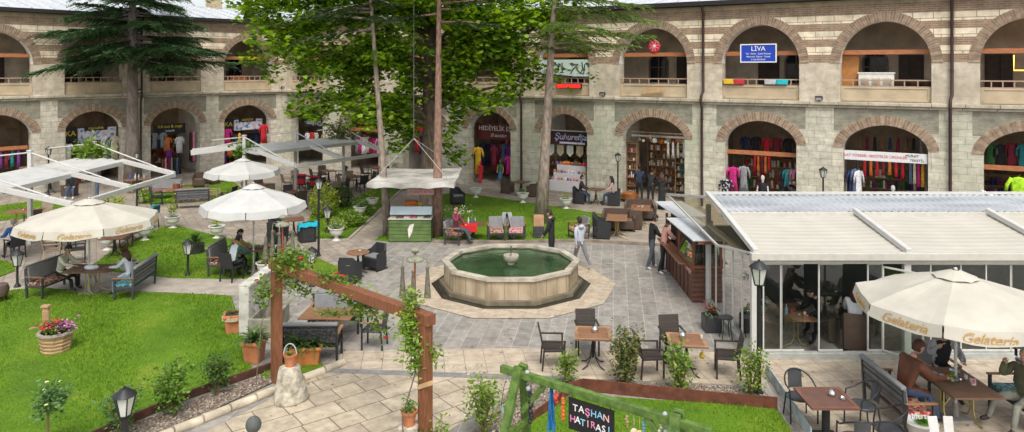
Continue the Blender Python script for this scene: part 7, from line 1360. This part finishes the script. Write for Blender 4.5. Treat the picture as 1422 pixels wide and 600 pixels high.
def hangrow(wg, x0, x1, y, zt, spec, where, L=1.0, kind='dress', w_=.22, turn=.0):
    n = len(spec)
    for k, c in enumerate(spec): garment(wg, x0+(x1-x0)*(k+.5)/n, y+random.uniform(-.05, .05), zt+random.uniform(-.04, .04), kind, CM[c], '%s %s hanging %s' % (c, kind, where), L*random.uniform(.88, 1.1), w_, turn+random.uniform(-.3, .3), '%ss hanging %s' % (kind, where))
def tube_light(wg, x, y, z, l, s, lab, warm=False):
    t = wt('tube_light', lab, 'light', wg, x, y, z); q = MB(); q.box((0, 0, .03), (l, .07, .04)); q.build('housing', WHITE, t); q = MB(); q.box((0, 0, 0), (l*.96, .035, .025)); q.build('tube', emit('tube_%g%d' % (s, warm), (1, .80, .52) if warm else (1, .96, .90), s), t)
def shelf(wg, x, y, w_, h, rows, lab, cols, d=.35, seed=1):
    """shelf unit; what stands on its boards is one heap nobody would count"""
    t = wt('display_shelf', lab, 'shelf', wg, x, y, .14); q = MB()
    for s in (-1, 1): q.box((s*w_/2, 0, h/2), (.04, d, h))
    for k in range(rows+1): q.box((0, 0, .05+(h-.1)*k/rows), (w_, d, .03))
    q.box((0, d/2-.01, h/2), (w_, .02, h)); q.build('frame', mat('shelf_wood', (.28, .17, .09), .6, .25, 4), t)
    rr = random.Random(seed); g = MB(); 
    for k in range(rows):
        xx = -w_/2+.06; zz = .05+(h-.1)*k/rows+.02
        while xx < w_/2-.08:
            ww = rr.uniform(.06, .17); hh = rr.uniform(.08, (h/rows)*.75); mi = rr.randrange(len(cols))
            (g.lathe([(ww/2*.8, 0), (ww/2, hh*.4), (ww/2*.6, hh)], (xx+ww/2, -.05, zz), 8, mi) if rr.random() < .5 else g.box((xx+ww/2, -.05, zz+hh/2), (ww*.9, d*.6, hh), 0, mi)); xx += ww+.01
    o = g.build('merchandise', [CM[c] for c in cols], t, smooth=True); o['kind'] = 'stuff'
def beam(wg, x, w_, z, lab, y=.55): q = MB(); q.box((0, 0, 0), (w_, .16, .19)); o = q.build('timber_beam', ORANGEB, bevel=.01, loc=W(wg, x, y, z)); o.rotation_euler = (0, 0, wrz(wg)); tag(o, lab, 'beam')
def mannequin(wg, x, y, z, lab, top, skirt, head=WHITE, s=1.0, armm=None):
    t = wt('mannequin', lab, 'mannequin', wg, x, y, z); q = MB(); q.lathe([(.04, 1.42), (.05, 1.50), (.075, 1.56), (.085, 1.64), (.07, 1.72), (.01, 1.76)], n=12); q.build('head', head, t, smooth=True)
    q = MB(); q.lathe([(.14, .88), (.12, 1.05), (.17, 1.30), (.15, 1.38), (.05, 1.43)], n=14, sy=.65)
    for sx in (-1, 1): q.tube([(sx*.15, 0, 1.37), (sx*.2, 0, 1.28)], [.06, .055], 8)
    q.build('torso', top, t, smooth=True)
    for sx in (-1, 1): q = MB(); q.tube([(sx*.2, 0, 1.3), (sx*.24, .0, 1.05), (sx*.23, -.06, .82)], [.04, .034, .03], 8); q.build('arm', armm or head, t, smooth=True)
    q = MB(); q.lathe([(.20, .25), (.18, .6), (.15, .9)], n=16, sy=.8); q.build('skirt', skirt, t, smooth=True)
    for sx in (-1, 1): q = MB(); q.tube([(sx*.07, 0, .5), (sx*.07, 0, .02)], [.05, .04], 8); q.build('leg', armm or head, t, smooth=True)
    t.scale = (s,)*3
for k, (wg, x, l) in enumerate(((RW, 2.0, 'studio shop'), (RW, 3.0, 'studio shop doorway'), (RW, 6.9, 'corner clothes shop'), (RW, 12.0, 'shop behind the plane tree, unseen fill lamp'), (RW, 16.4, 'souvenir shop'), (RW, 17.4, 'souvenir shop doorway'), (RW, 21.4, 'sweet shop'), (RW, 25.9, 'gift shop'), (RW, 27.0, 'gift shop doorway'), (RW, 31.4, 'dress shop, unseen fill lamp'), (RW, 36.4, 'textile shop, unseen fill lamp'), (RW, 41.2, 'shop with the lime dress, unseen fill lamp'), (LW, -2.4, 'red cloth shop, unseen fill lamp'), (LW, -7.07, 'scarf shop'), (LW, -11.6, 'poster shop'), (LW, -16.1, 'purple goods shop, unseen fill lamp'))):
    tube_light(wg, x, *((1.9, 4.0) if k in (0, 1, 5, 8) else (2.2, 4.62)), 1.25, (6, 6, 8, 9, 6, 8, 13, 9, 12, 6, 7, 6, 11, 15, 15, 9)[k], 'fluorescent tube on the ceiling of the '+l, wg is LW or k in (3, 7, 8))  # higher tubes stay out of view; several are added fill to brighten dark shops
# right wing, from the corner outward
sign('shop_sign', 'black atölye sign with white letters over the corner studio', RW, 2.55, .78, 3.02, 2.5, .60, INKB, [('atölye@gbs', .42, .0, .0, mat('sign_lilac', (.62, .62, .80), .5), 0)])
hangrow(RW, 1.2, 3.6, 1.0, 2.3, ('white', 'red', 'cream', 'black', 'yellow', 'red'), 'in the studio shop', .9, 'shirt'); shelf(RW, 2.4, 3.4, 2.6, 2.4, 5, 'shelf at the back of the studio shop', ('brown', 'cream', 'red', 'navy'), seed=3)
hangrow(RW, 5.8, 8.7, .95, 2.25, ('grey', 'magenta', 'white', 'cream', 'maroon', 'magenta', 'white', 'black', 'pink'), 'at the corner clothes shop', 1.15); hangrow(RW, 5.7, 8.6, 1.5, 3.2, ('maroon', 'orange', 'brown', 'maroon', 'black'), 'high inside the corner clothes shop', .8); beam(RW, 7.2, 3.0, 2.75, 'orange timber beam across the corner clothes shop'); shelf(RW, 7.2, 3.5, 2.8, 2.6, 5, 'shelf at the back of the corner clothes shop', ('brown', 'orange', 'maroon', 'grey'), seed=4)
sign('shop_sign', 'plain red sign strip behind the plane tree trunk', RW, 12.0, .75, 2.95, 2.7, .26, mat('strip_red', (.60, .02, .02), .5, .1), []); hangrow(RW, 10.7, 13.3, 1.0, 2.5, ('red', 'navy', 'red', 'black', 'maroon', 'purple', 'red'), 'in the shop behind the plane tree', 1.1); shelf(RW, 12, 3.5, 2.6, 2.4, 5, 'shelf in the shop behind the plane tree', ('red', 'brown', 'teal', 'cream'), seed=5)
sign('shop_sign', 'dark red HEDİYELİK EŞYA sign over the souvenir shop', RW, 16.85, .80, 3.05, 2.85, .88, mat('sign_maroon', (.13, .012, .016), .5, .15), [('HEDİYELİK EŞYA', .36, .05, .16, INKW, 0), ('El sanatları', .26, .05, -.22, mat('sign_ice', (.6, .68, .75), .5), .35)])
garment(RW, 15.75, .45, 2.15, 'dress', CM['yellow'], 'long mustard yellow dress hung at the souvenir shop door', 1.55, .30); mannequin(RW, 16.1, .15, .14, 'small red dressed mannequin at the souvenir shop door', CM['red'], CM['red'], CM['red'], .72); mannequin(RW, 17.3, .35, .14, 'child mannequin in green top and blue skirt at the souvenir shop', CM['green'], mat('blue_skirt', (.06, .14, .28), .8), CM['brown'], .8, SKIN)
garment(RW, 17.85, .4, 1.75, 'dress', CM['magenta'], 'hot pink dress hung low at the souvenir shop', 1.0, .25); garment(RW, 16.55, .9, 2.2, 'dress', CM['maroon'], 'maroon dress beside the yellow one at the souvenir shop', 1.4, .22); hangrow(RW, 15.4, 18.2, 1.2, 2.3, ('navy', 'black', 'purple', 'maroon', 'denim', 'purple', 'black', 'cream'), 'inside the souvenir shop', 1.2); shelf(RW, 16.8, 3.4, 2.6, 2.5, 5, 'shelf at the back of the souvenir shop', ('teal', 'cream', 'orange', 'red'), seed=6)
garment(RW, 18.1, .75, 1.9, 'dress', CM['denim'], 'blue dress at the edge of the souvenir shop', 1.1, .2)
t = sign('shop_sign', 'brown sweet shop awning sign with white and blue script', RW, 21.5, .62, 2.93, 2.9, .72, mat('awning_brown', (.045, .016, .014), .6, .2), [('Şuhurefşan', .50, .15, .04, mat('sign_halo', (.12, .16, .55), .5), .3), ('Şuhurefşan', .48, .14, .05, INKW, .3)]); q = MB(); q.box((.15, -.05, -.26), (1.5, .02, .10)); q.build('strap_line', mat('sign_lavender', (.60, .52, .66), .5), t); q = MB(); q.box((0, -.05, .38), (2.9, .12, .05)); q.build('awning_rail', WHITE, t)
for k in range(5): q = MB(); q.raw([(-.2, 0, 0), (.2, 0, 0), (.2, 0, -.42), (0, 0, -.62), (-.2, 0, -.42)], [(0, 1, 2, 3, 4)]); q.ball((0, -.01, -.28), .07, 8, 6, (1, .2, 1)); o = q.build('pennant', mat('pennant_%d' % (k % 2), ((.58, .60, .52), (.50, .42, .27))[k % 2], .8, .15), loc=W(RW, 20.25+.58*k, .8, 2.52)); o.rotation_euler = (0, 0, RRZ); tag(o, ('pale', 'tan', 'small white', 'beige', 'end')[k]+' pennant hung under the sweet shop sign', 'pennant')
t = wt('sweet_counter', 'stepped white counter stacked with bags of sweets', 'counter', RW, 21.55, .55, .14); q = MB(); q.box((0, 0, .28), (2.1, .8, .56)); q.box((0, .18, .72), (1.9, .6, .40)); q.box((0, .34, 1.12), (1.7, .5, .40)); q.build('body', mat('counter_white', (.66, .64, .64), .4, .05), t, bevel=.01)
q = MB()
for j, (yy, zz, n) in enumerate(((-.27, .60, 11), (-.02, .96, 10), (.25, 1.36, 9))):
    for k in range(n): q.ball((-.92+1.84*k/(n-1), yy, zz+.02), .11, 8, 6, (.75, .5, 1.0), random.randrange(4))
o = q.build('sweet_bags', [mat('bag_white', (.62, .58, .60), .3, .2, 20), mat('bag_purple', (.24, .12, .30), .3, .4, 20), mat('bag_rose', (.50, .24, .22), .3, .4, 20), mat('bag_gold', (.48, .25, .06), .3, .4, 20)], t, smooth='all'); o['kind'] = 'stuff'
for k, c in enumerate(('orange', 'brown', 'red')): q = MB(); q.box((0, 0, 0), (.55, .35, .10)); q.ball((0, 0, .06), .24, 10, 6, (1, .62, .35)); o = q.build('sweet_tray', CM[c], smooth=True, loc=W(RW, 21.15+.58*k, .9, 1.52)); o.rotation_euler = (0, 0, RRZ); tag(o, c+' tray of sweets on top of the white counter', 'tray')
shelf(RW, 21.4, 3.3, 2.7, 2.5, 5, 'shelf of jars at the back of the sweet shop', ('cream', 'brown', 'green', 'orange'), seed=7); shelf(RW, 19.95, 1.6, .5, 1.6, 4, 'narrow shelf at the side of the sweet shop', ('red', 'cream', 'brown'), seed=8)
shelf(RW, 26.4, 3.2, 2.9, 3.0, 7, 'tall shelf of souvenirs at the back of the gift shop', ('cream', 'brown', 'orange', 'cream', 'brown', 'white'), seed=9); shelf(RW, 24.9, .95, .55, 2.7, 6, 'upright rack of trinkets at the gift shop jamb', ('pink', 'brown', 'cream', 'brown', 'white'), .3, 10); shelf(RW, 27.55, 1.3, .9, 2.5, 7, 'shelf of plates beside the gift shop door', ('cream', 'brown', 'white', 'cream', 'teal'), .4, 11)
rr_ = random.Random(4)
for k in range(15):
    c = ('brown', 'cream', 'orange', 'cream', 'white')[k % 5]; q = MB(); r = rr_.uniform(.07, .14); q.tube([(0, 0, 0), (0, 0, -.12)], .006, 5)
    q.lathe([(r*.5, -.12-r*2.0), (r, -.12-r*1.5), (r*.9, -.12-r*.6), (r*.3, -.12)], n=10); o = q.build('hanging_basket', CM[c], smooth='all', loc=W(RW, 24.95+2.75*k/14, .8+.5*(k % 3), 3.28-.1*(k % 2))); tag(o, c+' woven basket hung from the gift shop rail', 'basket', 'woven baskets hung from the gift shop rail')
for k, x in enumerate((27.0, 27.25, 27.5, 27.8)): garment(RW, x-.1, .6, 3.0, 'scarf', CM[('cream', 'white', 'cream', 'white')[k]], ('speckled cream', 'white', 'plain cream', 'long white')[k]+' cloth hung high at the gift shop door', .75, .14)
q = MB(); q.tube([(-1.4, 0, 0), (1.4, 0, 0)], .03, 8); q.box((0, 0, -.18), (2.8, .02, .10)); o = q.build('hanging_rail', CHROME, loc=W(RW, 26.35, .7, 3.42)); o.rotation_euler = (0, 0, RRZ); tag(o, 'steel hanging rail across the gift shop arch', 'rail')
q = MB(); q.lathe([(.2, 0), (.42, .12), (.46, .34), (.40, .34), (.01, .12)], n=16); q.ball((0, 0, .34), .3, 12, 7, (1.2, 1, .5)); o = q.build('copper_tub', mat('copper', (.42, .17, .06), .35, .3, 6, metal=.5), smooth=True, loc=W(RW, 25.15, -.05, .05)); tag(o, 'round copper coloured tub at the gift shop door', 'tub')
beam(RW, 31.4, 3.2, 2.72, 'orange timber beam across the dress shop'); mannequin(RW, 31.55, -.1, .05, 'white headed mannequin in black top before the dress shop', CM['black'], CM['black']); garment(RW, 30.15, .25, 2.05, 'dress', CM['magenta'], 'magenta dress hung at the dress shop jamb', 1.15, .26); garment(RW, 29.9, -.05, 1.5, 'dress', patterned('black_floral', [(.015, .015, .02), (.02, .02, .025), (.45, .45, .45), (.015, .015, .02)], 16), 'black floral dress low at the dress shop jamb', 1.1, .28)
garment(RW, 30.6, .4, 2.1, 'dress', CM['grey'], 'grey dress on the rail of the dress shop', 1.25, .24); hangrow(RW, 30.9, 31.7, .95, 2.55, ('red', 'orange', 'maroon', 'orange', 'red'), 'from the beam of the dress shop', .7, 'scarf', .13); hangrow(RW, 32.2, 33.0, .9, 2.0, ('black', 'teal', 'grey', 'pink', 'navy'), 'on the end rack of the dress shop', 1.0, 'dress', .2, .8); hangrow(RW, 30, 33, 2.2, 3.3, ('navy', 'black', 'red', 'maroon', 'black', 'brown'), 'deep inside the dress shop', 1.0); shelf(RW, 31.4, 3.3, 2.9, 2.2, 4, 'shelf of folded cloth in the dress shop', ('brown', 'green', 'cream', 'red'), seed=12)
person('person in black bending down inside the dress shop', W(RW, 32.3, .5, .14), facing(.6, -.8), BLK, JEAN, lean=.8, sh=(.9, .8), el=(.5, .6), hip=(.2, .1), knee=(.2, .2))
sign('shop_banner', 'white banner TOKAT YÖRESEL HEDİYELİK ÜRÜNLER across the textile shop', RW, 36.45, .12, 2.92, 3.1, .40, mat('banner_white', (.66, .66, .66), .6, .05), [('TOKAT YÖRESEL HEDİYELİK ÜRÜNLER', .155, -.48, .0, INKR, 0), ('MURAT', .15, 1.0, .09, INKB, 0), ('TEKSTİL', .15, 1.18, -.09, INKB, 0)])
mannequin(RW, 36.75, .1, .0, 'white hooded mannequin in black before the textile shop', CM['black'], CM['black']); hangrow(RW, 35.5, 37.2, .8, 2.7, ('red', 'orange', 'red', 'maroon', 'orange', 'red', 'red'), 'under the white banner', .7, 'scarf', .14); hangrow(RW, 37.3, 37.9, .6, 2.65, ('denim', 'cream', 'magenta', 'yellow'), 'beside the red scarves under the banner', .9, 'scarf', .13); hangrow(RW, 35.0, 35.5, .4, 2.3, ('black', 'navy', 'denim', 'white'), 'on the stand at the textile shop jamb', 1.4, 'dress', .22, .6)
hangrow(RW, 35.2, 37.9, 1.8, 3.6, ('brown', 'maroon', 'black', 'brown', 'navy', 'maroon', 'brown', 'black', 'grey'), 'from the ceiling of the textile shop', .6, 'scarf', .16); shelf(RW, 36.4, 3.2, 2.9, 2.0, 4, 'shelf of folded linen in the textile shop', ('brown', 'cream', 'green', 'navy', 'purple'), seed=13); t = wt('window_frame', 'thin steel shopfront frame at the textile shop', 'shopfront', RW, 36.45, .35, 0); q = MB()
for x in (-1.5, -1.05, 1.5): q.box((x, 0, 1.35), (.05, .05, 2.7))
q.build('frame', CHROME, t)
beam(RW, 41.5, 3.2, 2.70, 'orange timber beam across the lime dress shop'); garment(RW, 41.05, .0, 2.45, 'dress', CM['lime'], 'bright lime green dress hung from the orange beam', 1.5, .36); hangrow(RW, 39.9, 40.6, -.05, 1.55, ('grey', 'denim', 'white', 'maroon', 'pink', 'white', 'denim'), 'on the sloping rack beside the lime dress', .9, 'dress', .17, .9); hangrow(RW, 40, 43, 1.5, 3.6, ('green', 'black', 'maroon', 'teal', 'red', 'black', 'navy', 'purple'), 'in rows behind the lime dress', 1.1); shelf(RW, 41.5, 3.3, 2.9, 2.0, 4, 'shelf at the back of the lime dress shop', ('purple', 'brown', 'navy', 'grey'), seed=14)
t = wt('clothes_rack', 'sloping chrome clothes rack at the lime dress shop', 'rack', RW, 40.25, -.05, 0); q = MB()
for s in (-.12, .12): q.tube([(-.42, s, 0), (-.42, s, 1.85), (.42, s, 1.45), (.42, s, 0)], .018, 7)
q.build('frame', CHROME, t)
# left wing
for x, l, w0 in ((-2.4, 'red cloth shop, unseen fill lamp', 2.5), (-11.56, 'poster shop', 2.6)):
    sign('shop_sign', 'black panel with yellow letters KA at the '+l, LW, x-.98, .75, 3.0, .62, .75, INKB, [('KA', .40, 0, .0, YELS, 0)]); sign('shop_sign', 'pale printed panel with blue patch at the '+l, LW, x+.38, .74, 2.92, 2.0, .70, patterned('printed_poster_'+l[:3], [(.62, .58, .62), (.55, .45, .55), (.66, .66, .68), (.10, .22, .50), (.60, .58, .60)], 7, .6), [])
    sign('shop_sign', 'narrow black and yellow strip above the printed panel at the '+l, LW, x+.3, .70, 3.24, 1.2, .24, INKB, [('KAZAZİYE', .17, 0, 0, YELS, 0)])
garment(LW, -3.65, .35, 2.75, 'dress', CM['magenta'], 'hot pink cloth hung at the red cloth shop', 1.1, .26); garment(LW, -1.15, .3, 2.9, 'dress', CM['red'], 'bright red cloth hung at the red cloth shop', 1.3, .28); garment(LW, -2.75, .5, 2.4, 'scarf', CM['yellow'], 'yellow cloth hung at the red cloth shop', .7, .22); garment(LW, -3.4, .5, 1.9, 'dress', CM['orange'], 'orange dress hung low at the red cloth shop', .9, .26); garment(LW, -3.75, .6, 1.7, 'dress', CM['purple'], 'purple dress at the jamb of the red cloth shop', 1.3, .2); hangrow(LW, -3.2, -1.0, 1.2, 2.3, ('black', 'denim', 'brown', 'maroon', 'black', 'navy'), 'inside the red cloth shop', 1.1); shelf(LW, -2.4, 3.2, 2.5, 2.3, 5, 'shelf at the back of the red cloth shop', ('brown', 'orange', 'red', 'black'), seed=15)
sign('shop_sign', 'black scarf shop sign with yellow lettering and white line', LW, -7.1, .8, 2.95, 1.9, .62, INKB, [('KA inci & örgü', .26, 0, .14, YELS, 0), ('hediyelik', .17, 0, -.12, INKW, 0)]); hangrow(LW, -8.45, -7.5, .55, 2.75, ('black', 'grey', 'navy', 'black', 'grey'), 'at the dark side of the scarf shop', 1.0, 'shirt'); garment(LW, -7.35, .6, 2.45, 'shirt', CM['orange'], 'orange shirt in the middle of the scarf shop', .8, .24); garment(LW, -7.2, .65, 1.75, 'shirt', CM['purple'], 'purple shirt below the orange one', .7, .22); garment(LW, -6.6, .6, 2.45, 'shirt', CM['white'], 'pale towel hung in the scarf shop', 1.0, .24)
hangrow(LW, -6.1, -5.65, .4, 2.7, ('black', 'maroon', 'pink', 'grey'), 'at the scarf shop jamb', 1.9, 'scarf', .16); hangrow(LW, -7.8, -6.6, .3, 1.2, ('brown', 'pink', 'maroon', 'grey', 'black', 'denim', 'black'), 'on the low rail of the scarf shop', 1.05, 'scarf', .15); shelf(LW, -7, 3.2, 2.6, 2.3, 5, 'shelf at the back of the scarf shop', ('brown', 'orange', 'cream', 'red'), seed=16)
garment(LW, -12.85, .35, 2.5, 'shirt', CM['white'], 'white shirt at the jamb of the poster shop', 1.0, .3); hangrow(LW, -12.5, -11.9, .5, 2.6, ('black', 'black', 'grey'), 'beside the posters', .9, 'shirt'); hangrow(LW, -10.9, -10.3, .4, 2.75, ('white', 'denim', 'cream'), 'at the bright side of the poster shop', 1.3, 'shirt', .26); shelf(LW, -11.5, 1.4, 1.3, 2.0, 4, 'amber shelf in the poster shop', ('orange', 'brown', 'red', 'cream'), seed=17); shelf(LW, -11.5, 3.3, 2.6, 2.3, 5, 'back shelf of the poster shop', ('orange', 'brown', 'cream', 'red'), seed=18)
beam(LW, -16.1, 2.9, 2.45, 'orange timber beam across the purple goods shop'); hangrow(LW, -17.3, -14.9, .6, 2.3, ('purple', 'maroon', 'purple', 'pink', 'black', 'purple', 'maroon', 'teal', 'purple'), 'below the beam of the purple goods shop', .9, 'scarf', .17); shelf(LW, -16.1, 3.0, 2.6, 2.0, 4, 'shelf in the purple goods shop', ('purple', 'brown', 'pink', 'teal'), seed=19); shelf(LW, -14.75, .3, .55, 1.3, 3, 'small wooden stand at the purple goods shop jamb', ('cream', 'brown', 'white'), seed=20)
for o in [o for o in bpy.data.objects if o.parent is None and o.location.z < -40]: # pieces never placed
    for c in list(o.children): bpy.data.objects.remove(c)
    bpy.data.objects.remove(o)

# ---------------------------------------------------------------- a few fallen leaves on the paving
n = 420; P = np.stack([rng.uniform(-7, 9, n), rng.uniform(12.5, 27, n), np.full(n, .030)], 1); P = P[np.hypot(P[:, 0]-FX, P[:, 1]-FY) > 2.6]
tag(leaves('fallen_leaves', P, .07, mat('dry_leaf_litter', (.22, .15, .06), .8, .4, 9), None, OVAL, up=6.0, droop=0, kind='stuff'), 'dry leaves scattered over the paving', 'leaf litter')
